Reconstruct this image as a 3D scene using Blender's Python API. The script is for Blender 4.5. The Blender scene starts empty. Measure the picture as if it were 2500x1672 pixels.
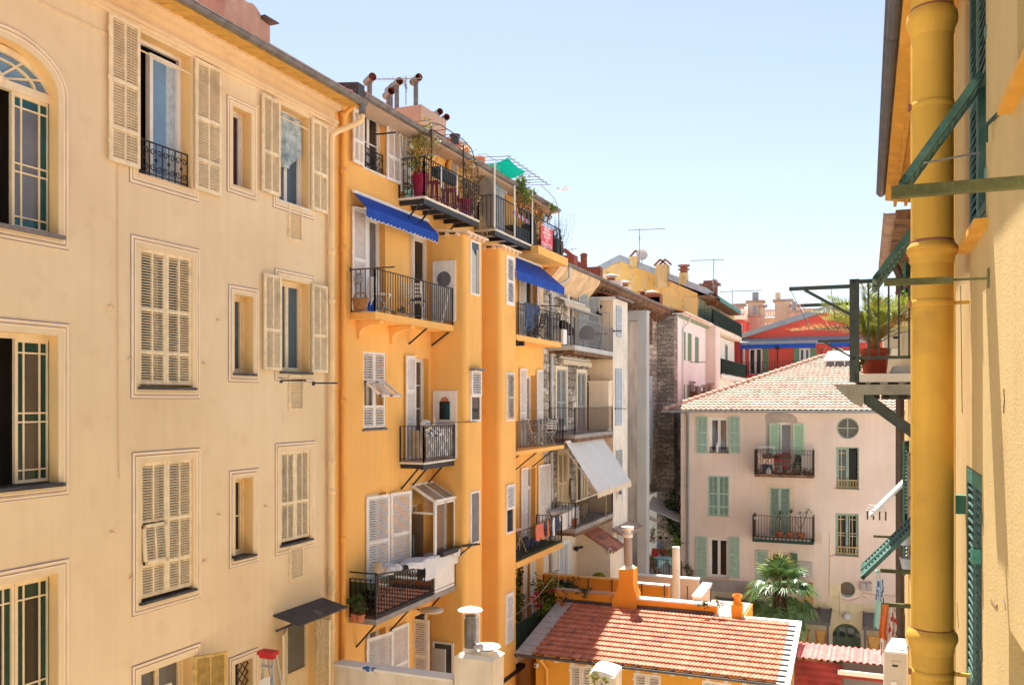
import bpy,math,random
from mathutils import Vector
random.seed(7)
C=bpy.context.scene.collection
SC=bpy.context.scene
R_=math.radians
H=13.0
TH=R_(22.34)
FPX,CX,CY=2180.0,1250.0,978.0
cam=bpy.data.cameras.new('camera');camo=bpy.data.objects.new('camera',cam);C.objects.link(camo)
cam.sensor_width=36.0;cam.lens=FPX/2500*36;cam.shift_y=142/2500
cam.clip_start=0.05;cam.clip_end=5000
camo.location=(0,0,H);camo.rotation_euler=(R_(90),0,TH)
SC.camera=camo
w=bpy.data.worlds.new('World');SC.world=w;w.use_nodes=True
nt=w.node_tree;bg=nt.nodes['Background']
sky=nt.nodes.new('ShaderNodeTexSky');sky.sky_type='NISHITA';sky.sun_disc=False
SUN=Vector((.22,-.42,-1.0)).normalized()
sky.sun_elevation=math.asin(-SUN.z);sky.sun_rotation=math.atan2(-SUN.x,-SUN.y)
sky.air_density=1.0;sky.dust_density=.5;sky.ozone_density=1.5;sky.altitude=20
hsv=nt.nodes.new('ShaderNodeHueSaturation');hsv.inputs['Saturation'].default_value=.72;hsv.inputs['Value'].default_value=1.0
nt.links.new(sky.outputs[0],hsv.inputs['Color']);nt.links.new(hsv.outputs[0],bg.inputs[0]);bg.inputs[1].default_value=0.063
sl=bpy.data.lights.new('sun','SUN');sl.energy=4.5;sl.angle=R_(.5);sl.color=(1,.95,.87)
so=bpy.data.objects.new('sun',sl);C.objects.link(so);so.location=(0,0,60)
so.rotation_euler=SUN.to_track_quat('-Z','Y').to_euler()
SC.view_settings.view_transform='Standard';SC.view_settings.look='None'
SC.view_settings.exposure=1.58;SC.view_settings.gamma=1;SC.view_settings.use_curve_mapping=False
SC.cycles.use_denoising=True;SC.cycles.max_bounces=8;SC.cycles.diffuse_bounces=5
SC.cycles.transparent_max_bounces=12;SC.cycles.sample_clamp_indirect=8
FW=Vector((-math.sin(TH),math.cos(TH),0));RT=Vector((math.cos(TH),math.sin(TH),0))
def ray(u,v):return FW+RT*((u-CX)/FPX)+Vector((0,0,-(v-CY)/FPX))
ZK={'1':(0,0,.36674),'2':(0,540,.36674),'3':(0,1080,.37752),'4':(740,100,.38261),'5':(780,420,.36993),
'6':(780,820,.36993),'7':(780,1150,.33298),'a1':(1240,560,.28066),'a2':(1240,900,.30605),
'a3':(1560,560,.26782),'a4':(1640,940,.30612),'a5':(1240,1320,.23881),'a6':(1700,1300,.23881),
'a7':(2000,0,.35714),'a8':(1900,560,.34443),'b1':(2000,1100,.3647),'b2':(1120,360,.21676),
'b3':(860,170,.19128),'b4':(1250,1100,.20408),'c2':(1560,1180,.153),'c3':(2130,480,.17857),
'c4':(2140,880,.26786),'c6':(1330,600,.10204),'s':(0,0,1),'d':(0,0,1.0664)}
def Q(k,x,y):
 a=ZK[k];return a[0]+x*a[2],a[1]+y*a[2]
class Fr:
 """A wall plane: s runs along it, n out of it, z up."""
 def __init__(f,o,sd,nd):
  f.o=Vector((o[0],o[1],0));f.sd=Vector((sd[0],sd[1],0));f.nd=Vector((nd[0],nd[1],0))
 def p(f,s,n,z):return f.o+f.sd*s+f.nd*n+Vector((0,0,z))
 def h(f,k,x,y,n=0.0):
  d=ray(*Q(k,x,y));t=(f.o+f.nd*n).dot(f.nd)/d.dot(f.nd)
  q=d*t;return(q-f.o).dot(f.sd),q.z
 def R(f,k,xl,yt,xr,yb,n=0.0):
  s0,z1=f.h(k,xl,yt,n);z0=f.h(k,xl,yb,n)[1];s1=f.h(k,xr,yt,n)[0]
  return s0,s1,z0,z1
def left(x):return Fr((x,0),(0,1),(1,0))
def front(y):return Fr((0,y),(1,0),(0,-1))
AR=R_(.70);CAR,SAR=math.cos(AR),math.sin(AR)
def rright(x):return Fr((x*CAR,x*SAR),(-SAR,CAR),(-CAR,-SAR))
def rfront(y):return Fr((-y*SAR,y*CAR),(CAR,SAR),(SAR,-CAR))
WORLD=Fr((0,0),(1,0),(0,1))
def on_plane_z(k,x,y,z):
 d=ray(*Q(k,x,y));return d*(z/d.z)
class MB:
 def __init__(b):b.v=[];b.f=[];b.m=[];b.sm=[];b.uv={}
 def face(b,pts,m=0,smooth=False,uv=None):
  i=len(b.v);b.v+=[Vector(p) for p in pts];b.f.append(list(range(i,i+len(pts))));b.m.append(m);b.sm.append(smooth)
  if uv:b.uv[len(b.f)-1]=uv
 def hexa(b,P,m=0):
  i=len(b.v);b.v+=[Vector(p) for p in P]
  for q in((3,2,1,0),(4,5,6,7),(0,1,5,4),(1,2,6,5),(2,3,7,6),(3,0,4,7)):
   b.f.append([i+k for k in q]);b.m.append(m);b.sm.append(False)
  return b
 def box(b,fr,s0,s1,n0,n1,z0,z1,m=0):
  P=[fr.p(s,n,z) for z in(z0,z1) for s,n in((s0,n0),(s1,n0),(s1,n1),(s0,n1))]
  return b.hexa(P,m)
 def bar(b,p,q,w,h=None,m=0,up=(0,0,1)):
  p,q=Vector(p),Vector(q);h=h or w;d=(q-p).normalized();u=Vector(up)
  if abs(d.dot(u))>.98:u=Vector((0,1,0))
  x=d.cross(u).normalized()*(w/2);y=x.cross(d).normalized()*(h/2)
  return b.hexa([p-x-y,p+x-y,p+x+y,p-x+y,q-x-y,q+x-y,q+x+y,q-x+y],m)
 def tube(b,pts,r,n=8,m=0,cap=True):
  pts=[Vector(p) for p in pts];rs=r if isinstance(r,(list,tuple)) else[r]*len(pts)
  i0=len(b.v);prev=None
  for k,p in enumerate(pts):
   d=(pts[min(k+1,len(pts)-1)]-pts[max(k-1,0)])
   d=d.normalized() if d.length>1e-9 else Vector((0,0,1))
   if prev is None:
    a=Vector((0,0,1)) if abs(d.z)<.9 else Vector((1,0,0));x=d.cross(a).normalized()
   else:
    x=prev-d*prev.dot(d);x=x.normalized() if x.length>1e-6 else d.orthogonal().normalized()
   prev=x;y=d.cross(x)
   for j in range(n):
    t=2*math.pi*j/n;b.v.append(p+x*(rs[k]*math.cos(t))+y*(rs[k]*math.sin(t)))
  for k in range(len(pts)-1):
   for j in range(n):
    a=i0+k*n;e=(j+1)%n
    b.f.append([a+j,a+e,a+n+e,a+n+j]);b.m.append(m);b.sm.append(n>5)
  if cap:
   b.face([b.v[i0+j] for j in range(n)][::-1],m);a=i0+(len(pts)-1)*n;b.face([b.v[a+j] for j in range(n)],m)
  return b
 def lathe(b,c,prof,n=16,m=0,cap=True):
  return b.tube([Vector(c)+Vector((0,0,z)) for r,z in prof],[max(r,1e-4) for r,z in prof],n,m,cap) if all(prof[i+1][1]>prof[i][1] for i in range(len(prof)-1)) else b._lathe(c,prof,n,m)
 def _lathe(b,c,prof,n,m):
  i0=len(b.v);c=Vector(c)
  for r,z in prof:
   for j in range(n):
    t=2*math.pi*j/n;b.v.append(c+Vector((r*math.cos(t),r*math.sin(t),z)))
  for k in range(len(prof)-1):
   for j in range(n):
    e=(j+1)%n;a=i0+k*n
    b.f.append([a+j,a+e,a+n+e,a+n+j]);b.m.append(m);b.sm.append(True)
  return b
 def prism(b,fr,poly,n0,n1,m=0,mside=None):
  A=[fr.p(s,n0,z) for s,z in poly];B=[fr.p(s,n1,z) for s,z in poly]
  b.face(B,m);b.face(A[::-1],m)
  for i in range(len(poly)):
   j=(i+1)%len(poly);b.face([A[i],A[j],B[j],B[i]],m if mside is None else mside)
  return b
 def column(b,fr,poly,z0,z1,m=0,smooth=False):
  A=[fr.p(s,n,z0) for s,n in poly];B=[fr.p(s,n,z1) for s,n in poly]
  b.face(B,m);b.face(A[::-1],m)
  for i in range(len(poly)):
   j=(i+1)%len(poly);b.face([A[i],A[j],B[j],B[i]],m,smooth)
  return b
 def ball(b,c,r,m=0,n=10,sq=(1,1,1)):
  c=Vector(c);i0=len(b.v);k=n//2
  for i in range(k+1):
   ph=math.pi*i/k
   for j in range(n):
    t=2*math.pi*j/n
    b.v.append(c+Vector((r*sq[0]*math.sin(ph)*math.cos(t),r*sq[1]*math.sin(ph)*math.sin(t),-r*sq[2]*math.cos(ph))))
  for i in range(k):
   for j in range(n):
    e=(j+1)%n;b.f.append([i0+i*n+j,i0+i*n+e,i0+(i+1)*n+e,i0+(i+1)*n+j]);b.m.append(m);b.sm.append(True)
  return b
 def make(b,name,mats,root):
  me=bpy.data.meshes.new(name);me.from_pydata([tuple(p-root) for p in b.v],[],b.f)
  mats=mats if isinstance(mats,(list,tuple)) else[mats]
  for mm in mats:me.materials.append(MT[mm])
  me.polygons.foreach_set('material_index',b.m);me.polygons.foreach_set('use_smooth',b.sm)
  if b.uv:
   L=me.uv_layers.new(name='UVMap')
   for fi,uv in b.uv.items():
    for li,q in zip(me.polygons[fi].loop_indices,uv):L.data[li].uv=q
  me.update();o=bpy.data.objects.new(name,me);C.objects.link(o);return o
ROOT={}
def tag(o,label,cat,group=None):
 o['label']=label;o['category']=cat
 if group:o['group']=group
def thing(name,label,cat,loc,group=None):
 o=bpy.data.objects.new(name,None);C.objects.link(o);o.empty_display_size=.2
 loc=Vector(loc);o.location=loc+Vector((0,0,H));ROOT[o.name]=loc;tag(o,label,cat,group);return o
def part(mb,name,mats,parent,label=None):
 r=ROOT[parent.name];o=mb.make(name,mats,r);o.parent=parent;ROOT[o.name]=r
 if label:o['label']=label
 return o
def base(mb):
 xs=[p.x for p in mb.v];ys=[p.y for p in mb.v];zs=[p.z for p in mb.v]
 return Vector(((min(xs)+max(xs))/2,(min(ys)+max(ys))/2,min(zs)))
def single(mb,name,mats,label,cat,group=None):
 r=base(mb);o=mb.make(name,mats,r);o.location=r+Vector((0,0,H));ROOT[o.name]=r;tag(o,label,cat,group);return o
def struct(mb,name,mats,kind='structure'):
 r=base(mb);o=mb.make(name,mats,r);o.location=r+Vector((0,0,H));ROOT[o.name]=r;o['kind']=kind;return o
MT={}
def M(name,c,r=.75,nz=(1.2,.12),st=0.0,stc=None,b=(40,.08),metal=0.0,spec=.35,sp=0.0,spc=(.1,.08,.06),c2=None,tr=0.0):
 m=bpy.data.materials.new(name);m.use_nodes=True;MT[name]=m;t=m.node_tree;N=t.nodes;L=t.links.new
 P=N['Principled BSDF'];P.inputs['Roughness'].default_value=r;P.inputs['Metallic'].default_value=metal
 P.inputs['Specular IOR Level'].default_value=spec
 tc=N.new('ShaderNodeTexCoord');co=tc.outputs['Object']
 def mix(a,bb,fac):
  x=N.new('ShaderNodeMix');x.data_type='RGBA'
  for s,q in((x.inputs[6],a),(x.inputs[7],bb)):
   if isinstance(q,tuple):s.default_value=q+(1,)
   else:L(q,s)
  if isinstance(fac,float):x.inputs[0].default_value=fac
  else:L(fac,x.inputs[0])
  return x.outputs[2]
 def noise(scale,det=4,sc=None,lo=.3,hi=.7):
  n=N.new('ShaderNodeTexNoise');n.inputs['Scale'].default_value=scale;n.inputs['Detail'].default_value=det
  if sc:
   mp=N.new('ShaderNodeMapping');mp.inputs['Scale'].default_value=sc;L(co,mp.inputs[0]);L(mp.outputs[0],n.inputs[0])
  else:L(co,n.inputs[0])
  g=N.new('ShaderNodeMapRange');g.inputs[1].default_value=lo;g.inputs[2].default_value=hi;L(n.outputs[0],g.inputs[0])
  return g.outputs[0]
 k=nz[1];lo=tuple(max(0,x*(1-k)) for x in c);hi=c2 or tuple(min(1,x*(1+k)) for x in c)
 col=mix(lo,hi,noise(nz[0]))
 if st:
  mm=N.new('ShaderNodeMath');mm.operation='MULTIPLY';mm.inputs[1].default_value=st
  L(noise(1.0,5,(5,5,.35),.45,.8),mm.inputs[0]);col=mix(col,stc or tuple(x*.45 for x in c),mm.outputs[0])
 if sp:
  mm=N.new('ShaderNodeMath');mm.operation='MULTIPLY';mm.inputs[1].default_value=sp
  L(noise(2.3,9,None,.56,.72),mm.inputs[0]);col=mix(col,spc,mm.outputs[0])
 L(col,P.inputs['Base Color'])
 if b:
  n=N.new('ShaderNodeTexNoise');n.inputs['Scale'].default_value=b[0];n.inputs['Detail'].default_value=5;L(co,n.inputs[0])
  bp=N.new('ShaderNodeBump');bp.inputs['Strength'].default_value=min(1,b[1]*3);bp.inputs['Distance'].default_value=.012;L(n.outputs[0],bp.inputs['Height']);L(bp.outputs[0],P.inputs['Normal'])
 if tr:
  td=N.new('ShaderNodeBsdfTranslucent');L(col,td.inputs[0]);ms=N.new('ShaderNodeMixShader');ms.inputs[0].default_value=tr
  L(P.outputs[0],ms.inputs[1]);L(td.outputs[0],ms.inputs[2]);L(ms.outputs[0],N['Material Output'].inputs[0])
 return m
def stone(name,c1,c2,mort,sc=(1,1),bs=1.0,light=None):
 m=bpy.data.materials.new(name);m.use_nodes=True;MT[name]=m;t=m.node_tree;N=t.nodes;L=t.links.new
 P=N['Principled BSDF'];P.inputs['Roughness'].default_value=.9;P.inputs['Specular IOR Level'].default_value=.2
 tc=N.new('ShaderNodeTexCoord');sx=N.new('ShaderNodeSeparateXYZ');L(tc.outputs['Object'],sx.inputs[0])
 ad=N.new('ShaderNodeMath');L(sx.outputs[0],ad.inputs[0]);L(sx.outputs[1],ad.inputs[1])
 cb=N.new('ShaderNodeCombineXYZ');L(ad.outputs[0],cb.inputs[0]);L(sx.outputs[2],cb.inputs[1])
 n0=N.new('ShaderNodeTexNoise');n0.inputs['Scale'].default_value=2.2;n0.inputs['Detail'].default_value=3;L(cb.outputs[0],n0.inputs[0])
 mx=N.new('ShaderNodeMix');mx.data_type='RGBA';mx.blend_type='LINEAR_LIGHT';mx.inputs[0].default_value=.16
 L(cb.outputs[0],mx.inputs[6]);L(n0.outputs['Color'],mx.inputs[7])
 br=N.new('ShaderNodeTexBrick');br.inputs['Scale'].default_value=1;br.inputs['Brick Width'].default_value=.52*sc[0];br.inputs['Row Height'].default_value=.27*sc[1]
 br.inputs['Mortar Size'].default_value=.022;br.inputs['Mortar Smooth'].default_value=.6
 br.inputs['Color1'].default_value=c1+(1,);br.inputs['Color2'].default_value=c2+(1,);br.inputs['Mortar'].default_value=mort+(1,)
 L(mx.outputs[2],br.inputs[0])
 n1=N.new('ShaderNodeTexNoise');n1.inputs['Scale'].default_value=9;n1.inputs['Detail'].default_value=8;n1.inputs['Roughness'].default_value=.7;L(cb.outputs[0],n1.inputs[0])
 g=N.new('ShaderNodeMapRange');g.inputs[1].default_value=.38;g.inputs[2].default_value=.66;g.inputs[3].default_value=.45;g.inputs[4].default_value=1.5;L(n1.outputs[0],g.inputs[0])
 mu=N.new('ShaderNodeMix');mu.data_type='RGBA';mu.blend_type='MULTIPLY';mu.inputs[0].default_value=1;L(br.outputs[0],mu.inputs[6]);L(g.outputs[0],mu.inputs[7])
 n2=N.new('ShaderNodeTexNoise');n2.inputs['Scale'].default_value=.6;n2.inputs['Detail'].default_value=5;L(cb.outputs[0],n2.inputs[0])
 g2=N.new('ShaderNodeMapRange');g2.inputs[1].default_value=.42;g2.inputs[2].default_value=.62;g2.inputs[3].default_value=.6;g2.inputs[4].default_value=1.15;L(n2.outputs[0],g2.inputs[0])
 m2=N.new('ShaderNodeMix');m2.data_type='RGBA';m2.blend_type='MULTIPLY';m2.inputs[0].default_value=1;L(mu.outputs[2],m2.inputs[6]);L(g2.outputs[0],m2.inputs[7])
 L(m2.outputs[2],P.inputs['Base Color'])
 sb=N.new('ShaderNodeMath');sb.operation='SUBTRACT';L(n1.outputs[0],sb.inputs[0]);L(br.outputs['Fac'],sb.inputs[1])
 bp=N.new('ShaderNodeBump');bp.inputs['Strength'].default_value=.9*bs;bp.inputs['Distance'].default_value=.05;L(sb.outputs[0],bp.inputs['Height']);L(bp.outputs[0],P.inputs['Normal'])
def tilemat(name,c1,c2,c3):
 m=bpy.data.materials.new(name);m.use_nodes=True;MT[name]=m;t=m.node_tree;N=t.nodes;L=t.links.new
 P=N['Principled BSDF'];P.inputs['Roughness'].default_value=.7;P.inputs['Specular IOR Level'].default_value=.25
 uv=N.new('ShaderNodeUVMap');fl=N.new('ShaderNodeVectorMath');fl.operation='FLOOR';L(uv.outputs[0],fl.inputs[0])
 wn=N.new('ShaderNodeTexWhiteNoise');wn.noise_dimensions='2D';L(fl.outputs[0],wn.inputs[0])
 cr=N.new('ShaderNodeValToRGB');L(wn.outputs[0],cr.inputs[0]);e=cr.color_ramp.elements
 e[0].color=c1+(1,);e[1].color=c2+(1,);e[1].position=.85;q=e.new(1.0);q.color=c3+(1,)
 tc=N.new('ShaderNodeTexCoord');n=N.new('ShaderNodeTexNoise');n.inputs['Scale'].default_value=2.5;n.inputs['Detail'].default_value=7;L(tc.outputs['Object'],n.inputs[0])
 g=N.new('ShaderNodeMapRange');g.inputs[1].default_value=.3;g.inputs[2].default_value=.7;g.inputs[3].default_value=.8;g.inputs[4].default_value=1.12;L(n.outputs[0],g.inputs[0])
 mu=N.new('ShaderNodeMix');mu.data_type='RGBA';mu.blend_type='MULTIPLY';mu.inputs[0].default_value=1;L(cr.outputs[0],mu.inputs[6]);L(g.outputs[0],mu.inputs[7]);L(mu.outputs[2],P.inputs['Base Color'])
def glassmat(name,c,r=.04,spec=.5):
 m=M(name,c,r,(2,.15),b=(3,.01),spec=spec);return m
def clearglass(name,tint,fac=.14):
 m=bpy.data.materials.new(name);m.use_nodes=True;MT[name]=m;t=m.node_tree;N=t.nodes;L=t.links.new
 N.remove(N['Principled BSDF']);a=N.new('ShaderNodeBsdfTransparent');a.inputs[0].default_value=tint+(1,)
 g=N.new('ShaderNodeBsdfGlossy');g.inputs['Roughness'].default_value=.03;lw=N.new('ShaderNodeLayerWeight');lw.inputs[0].default_value=.35
 ad=N.new('ShaderNodeMath');ad.inputs[1].default_value=fac;L(lw.outputs['Fresnel'],ad.inputs[0]);ms=N.new('ShaderNodeMixShader');L(ad.outputs[0],ms.inputs[0])
 L(a.outputs[0],ms.inputs[1]);L(g.outputs[0],ms.inputs[2]);L(ms.outputs[0],N['Material Output'].inputs[0])
M('pale_plaster',(.84,.645,.395),.85,(.4,.09),.16,(.55,.38,.2),(90,.12),sp=.22,spc=(.6,.42,.24),c2=(.88,.71,.46))
M('pale_reveal',(.82,.56,.25),.85,(1,.06))
M('pale_trim',(.9,.76,.54),.8,(3,.06));M('pale_tan',(.74,.54,.34),.8,(3,.06));M('trim_mauve',(.36,.27,.29),.8,(3,.1))
M('soffit',(.66,.38,.09),.85,(4,.15),b=(20,.2))
M('orange_plaster',(.88,.49,.14),.85,(.45,.09),.22,(.62,.28,.07),(90,.12),sp=.3,spc=(.74,.5,.25))
M('orange_reveal',(.84,.44,.11),.85,(1,.06))
M('orange_deep',(.8,.33,.04),.8,(.8,.08),.14,(.45,.16,.03),(70,.15))
M('cream_pipe',(.82,.6,.33),.5,(2,.08));M('orange_pipe',(.8,.4,.09),.5,(2,.08))
M('zinc',(.17,.16,.155),.5,(6,.3),metal=.25,b=(15,.1));M('zinc_light',(.5,.53,.55),.45,(5,.15),metal=.35,b=(8,.05))
M('shutter_cream',(.86,.72,.47),.6,(9,.1),.5,(.5,.4,.25),(60,.1),sp=.3,spc=(.3,.22,.12))
M('shutter_white',(.83,.79,.74),.6,(9,.07),.25,(.5,.45,.38),(60,.08),sp=.12,spc=(.3,.25,.2))
M('shutter_old',(.62,.52,.4),.7,(9,.2),.5,(.2,.15,.1),(60,.2),sp=.5,spc=(.1,.08,.06))
M('shutter_ochre',(.62,.42,.13),.7,(9,.2),.5,(.25,.15,.05),(60,.2),sp=.5,spc=(.1,.07,.03))
M('shutter_grey',(.4,.42,.42),.65,(9,.1),.3,b=(60,.1));M('shutter_blue',(.5,.56,.62),.65,(9,.1),.2)
M('shutter_mint',(.42,.56,.45),.65,(7,.1),.25,(.3,.4,.3));M('shutter_mint2',(.44,.64,.44),.6,(7,.08))
M('shutter_green',(.2,.36,.22),.65,(7,.1),.2)
M('bottle_green',(.035,.1,.075),.5,(9,.25),.5,(.16,.26,.22),(50,.12),sp=.4,spc=(.3,.4,.36))
M('bottle_green2',(.05,.2,.145),.5,(9,.2),.3,(.03,.1,.08),(50,.1))
M('white_paint',(.8,.78,.74),.45,(6,.05),.12,(.6,.55,.48));M('cream_paint',(.85,.7,.46),.5,(8,.07),.3,(.6,.42,.2))
M('iron',(.02,.021,.025),.5,(20,.3),spec=.4,b=(60,.15));M('iron_brown',(.12,.07,.05),.6,(20,.4),b=(60,.2));M('iron_green',(.02,.05,.038),.55,(20,.3),b=(60,.1))
M('iron_grey',(.28,.29,.3),.5,(20,.15));M('dark_green_steel',(.045,.055,.042),.5,(8,.25),b=(30,.08));M('mossy_steel',(.11,.11,.035),.7,(7,.5),b=(40,.2),sp=.5,spc=(.06,.04,.02))
glassmat('glass_dark',(.022,.024,.026));glassmat('glass_painted_sky2',(.06,.12,.18));glassmat('glass_painted_sky',(.16,.28,.42),.06);glassmat('glass_teal',(.005,.085,.1),.08);glassmat('glass_green',(.008,.05,.042),.1)  # the two blue panes have reflected sky painted into their base colour
glassmat('glass_grey',(.15,.15,.16),.1);glassmat('glass_brown',(.1,.075,.055),.12);glassmat('glass_frost',(.33,.27,.2),.25)
clearglass('glass_clear',(.75,.85,.9));clearglass('glass_green_clear',(.1,.19,.14),.06);clearglass('glass_box',(.82,.82,.8),.1);clearglass('net',(.8,.8,.78),.0)
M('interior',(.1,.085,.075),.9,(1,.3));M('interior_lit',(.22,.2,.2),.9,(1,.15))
M('curtain',(.7,.68,.63),.9,(5,.06),tr=.3);M('curtain_grey',(.25,.18,.2),.9,(3,.4));M('curtain_blue',(.2,.34,.42),.9,(5,.35),c2=(.6,.68,.68));M('purple_cloth',(.05,.025,.045),.9)
M('slate',(.045,.047,.055),.6,(6,.3),b=(20,.1),sp=.5,spc=(.25,.25,.25));M('stone_sill',(.2,.18,.17),.7,(9,.2));M('white_slab',(.75,.7,.62),.7,(5,.12),.2)
M('blue_canvas',(.008,.07,.42),.75,(3,.12),.15,(.005,.04,.25),(120,.05),tr=.15);M('blue_trim',(.01,.075,.4),.7)
M('white_canvas',(.93,.92,.9),.8,(2,.04),.12,(.7,.67,.64),tr=.35);M('cream_canvas',(.78,.66,.5),.8,(2,.06),tr=.2);M('grey_canvas',(.5,.46,.43),.8,(2,.1),.2)
M('green_net',(.0,.24,.17),.8,(8,.15),tr=.4)
M('terracotta',(.5,.17,.08),.75,(6,.15),b=(30,.1));M('terracotta_red',(.42,.07,.035),.6,(5,.12));M('flue_red',(.26,.075,.05),.7,(8,.2));M('rusty',(.25,.09,.05),.7,(9,.4))
M('magenta_plastic',(.33,.008,.06),.4,(4,.12));M('anthracite',(.04,.045,.055),.6,(9,.2));M('wicker',(.3,.13,.045),.8,(40,.4),b=(80,.4));M('wicker_dark',(.05,.04,.035),.8,(40,.4),b=(80,.4))
M('grey_shed',(.3,.31,.32),.7,(4,.15),.3);M('concrete',(.33,.3,.27),.9,(1.5,.2),.4,(.18,.15,.12),(30,.2));M('concrete_light',(.5,.5,.49),.85,(1,.08),.15,(.35,.34,.33),(30,.1))
M('chimney_plaster',(.45,.31,.24),.9,(2,.2),.35,(.25,.16,.12),(30,.2));M('beige_plaster',(.5,.37,.28),.9,(1.5,.1),.2,b=(50,.1))
M('cream_wall',(.82,.69,.53),.88,(.8,.07),.2,(.55,.42,.3),(60,.1));M('bay_wall',(.8,.73,.63),.88,(.8,.12),.4,(.4,.33,.26),(50,.15),sp=.35,spc=(.35,.3,.25));M('bay_side',(.8,.62,.44),.88,(1,.08),.2)
M('brown_plaster',(.42,.34,.27),.9,(.8,.25),.4,(.18,.14,.11),(40,.2));M('white_wall',(.79,.86,.88),.88,(.6,.06),.2,(.62,.55,.47),(60,.08));M('white_wall2',(.74,.7,.63),.88,(.8,.08),.3,(.5,.45,.38))
M('yellow_wall',(.7,.42,.1),.9,(.35,.25),.8,(.5,.42,.3),(40,.15),sp=.75,spc=(.3,.22,.1),c2=(.8,.55,.2));M('ochre_stained',(.56,.42,.2),.9,(1.2,.2),.6,(.2,.16,.07),(40,.15),sp=.6,spc=(.16,.14,.05))
M('pink_wall',(.77,.63,.54),.9,(.35,.13),.22,(.55,.4,.32),(50,.12),sp=.35,spc=(.75,.57,.4));M('pink_patch',(.72,.56,.43),.9,(2,.06));M('cement_patch',(.42,.36,.32),.9,(3,.15))
M('yellow_base',(.77,.67,.42),.9,(1,.1),.3,(.5,.38,.18));M('pink_grey',(.5,.45,.42),.9,(1,.15),.3)
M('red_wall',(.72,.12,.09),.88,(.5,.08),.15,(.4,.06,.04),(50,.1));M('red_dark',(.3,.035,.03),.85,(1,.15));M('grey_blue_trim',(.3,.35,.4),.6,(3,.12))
M('cream_block',(.66,.55,.39),.9,(1,.08),.2);M('pink_block',(.62,.38,.28),.9,(2,.1),.2)
M('ochre_house',(.78,.39,.055),.85,(.8,.08),.12,(.55,.24,.04),(60,.12));M('white_parapet',(.78,.7,.57),.85,(1.5,.12),.5,(.48,.38,.24),(50,.15));M('white_top',(.8,.77,.71),.8,(3,.08))
M('parapet_pink',(.76,.5,.34),.85,(1,.08))
M('right_wall',(.52,.365,.15),.88,(.6,.1),.3,(.4,.26,.09),(70,.12),sp=.4,spc=(.4,.26,.1));M('right_pipe',(.6,.33,.05),.68,(1.2,.16),.5,(.38,.18,.03),(25,.08),spec=.2,sp=.55,spc=(.3,.15,.04));M('right_soffit',(.62,.3,.04),.8,(4,.15),.2);M('right_wall_b',(.7,.45,.14),.88,(1,.1),.1)
M('brown_pipe',(.09,.065,.05),.5,(4,.2));M('lead',(.1,.1,.11),.5,(4,.2),metal=.3)
M('plastic_white',(.8,.79,.77),.45,(3,.03));M('ac_beige',(.62,.56,.47),.5,(3,.06));M('black_plastic',(.012,.012,.014),.5)
M('linen',(.82,.82,.83),.9,(4,.03),b=(12,.12),tr=.15);M('navy_cloth',(.02,.035,.08),.9,(9,.6),c2=(.09,.13,.22));M('coral_cloth',(.7,.2,.12),.9,(4,.15));M('orange_cloth',(.75,.2,.05),.9,(4,.1));M('blue_cloth',(.04,.14,.4),.9,(20,.5));M('mint_cloth',(.35,.6,.55),.9);M('check_cloth',(.78,.6,.52),.9,(14,.2),c2=(.8,.76,.7));M('red_cloth',(.5,.03,.03),.8);M('stripe_cloth',(.7,.68,.68),.9,(30,.3))
M('leaf',(.075,.13,.028),.55,(6,.4),b=None,tr=.3);M('leaf_light',(.2,.27,.035),.55,(6,.4),b=None,tr=.35);M('leaf_dry',(.38,.25,.08),.7,(6,.4),b=None,tr=.3);M('leaf_dark',(.02,.04,.014),.6,(6,.4),b=None,tr=.2);M('blossom',(.6,.03,.1),.7,(6,.3),b=None);M('blossom_pink',(.55,.2,.3),.7,b=None);M('twig',(.16,.11,.07),.9,b=None);M('dry_grass',(.55,.42,.24),.8,(8,.3),b=None,tr=.3)
M('palm_leaf',(.1,.18,.055),.33,(5,.3),b=None,spec=.5,tr=.25);M('palm_yellow',(.3,.33,.04),.5,(5,.4),b=None,tr=.35);M('palm_dry',(.4,.2,.06),.7,(5,.4),b=None,tr=.2);M('palm_trunk',(.09,.045,.03),.95,(14,.5),b=(30,.5))
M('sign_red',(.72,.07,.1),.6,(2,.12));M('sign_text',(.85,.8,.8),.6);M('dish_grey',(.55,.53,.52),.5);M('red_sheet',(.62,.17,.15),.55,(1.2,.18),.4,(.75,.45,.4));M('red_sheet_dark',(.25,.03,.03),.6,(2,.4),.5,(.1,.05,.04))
M('green_door',(.11,.17,.1),.7,(4,.15),.2);M('wood_orange',(.5,.27,.08),.7,(5,.2),.3);M('canopy_grey',(.16,.14,.13),.5,(3,.15));M('rubble',(.3,.28,.26),.9,(2,.25),b=(20,.3));M('paving',(.62,.58,.52),.9,(1.5,.2),b=(20,.2));M('asphalt',(.06,.06,.06),.9,(3,.2));M('beam_grey',(.3,.28,.22),.7,(6,.2),.4,(.15,.14,.08));M('feather',(.75,.76,.77),.8);M('skin',(.55,.33,.24),.6);M('hair',(.03,.02,.015),.7);M('shirt',(.25,.3,.42),.85)
M('rag_grey',(.45,.42,.38),.9,(10,.3));M('canvas_beige',(.45,.35,.25),.9,(3,.2));M('eave_wood',(.2,.11,.06),.9,(5,.5),.4,(.06,.04,.03),(30,.4),sp=.6,spc=(.04,.03,.02));M('eave_plaster',(.72,.5,.3),.9,(1.5,.25),.3,(.3,.2,.12),(40,.2))
M('light_globe',(.75,.74,.78),.4);M('cable',(.06,.055,.05),.7);M('mint_trim',(.3,.42,.33),.6,(6,.15))
stone('stone_wall',(.76,.68,.57),(.4,.35,.29),(.26,.22,.18));stone('stone_dark',(.58,.52,.46),(.34,.3,.27),(.36,.32,.27),(.95,.8),1.0)
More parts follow.
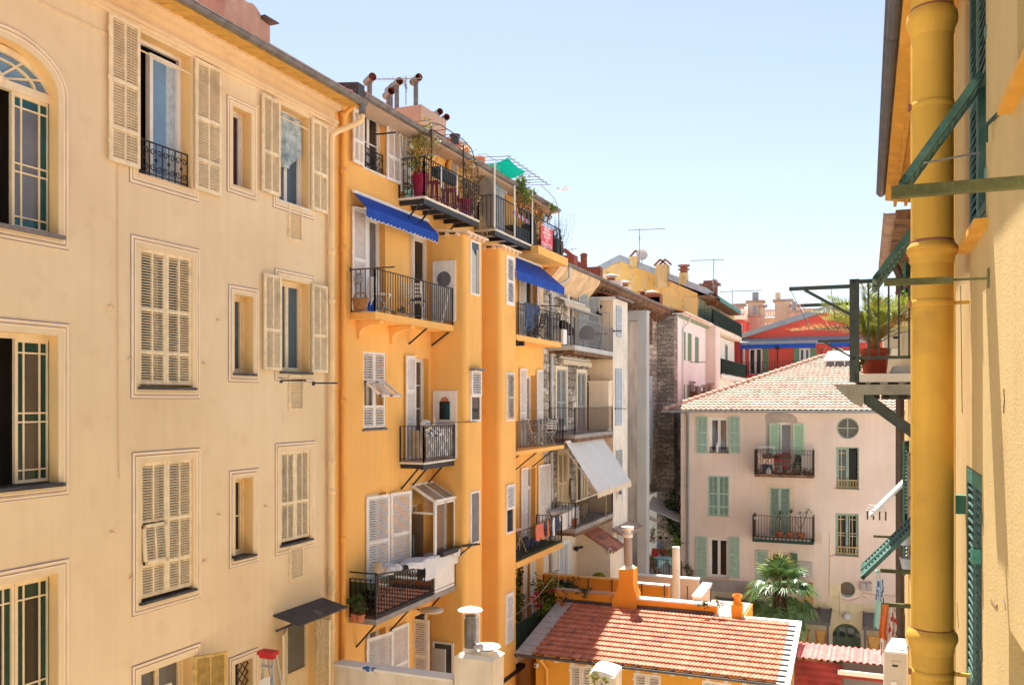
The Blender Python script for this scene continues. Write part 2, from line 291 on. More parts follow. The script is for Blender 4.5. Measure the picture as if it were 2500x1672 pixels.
tilemat('tile_red',(.48,.17,.105),(.58,.24,.155),(.3,.14,.11));tilemat('tile_pale',(.47,.3,.225),(.57,.39,.3),(.33,.22,.18))
def wall_holes(mb,fr,s0,s1,z0,z1,holes,n=0.0,dep=.25,m=0,mr=1):
 S=sorted({s0,s1}|{x for h in holes for x in h[:2] if s0<x<s1});Z=sorted({z0,z1}|{x for h in holes for x in h[2:4] if z0<x<z1})
 for i in range(len(S)-1):
  for j in range(len(Z)-1):
   a,b,c,d=S[i],S[i+1],Z[j],Z[j+1];sm,zm=(a+b)/2,(c+d)/2
   if any(h[0]<sm<h[1] and h[2]<zm<h[3] for h in holes):continue
   mb.face([fr.p(a,n,c),fr.p(b,n,c),fr.p(b,n,d),fr.p(a,n,d)],m)
 for h in holes:
  a,b,c,d=h[:4];e=n-(h[4] if len(h)>4 else dep)
  a,b,c,d=max(a,s0),min(b,s1),max(c,z0),min(d,z1)
  P=[(a,c),(b,c),(b,d),(a,d)]
  for i in range(4):
   p,q=P[i],P[(i+1)%4]
   mb.face([fr.p(p[0],n,p[1]),fr.p(p[0],e,p[1]),fr.p(q[0],e,q[1]),fr.p(q[0],n,q[1])],mr)
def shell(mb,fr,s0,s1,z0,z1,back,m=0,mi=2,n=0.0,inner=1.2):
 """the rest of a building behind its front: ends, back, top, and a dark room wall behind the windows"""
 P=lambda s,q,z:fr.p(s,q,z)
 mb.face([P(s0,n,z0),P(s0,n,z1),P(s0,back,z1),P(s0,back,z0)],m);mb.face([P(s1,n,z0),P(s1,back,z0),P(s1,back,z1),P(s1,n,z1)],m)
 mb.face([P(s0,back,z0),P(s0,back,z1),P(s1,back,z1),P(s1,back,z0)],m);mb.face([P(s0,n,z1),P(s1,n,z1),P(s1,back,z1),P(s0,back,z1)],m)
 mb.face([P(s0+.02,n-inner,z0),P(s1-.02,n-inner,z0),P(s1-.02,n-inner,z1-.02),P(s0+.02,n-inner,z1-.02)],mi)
def ring(mb,fr,o,i,n0,n1,m=0):
 O=[(o[0],o[2]),(o[1],o[2]),(o[1],o[3]),(o[0],o[3])];I=[(i[0],i[2]),(i[1],i[2]),(i[1],i[3]),(i[0],i[3])]
 for k in range(4):
  l=(k+1)%4
  mb.hexa([fr.p(*O[k][:1],n0,O[k][1]),fr.p(O[l][0],n0,O[l][1]),fr.p(I[l][0],n0,I[l][1]),fr.p(I[k][0],n0,I[k][1]),
fr.p(O[k][0],n1,O[k][1]),fr.p(O[l][0],n1,O[l][1]),fr.p(I[l][0],n1,I[l][1]),fr.p(I[k][0],n1,I[k][1])],m)
def inset(r,*d):
 if len(d)==1:d=d*4
 return(r[0]+d[0],r[1]-d[1],r[2]+d[2],r[3]-d[3])
def surround(bld,fr,o,i):
 mb=MB();r=o;W=[(.016,.006,2),(.028,.022,0),(.02,.012,1),(.012,.01,2),(.022,.022,0)]
 for wd,n1,m in W:
  q=inset(r,wd);ring(mb,fr,r,q,.001,n1,m);r=q
 ring(mb,fr,r,i,.001,.016,3)
 return part(mb,'window_surround',['pale_trim','pale_tan','trim_mauve','pale_plaster'],bld)
def win(bld,fr,r,dep=.2,leaves=2,nh=0,fm='white_paint',gl='glass_dark',fw=.05,n=0.0,cols=1,name='window',sill=None,tr=None,label=None):
 """frame, sashes and glazing bars as one mesh; pane and sill below it"""
 a,b,c,d=r;mb=MB();N0=n-dep
 ring(mb,fr,r,inset(r,fw),N0,N0+.07,0);a2,b2,c2,d2=inset(r,fw)
 if tr:
  zt=c2+(d2-c2)*tr;mb.box(fr,a2,b2,N0+.005,N0+.065,zt-.03,zt+.03);d3=zt-.03
 else:d3=d2
 wl=(b2-a2)/leaves
 for k in range(leaves):
  x0,x1=a2+k*wl,a2+(k+1)*wl;rr=(x0+.004,x1-.004,c2+.004,d3-.004);ring(mb,fr,rr,inset(rr,fw*.85),N0-.01,N0+.05)
  q=inset(rr,fw*.85)
  for j in range(1,nh+1):
   z=q[2]+(q[3]-q[2])*j/(nh+1);mb.box(fr,q[0],q[1],N0+.006,N0+.04,z-.012,z+.012)
  for j in range(1,cols):
   s=q[0]+(q[1]-q[0])*j/cols;mb.box(fr,s-.012,s+.012,N0+.007,N0+.039,q[2],q[3])
 o=part(mb,name,[fm],bld,label)
 g=MB();g.face([fr.p(a2,N0+.012,c2),fr.p(b2,N0+.012,c2),fr.p(b2,N0+.012,d2),fr.p(a2,N0+.012,d2)]);part(g,'pane',[gl],o)
 if sill:
  s=MB();s.box(fr,a-.05,b+.05,n-dep+.06,n+.06,c-.045,c+.004);part(s,'sill',[sill],o)
 return o
def louvre(mb,fn,x0,x1,z0,z1,sgn=1,pitch=.042,m=0,tight=True):
 """slats between x0,x1; fn(a,b,z) -> point; b is thickness"""
 k=max(3,int((z1-z0)/pitch));st=(z1-z0)/k
 for i in range(k):
  z=z0+st*(i+.5)
  a,c=(st*.56,st*.5) if tight else(st*.3,st*.34)
  mb.hexa([fn(x0,-.015*sgn,z+a-.008),fn(x1,-.015*sgn,z+a-.008),fn(x1,.016*sgn,z-c),fn(x0,.016*sgn,z-c),
fn(x0,-.015*sgn,z+a),fn(x1,-.015*sgn,z+a),fn(x1,.016*sgn,z-c+.009),fn(x0,.016*sgn,z-c+.009)],m)
def leaf(parent,fr,hs,hn,z0,z1,w,ang,mat,panels=None,cols=2,flap=None,flapang=35,st=.055,pitch=.042,name='shutter',label=None,tight=True,back=None):
 """one louvred shutter leaf hinged at (hs,hn); flap: index of the panel that is pushed outwards"""
 t=R_(ang);cs,sn=math.cos(t),math.sin(t);sgn=1 if cs>=0 else-1
 panels=panels or[(0,.27),(.27,.58),(.58,1)];mb=MB();hh=z1-z0
 def P0(a,b,z):return fr.p(hs+a*cs-b*sn,hn+a*sn+b*cs,z0+z)
 def rect(P,x0,x1,c,d,th=.018):
  mb.hexa([P(x0,-th,c),P(x1,-th,c),P(x1,th,c),P(x0,th,c),P(x0,-th,d),P(x1,-th,d),P(x1,th,d),P(x0,th,d)])
 rect(P0,0,st,0,hh);rect(P0,w-st,w,0,hh);rect(P0,st,w-st,0,st);rect(P0,st,w-st,hh-st,hh)
 for i,(f0,f1) in enumerate(panels):
  c,d=f0*hh+(st if f0==0 else st/2),f1*hh-(st if f1==1 else st/2);P=P0;x0,x1=st,w-st
  if f1<1 and i!=flap:rect(P0,st,w-st,f1*hh-st/2,f1*hh+st/2,.02)
  elif f1<1:rect(P0,st,w-st,f1*hh,f1*hh+st/2)
  if i==flap:
   fa=R_(flapang);zt=d+st*.3;q=sgn
   def P(a,b,z,fa=fa,zt=zt,q=q):
    dz=z-zt;return P0(a,b+q*(-dz)*math.sin(fa)+q*.03,zt+dz*math.cos(fa)+b*q*math.sin(fa))
   x0,x1=st*.6,w-st*.6;rect(P,x0,x0+st,c,d);rect(P,x1-st,x1,c,d);rect(P,x0,x1,c,c+st);rect(P,x0,x1,d-st,d);c+=st;d-=st;x0+=st;x1-=st
  cw=(x1-x0)/cols
  for j in range(cols):
   g0,g1=x0+j*cw,x0+(j+1)*cw
   if j:rect(P,g0-.014,g0+.014,c,d)
   louvre(mb,P,g0+(.014 if j else 0),g1-(.014 if j<cols-1 else 0),c,d,sgn,pitch,0,tight)
 for f in(.12,.55,.88):mb.hexa([P0(-.03,-.03*0+o_,f*hh+zz) if k<4 else P0(.03,o_,f*hh+zz) for k,(o_,zz) in enumerate([(0,0),(.028,0),(.028,.06),(0,.06)]*2)])
 return part(mb,name,[mat],parent,label)
def leafpx(bld,fr,k,xl,yt,xr,yb,mat,n=.04,**kw):
 s0,s1,z0,z1=fr.R(k,xl,yt,xr,yb,n);return leaf(bld,fr,s0,n,z0,z1,s1-s0,0,mat,**kw)
def pair(win_,fr,r,mat,n=-.03,**kw):
 a,b,c,d=r;m=(a+b)/2;f2=kw.pop('flaps',(None,None));kw.setdefault('tight',False)
 leaf(win_,fr,a,n,c,d,m-a-.003,0,mat,flap=f2[0],**kw);leaf(win_,fr,b,n,c,d,b-m-.003,180,mat,flap=f2[1],**kw)
def railing(parent,fr,path,z0,h,mat='iron',gap=.11,w=.014,top=.035,low=.08,posts=True,mid=None,name='railing',label=None,extra=None):
 mb=MB()
 for(p,q) in zip(path[:-1],path[1:]):
  P=lambda t,z:fr.p(p[0]+(q[0]-p[0])*t,p[1]+(q[1]-p[1])*t,z)
  L=math.hypot(q[0]-p[0],q[1]-p[1]);mb.bar(P(0,z0+h),P(1,z0+h),top,top*.5);mb.bar(P(0,z0+low),P(1,z0+low),w*1.6,w)
  if mid:mb.bar(P(0,z0+mid),P(1,z0+mid),w*1.4,w)
  k=max(1,round(L/gap))
  for i in range(k+1):
   t=i/k;thick=posts and i in(0,k);ww=w*2.2 if thick else w
   mb.bar(P(t,z0 if thick else z0+low),P(t,z0+h),ww,ww)
 if extra:extra(mb)
 return part(mb,name,[mat],parent,label)
def balcony(bld,fr,s0,s1,dep,z,th,mat,rail=None,h=.93,sides=(1,1),n0=0.0,beams=None,struts=(),strut_mat='iron',label=None,rk={}):
 mb=MB();mb.box(fr,s0,s1,n0-.02,n0+dep,z-th,z);o=part(mb,'balcony',[mat],bld,label)
 e=.03;path=([(s0+e,n0+.01)] if sides[0] else[])+[(s0+e,n0+dep-e),(s1-e,n0+dep-e)]+([(s1-e,n0+.01)] if sides[1] else[])
 if rail:railing(o,fr,path,z,h,rail,**rk)
 if beams:
  b=MB();k=beams
  for i in range(k):
   s=s0+.1+(s1-s0-.2)*i/(k-1);b.box(fr,s-.04,s+.04,n0,n0+dep-.04,z-th-.11,z-th-.002)
  b.box(fr,s0+.02,s1-.02,n0+dep-.12,n0+dep-.035,z-th-.13,z-th-.004);part(b,'beam',[strut_mat],o)
 for s in struts:
  b=MB();b.bar(fr.p(s,n0,z-th-.62),fr.p(s,n0+dep*.8,z-th-.02),.035,.035);part(b,'strut',[strut_mat],o)
 return o
def awning(fr,s0,s1,n0,z0,n1,z1,mat,label,val=.2,trim=None,sag=0.0,folded=False,valmat=None):
 """cloth from the wall (n0,z0) out to the bar (n1,z1) with a scalloped valance"""
 t=thing('awning',label,'awning',fr.p((s0+s1)/2,n0,z0));mb=MB();k=14
 for i in range(k):
  a,b=i/k,(i+1)/k
  f=lambda q:(n0+(n1-n0)*q,z0+(z1-z0)*q-sag*4*q*(1-q))
  (na,za),(nb,zb)=f(a),f(b)
  for zz,rev in((0,0),(-.012,1)):
   P=[fr.p(s0,na,za+zz),fr.p(s1,na,za+zz),fr.p(s1,nb,zb+zz),fr.p(s0,nb,zb+zz)];mb.face(P[::-1] if rev else P,0,True)
 part(mb,'canopy',[mat],t);v=MB();L=s1-s0;kk=max(6,int(L/.18));seg=6
 def wave(q):return n1+.012*math.sin(q*9*L)+.006*math.sin(q*23*L)
 for i in range(kk*seg):
  a,b=i/(kk*seg),(i+1)/(kk*seg);za=z1-val-.045*abs(math.sin(math.pi*a*kk));zb=z1-val-.045*abs(math.sin(math.pi*b*kk))
  v.face([fr.p(s0+a*L,wave(a)+.01,za),fr.p(s0+b*L,wave(b)+.01,zb),fr.p(s0+b*L,n1+.012,z1),fr.p(s0+a*L,n1+.012,z1)],0,True)
  if trim:v.face([fr.p(s0+a*L,wave(a)+.013,za-.012),fr.p(s0+b*L,wave(b)+.013,zb-.012),fr.p(s0+b*L,wave(b)+.013,zb+.004),fr.p(s0+a*L,wave(a)+.013,za+.004)],1)
 part(v,'valance',[valmat or mat,trim or mat],t)
 f=MB();f.tube([fr.p(s0,n1-.02,z1-.03),fr.p(s1,n1-.02,z1-.03)],.022,6);f.tube([fr.p(s0-.03,n0+.05,z0-.02),fr.p(s1+.03,n0+.05,z0-.02)],.04,8)
 for s in(s0+.08,s1-.08):f.bar(fr.p(s,n0+.02,z0-.35),fr.p(s,n1-.02,z1-.05),.025)
 part(f,'awning_frame',['white_paint'],t);return t
def gutter(bld,fr,s0,s1,n,z,r=.09,mat='zinc',joints=1.0,name='gutter'):
 mb=MB();K=8
 def arc(s,rr):return[fr.p(s,n+rr*math.cos(math.pi+math.pi*j/K),z+rr*math.sin(math.pi+math.pi*j/K)) for j in range(K+1)]
 A,B=arc(s0,r),arc(s1,r);A2,B2=arc(s0,r*.85),arc(s1,r*.85)
 for j in range(K):mb.face([A[j],A[j+1],B[j+1],B[j]],0,True);mb.face([A2[j+1],A2[j],B2[j],B2[j+1]],0,True)
 for E in(A,B):mb.face(E,0)
 mb.tube([fr.p(s0,n+r,z),fr.p(s1,n+r,z)],.014,6)
 k=int((s1-s0)/joints)
 for i in range(1,k+1):
  s=s0+(s1-s0)*i/(k+1);a,b=arc(s-.02,r*1.08),arc(s+.02,r*1.08)
  for j in range(K):mb.face([a[j],a[j+1],b[j+1],b[j]],0,True)
 return part(mb,name,[mat],bld)
def drainpipe(bld,fr,s,n,z0,z1,r,mat,collars=(),top=None,name='drainpipe'):
 mb=MB();pts=[fr.p(s,n,z0),fr.p(s,n,z1)]+[fr.p(*q) for q in(top or[])];mb.tube(pts,r,12)
 for z in collars:mb.lathe(fr.p(s,n,z),[(r*1.02,-.06),(r*1.28,-.05),(r*1.28,.05),(r*1.02,.07)],12);mb.box(fr,s-.015,s+.015,-.01,n,z-.16,z-.14)
 return part(mb,name,[mat],bld)
def tiles(mb,p00,p10,p01,p11,nc,nr,amp=.02,step=.03,m=0,seg=5,uv0=(0,0),prof='wave',clip=None):
 """rows of interlocking tiles over the quad p00-p10 (eave) p01-p11 (ridge)"""
 p00,p10,p01,p11=map(Vector,(p00,p10,p01,p11));nn=((p10-p00).cross(p01-p00)).normalized()
 if nn.z<0:nn=-nn
 def P(a,b,h):return p00.lerp(p10,a).lerp(p01.lerp(p11,a),b)+nn*h
 for j in range(nr):
  b0,b1=j/nr,min(1,(j+1.12)/nr)
  for i in range(nc*seg):
   a0,a1=i/(nc*seg),(i+1)/(nc*seg)
   if clip and not clip(a0,(b0+b1)/2):continue
   f0,f1=(i%seg)/seg,(i%seg+1)/seg
   hh=lambda f:amp*(.5-.5*math.cos(2*math.pi*f)) if prof=='wave' else amp*max(0,math.sin(2*math.pi*f))
   h0,h1=hh(f0),hh(f1 if f1<1 else 0);u=uv0[0]+i//seg+.5;v=uv0[1]+j+.5;U=[(u,v)]*4
   mb.face([P(a0,b0,h0+step),P(a1,b0,h1+step),P(a1,b1,h1),P(a0,b1,h0)],m,True,U)
   mb.face([P(a0,b0,h0-.004),P(a1,b0,h1-.004),P(a1,b0,h1+step),P(a0,b0,h0+step)],m,False,U)
def foliage(mb,c,rad,n,size,mats=(0,1),seed=1,clump=6):
 rnd=random.Random(seed);c=Vector(c);cl=[Vector((rnd.gauss(0,.5)*rad[0],rnd.gauss(0,.5)*rad[1],rnd.gauss(0,.5)*rad[2])) for _ in range(clump)]
 for i in range(n):
  q=rnd.choice(cl);p=c+q+Vector((rnd.gauss(0,.28)*rad[0],rnd.gauss(0,.28)*rad[1],rnd.gauss(0,.28)*rad[2]))
  d=Vector((rnd.uniform(-1,1),rnd.uniform(-1,1),rnd.uniform(-.6,.6))).normalized();e=d.cross(Vector((rnd.uniform(-1,1),rnd.uniform(-1,1),rnd.uniform(-1,1)))).normalized();s=size*rnd.uniform(.6,1.3)
  mb.face([p-d*s,p+e*s*.45,p+d*s,p-e*s*.45],rnd.choice(mats))
def stems(mb,c,top,n,m,r=.008,spread=.1,seed=1):
 rnd=random.Random(seed);c,top=Vector(c),Vector(top)
 for i in range(n):
  e=top+Vector((rnd.gauss(0,spread),rnd.gauss(0,spread),rnd.gauss(0,spread*.7)));mid=c.lerp(e,.5)+Vector((rnd.gauss(0,spread*.3),rnd.gauss(0,spread*.3),0));mb.tube([c,mid,e],[r,r*.8,r*.4],5,m)
def pot_prof(r,h):return[(r*.68,0),(r*.95,h*.85),(r*1.06,h*.86),(r*1.06,h),(r*.92,h),(r*.88,h*.88),(0.001,h*.88)]
def pot_plant(c,r,h,label,plant=None,mat='terracotta',leaves=60,size=.06,rad=(.2,.2,.2),lm=('leaf','leaf_light'),seed=1,hgt=.25,name='potted_plant',cat='potted plant',group=None,flowers=None):
 t=thing(name,label,cat,c,group);mb=MB();mb._lathe(c,pot_prof(r,h),14,0);part(mb,'pot',[mat],t)
 if leaves:
  f=MB();cc=Vector(c)+Vector((0,0,h+hgt));stems(f,Vector(c)+Vector((0,0,h*.85)),cc,6,2,.008,rad[0]*.5,seed);foliage(f,cc,rad,leaves,size,(0,1,0),seed)
  if flowers:foliage(f,cc,rad,max(6,leaves//6),size*.8,(3,),seed+5)
  part(f,'foliage',[lm[0],lm[1],'twig',flowers or 'twig'],t)
 return t
def cloth(fr,s0,s1,zt,zb,n,label,mats,cat='laundry',name='laundry',folds=3,amp=.03,seed=0,group=None,drop=None,both=None,tilt=0.0):
 """a hanging cloth, wavy in n; drop(t) lowers its bottom edge; both: length hanging behind the line"""
 mb=MB();ks,kz=18,8;rnd=random.Random(seed);ph=rnd.uniform(0,6)
 def side(sg,ln):
  def P(i,j):
   a,b=i/ks,j/kz;z1=zt+tilt*a;zb_=z1-ln*(1-(drop(a) if drop else 0));return fr.p(s0+(s1-s0)*a+.012*math.sin(b*4+ph),n+sg*.012+sg*amp*b*math.sin(a*folds*6.28+ph+b),z1+(zb_-z1)*b-.01*math.sin(a*9+ph)*b)
  for i in range(ks):
   for j in range(kz):mb.face([P(i,j+1),P(i+1,j+1),P(i+1,j),P(i,j)],rnd.choice(range(len(mats))) if len(mats)>1 and(i//3+j//2)%2 else 0,True)
 side(1,zt-zb)
 if both:side(-1,both)
 return single(mb,name,mats,label,cat,group)
def antenna(c,h,label,boom=.7,ang=0.0,n=7,extra=True,r=.012):
 t=thing('antenna',label,'antenna',c);mb=MB();c=Vector(c);top=c+Vector((0,0,h));mb.tube([c,top],r,6);part(mb,'mast',['iron_grey'],t)
 b=MB();d=Vector((math.cos(ang),math.sin(ang),0));e=Vector((-d.y,d.x,0));z=top-Vector((0,0,.08));b.bar(z-d*boom*.3,z+d*boom*.7,r*1.5)
 for i in range(n):
  q=z+d*boom*(-.28+.95*i/(n-1));L=.22-.012*i;b.bar(q-e*L,q+e*L,r*.7)
 part(b,'aerial',['iron_grey'],t)
 if extra:
  b=MB();z=top-Vector((0,0,h*.3));b.bar(z-e*.3,z+e*.3,r)
  for i in range(5):q=z+e*(-.28+.14*i);b.bar(q-Vector((0,0,.12))+d*.02,q+Vector((0,0,.12))+d*.02,r*.7)
  part(b,'aerial',['iron_grey'],t)
 return t
# pale yellow building (left)
FP=left(-10.8);GZ=-13.0
sP1=FP.h('s',817,900)[0]
pale=thing('apartment_building','pale yellow plastered apartment building with arched window and moulded window surrounds, at the left edge','building',FP.p(10,0,GZ))
BW=.185
OUT={'B1':FP.R('s',314.7,36,484.8,445),'B2':FP.R('s',318,571,488,973.5),'B3':FP.R('s',321.3,1103.4,489,1505.5),'B4':FP.R('s',321,1626,489,2030),
'C1':FP.R('s',553,230,626,467.6),'C2':FP.R('s',556.7,693.3,630.8,932.4),'C3':FP.R('s',558.7,1149,630.5,1387.7),'C4':FP.R('s',558,1605.9,629,1840),
'D1':FP.R('s',665.6,223,765.8,506),'D2':FP.R('s',670,653.7,767.6,929.5),'D3':FP.R('s',671,1082,769,1357.5)}
INN={k:inset(r,BW) for k,r in OUT.items()}
for k in('C1','C2','C3','C4'):INN[k]=inset(OUT[k],.16)
scA=FP.h('1',45,560)[0];sA1=FP.h('1',385,640)[0];ra=sA1-scA;sA0=scA-ra
zsp=FP.h('1',385,640)[1];ztop=FP.h('1',45,262)[1]
zA1=FP.h('2',385,98)[1];zA2t,zA2b=FP.h('2',385,762)[1],FP.h('3',385,258)[1];zA3t=FP.h('3',380,840)[1]
HA={'A1':(sA0,sA1,zA1,ztop),'A2':(sA0,sA1,zA2b,zA2t),'A3':(sA0,sA1,zA3t-2.9,zA3t)}
sD0,zDt=FP.h('3',1850,1180);sD1=FP.h('3',2040,1115)[0]
mb=MB();wall_holes(mb,FP,3.0,sP1,GZ,6.45,[HA['A1'],HA['A2'],HA['A3']]+list(INN.values())+[(sD0,sD1,-7.9,zDt)],dep=.3)
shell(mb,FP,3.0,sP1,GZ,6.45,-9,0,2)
def arcp(t,g=1.0):return scA+ra*g*math.cos(t),zsp+(ztop-zsp)*(1+(g-1)*ra/(ztop-zsp))*math.sin(t)
NA=20
for i in range(NA):
 t0,t1=math.pi*i/NA,math.pi*(i+1)/NA;p,q=arcp(t0),arcp(t1)
 mb.face([FP.p(p[0],0,p[1]),FP.p(q[0],0,q[1]),FP.p(q[0],0,ztop),FP.p(p[0],0,ztop)]);mb.face([FP.p(p[0],0,p[1]),FP.p(p[0],-.3,p[1]),FP.p(q[0],-.3,q[1]),FP.p(q[0],0,q[1])],1,True)
 mb.face([FP.p(p[0],-.29,p[1]),FP.p(p[0],-.29,ztop),FP.p(q[0],-.29,ztop),FP.p(q[0],-.29,q[1])],1)
for sg in(sA0,sA1):pass
part(mb,'wall',['pale_plaster','pale_reveal','interior'],pale)
mb=MB();zb=zA1-BW
def band(g0,g1,n1,m):
 P=[(scA+ra+g0,zb-g0+BW*0),];
 for i in range(NA):
  t0,t1=math.pi*i/NA,math.pi*(i+1)/NA;f0,f1=1+g0/ra,1+g1/ra
  A,B_,D_,E=arcp(t0,f0),arcp(t1,f0),arcp(t1,f1),arcp(t0,f1)
  mb.hexa([FP.p(A[0],.001,A[1]),FP.p(B_[0],.001,B_[1]),FP.p(D_[0],.001,D_[1]),FP.p(E[0],.001,E[1]),FP.p(A[0],n1,A[1]),FP.p(B_[0],n1,B_[1]),FP.p(D_[0],n1,D_[1]),FP.p(E[0],n1,E[1])],m)
 mb.box(FP,sA1+g0,sA1+g1,.001,n1,zA1-g1,zsp,m);mb.box(FP,sA0-g1,sA0-g0,.001,n1,zA1-g1,zsp,m);mb.box(FP,sA0-g0,sA1+g0,.001,n1,zA1-g1,zA1-g0-.002,m)
for g0,g1,n1,m in((0,.085,.016,3),(.085,.107,.022,0),(.107,.119,.01,2),(.119,.139,.012,1),(.139,.167,.022,0),(.167,.183,.006,2)):band(g0,g1,n1,m)
part(mb,'window_surround',['pale_trim','pale_tan','trim_mauve','pale_plaster'],pale)
for k in('A2','A3'):surround(pale,FP,inset(HA[k],-BW),HA[k])
for k in OUT:surround(pale,FP,OUT[k],INN[k])
def leaded(parent,a,b,c,d,n,m_mid,m_edge,rows=(.085,.09,.45,.09)):
 mb=MB();ring(mb,FP,(a,b,c,d),inset((a,b,c,d),.045),n-.02,n+.035);q=inset((a,b,c,d),.045);L=q[1]-q[0];hh=q[3]-q[2]
 xs=[q[0],q[0]+L*.22,q[0]+L*.76,q[1]];zs=[q[2],q[2]+hh*.07,q[2]+hh*.42,q[2]+hh*.485,q[2]+hh*.925,q[3]]
 for x in xs[1:3]:mb.box(FP,x-.011,x+.011,n-.012,n+.02,q[2],q[3])
 for z in zs[1:5]:mb.box(FP,q[0],q[1],n-.011,n+.021,z-.011,z+.011)
 o=part(mb,'casement',['cream_paint'],parent);g=MB()
 for i in range(3):
  for j in range(5):
   edge=i==2 or i==0 and m_edge!='glass_teal' or j in(0,4) or(j==2 and m_edge!='glass_teal' and i!=1) or(j==2 and i==1 and m_edge!='glass_teal')
   g.face([FP.p(xs[i],n,zs[j]),FP.p(xs[i+1],n,zs[j]),FP.p(xs[i+1],n,zs[j+1]),FP.p(xs[i],n,zs[j+1])],1 if edge else 0)
 part(g,'pane',[m_mid,m_edge],o)
nA=-.22
def hs(k,x,y,n=nA):return FP.h(k,x,y,n)
cw0,cw1=hs('1',66,640)[0],hs('1',326,700)[0]
trz=hs('1',200,630)[1]
fr_=MB();fs1=cw1+.09;fs0=2*scA-fs1
for i in range(NA):
 t0,t1=math.pi*i/NA,math.pi*(i+1)/NA
 def ap(t,g):return scA+(fs1-scA)*g*math.cos(t),trz+.05+(ztop-trz-.09)*g*math.sin(t)
 for g0,g1 in((.84,1.04),(.6,.635)):
  A,B_,D_,E=ap(t0,g0),ap(t1,g0),ap(t1,g1),ap(t0,g1)
  fr_.hexa([FP.p(p[0],n_,p[1]) for n_ in(nA-.02,nA+.05) for p in(A,B_,D_,E)])
for i in range(1,6):
 t=math.pi*i/6;A,B_=ap(t,.12),ap(t,.86);fr_.bar(FP.p(A[0],nA+.01,A[1]),FP.p(B_[0],nA+.01,B_[1]),.03,.03)
fr_.ball(FP.p(scA,nA,trz+.05),.12)
fr_.box(FP,fs0,fs1,nA-.03,nA+.07,trz-.06,trz+.06);fr_.box(FP,cw1-.005,sA1+.0,nA-.04,nA+.05,zA1,trz);fr_.box(FP,sA0,sA0+.09,nA-.04,nA+.05,zA1,trz)
fan=part(fr_,'window',['cream_paint'],pale)
g=MB();pts=[ap(math.pi*i/NA,.9) for i in range(NA+1)];g.face([FP.p(x,nA,z) for x,z in pts]);part(g,'pane',['glass_painted_sky'],fan)
leaded(fan,cw0,cw1,zA1+.03,trz-.06,nA,'glass_grey','glass_teal')
def lowwin(key,edge,two):
 a,b,c,d=HA[key];mb=MB();c0,c1=hs('2',88,900)[0],hs('2',322,900)[0]
 mb.box(FP,c1-.004,b,nA-.04,nA+.05,c,d);mb.box(FP,a,a+.09,nA-.04,nA+.05,c,d);mb.box(FP,a+.09,c1-.004,nA-.04,nA+.05,d-.07,d)
 o=part(mb,'window',['cream_paint'],pale);leaded(o,c0,c1,c+.02,d-.07,nA,'glass_brown' if not two else 'glass_dark',edge)
 if two:
  leaded(o,2*c0-c1,c0-.01,c+.02,d-.07,nA,'glass_dark',edge)
 s=MB();s.box(FP,a-.06,b+.06,-.25,.09,c-.05,c+.004);part(s,'sill',['slate'],o)
lowwin('A2','glass_green',False);lowwin('A3','glass_green',True)
s=MB();s.box(FP,sA0-.06,sA1+.06,-.25,.09,zA1-.05,zA1+.004);part(s,'sill',['stone_sill'],fan)
def scrolls(parent,fr,s0,s1,z0,z1,n,mat='iron',k=4,name='balconet'):
 mb=MB();mb.bar(fr.p(s0,n,z1),fr.p(s1,n,z1),.03,.02);mb.bar(fr.p(s0,n,z0+.03),fr.p(s1,n,z0+.03),.02);h=z1-z0;wd=(s1-s0)/k
 for i in range(k+1):mb.bar(fr.p(s0+i*wd,n,z0),fr.p(s0+i*wd,n,z1),.016)
 for i in range(k):
  cx=s0+(i+.5)*wd
  for sx in(-1,1):
   for sz in(-1,1):
    pts=[]
    for j in range(15):
     t=j/14*2.3*math.pi;rr=wd*.23*(1-j/18);pts.append(fr.p(cx+sx*(wd*.25-rr*math.cos(t)),n,(z0+z1)/2+sz*(h*.22+rr*math.sin(t)*.95)))
    mb.tube(pts,.0085,5,0)
  mb.tube([fr.p(cx,n,z0),fr.p(cx,n,z1)],.008,5);mb.ball(fr.p(cx,n,(z0+z1)/2),.03,0,6)
 return part(mb,name,[mat],parent)
a,b,c,d=INN['B1'];mb=MB();ring(mb,FP,(a,b,c,d),inset((a,b,c,d),.06),-.27,-.2);sx=a+.36*(b-a)
ring(mb,FP,(sx,b-.06,c+.06,d-.16),inset((sx,b-.06,c+.06,d-.16),.07),-.26,-.17);w1=part(mb,'window',['white_paint'],pale)
g=MB();m_=sx+(b-sx)*.55;g.face([FP.p(sx+.05,-.22,c+.1),FP.p(m_,-.22,c+.1),FP.p(m_,-.22,d-.2),FP.p(sx+.05,-.22,d-.2)]);g.face([FP.p(m_,-.22,c+.1),FP.p(b-.12,-.22,c+.1),FP.p(b-.12,-.22,d-.2),FP.p(m_,-.22,d-.2)],1)
M('glass_curtain',(.42,.5,.56),.12,(9,.2),b=(3,.02));part(g,'pane',['glass_painted_sky','glass_curtain'],w1)
scrolls(w1,FP,a+.02,b-.02,c+.04,c+.58,-.06)
s=MB();s.box(FP,a,b,-.25,.03,c-.02,c+.004);part(s,'sill',['pale_tan'],w1)
P3=[(0,.235),(.235,.555),(.555,1)]
for k,x0,yt,yb,x1 in(('1',730,82,1065,930),('1',1302,386,1258,1472)):leafpx(w1,FP,k,x0,yt,x1,yb,'shutter_cream',n=.06,panels=P3)
def sill(o,fr,r,mat='slate',n=.07):
 s=MB();s.box(fr,r[0]-.05,r[1]+.05,-.2,n,r[2]-.035,r[2]+.004);part(s,'sill',[mat],o)
for k,fl in(('B2',(None,None)),('B3',(1,None))):
 o=win(pale,FP,INN[k],dep=.28,fm='cream_paint',gl='glass_dark');pair(o,FP,inset(INN[k],.0,.0,.05,0),'shutter_cream',panels=P3,flaps=fl,flapang=4);sill(o,FP,INN[k])
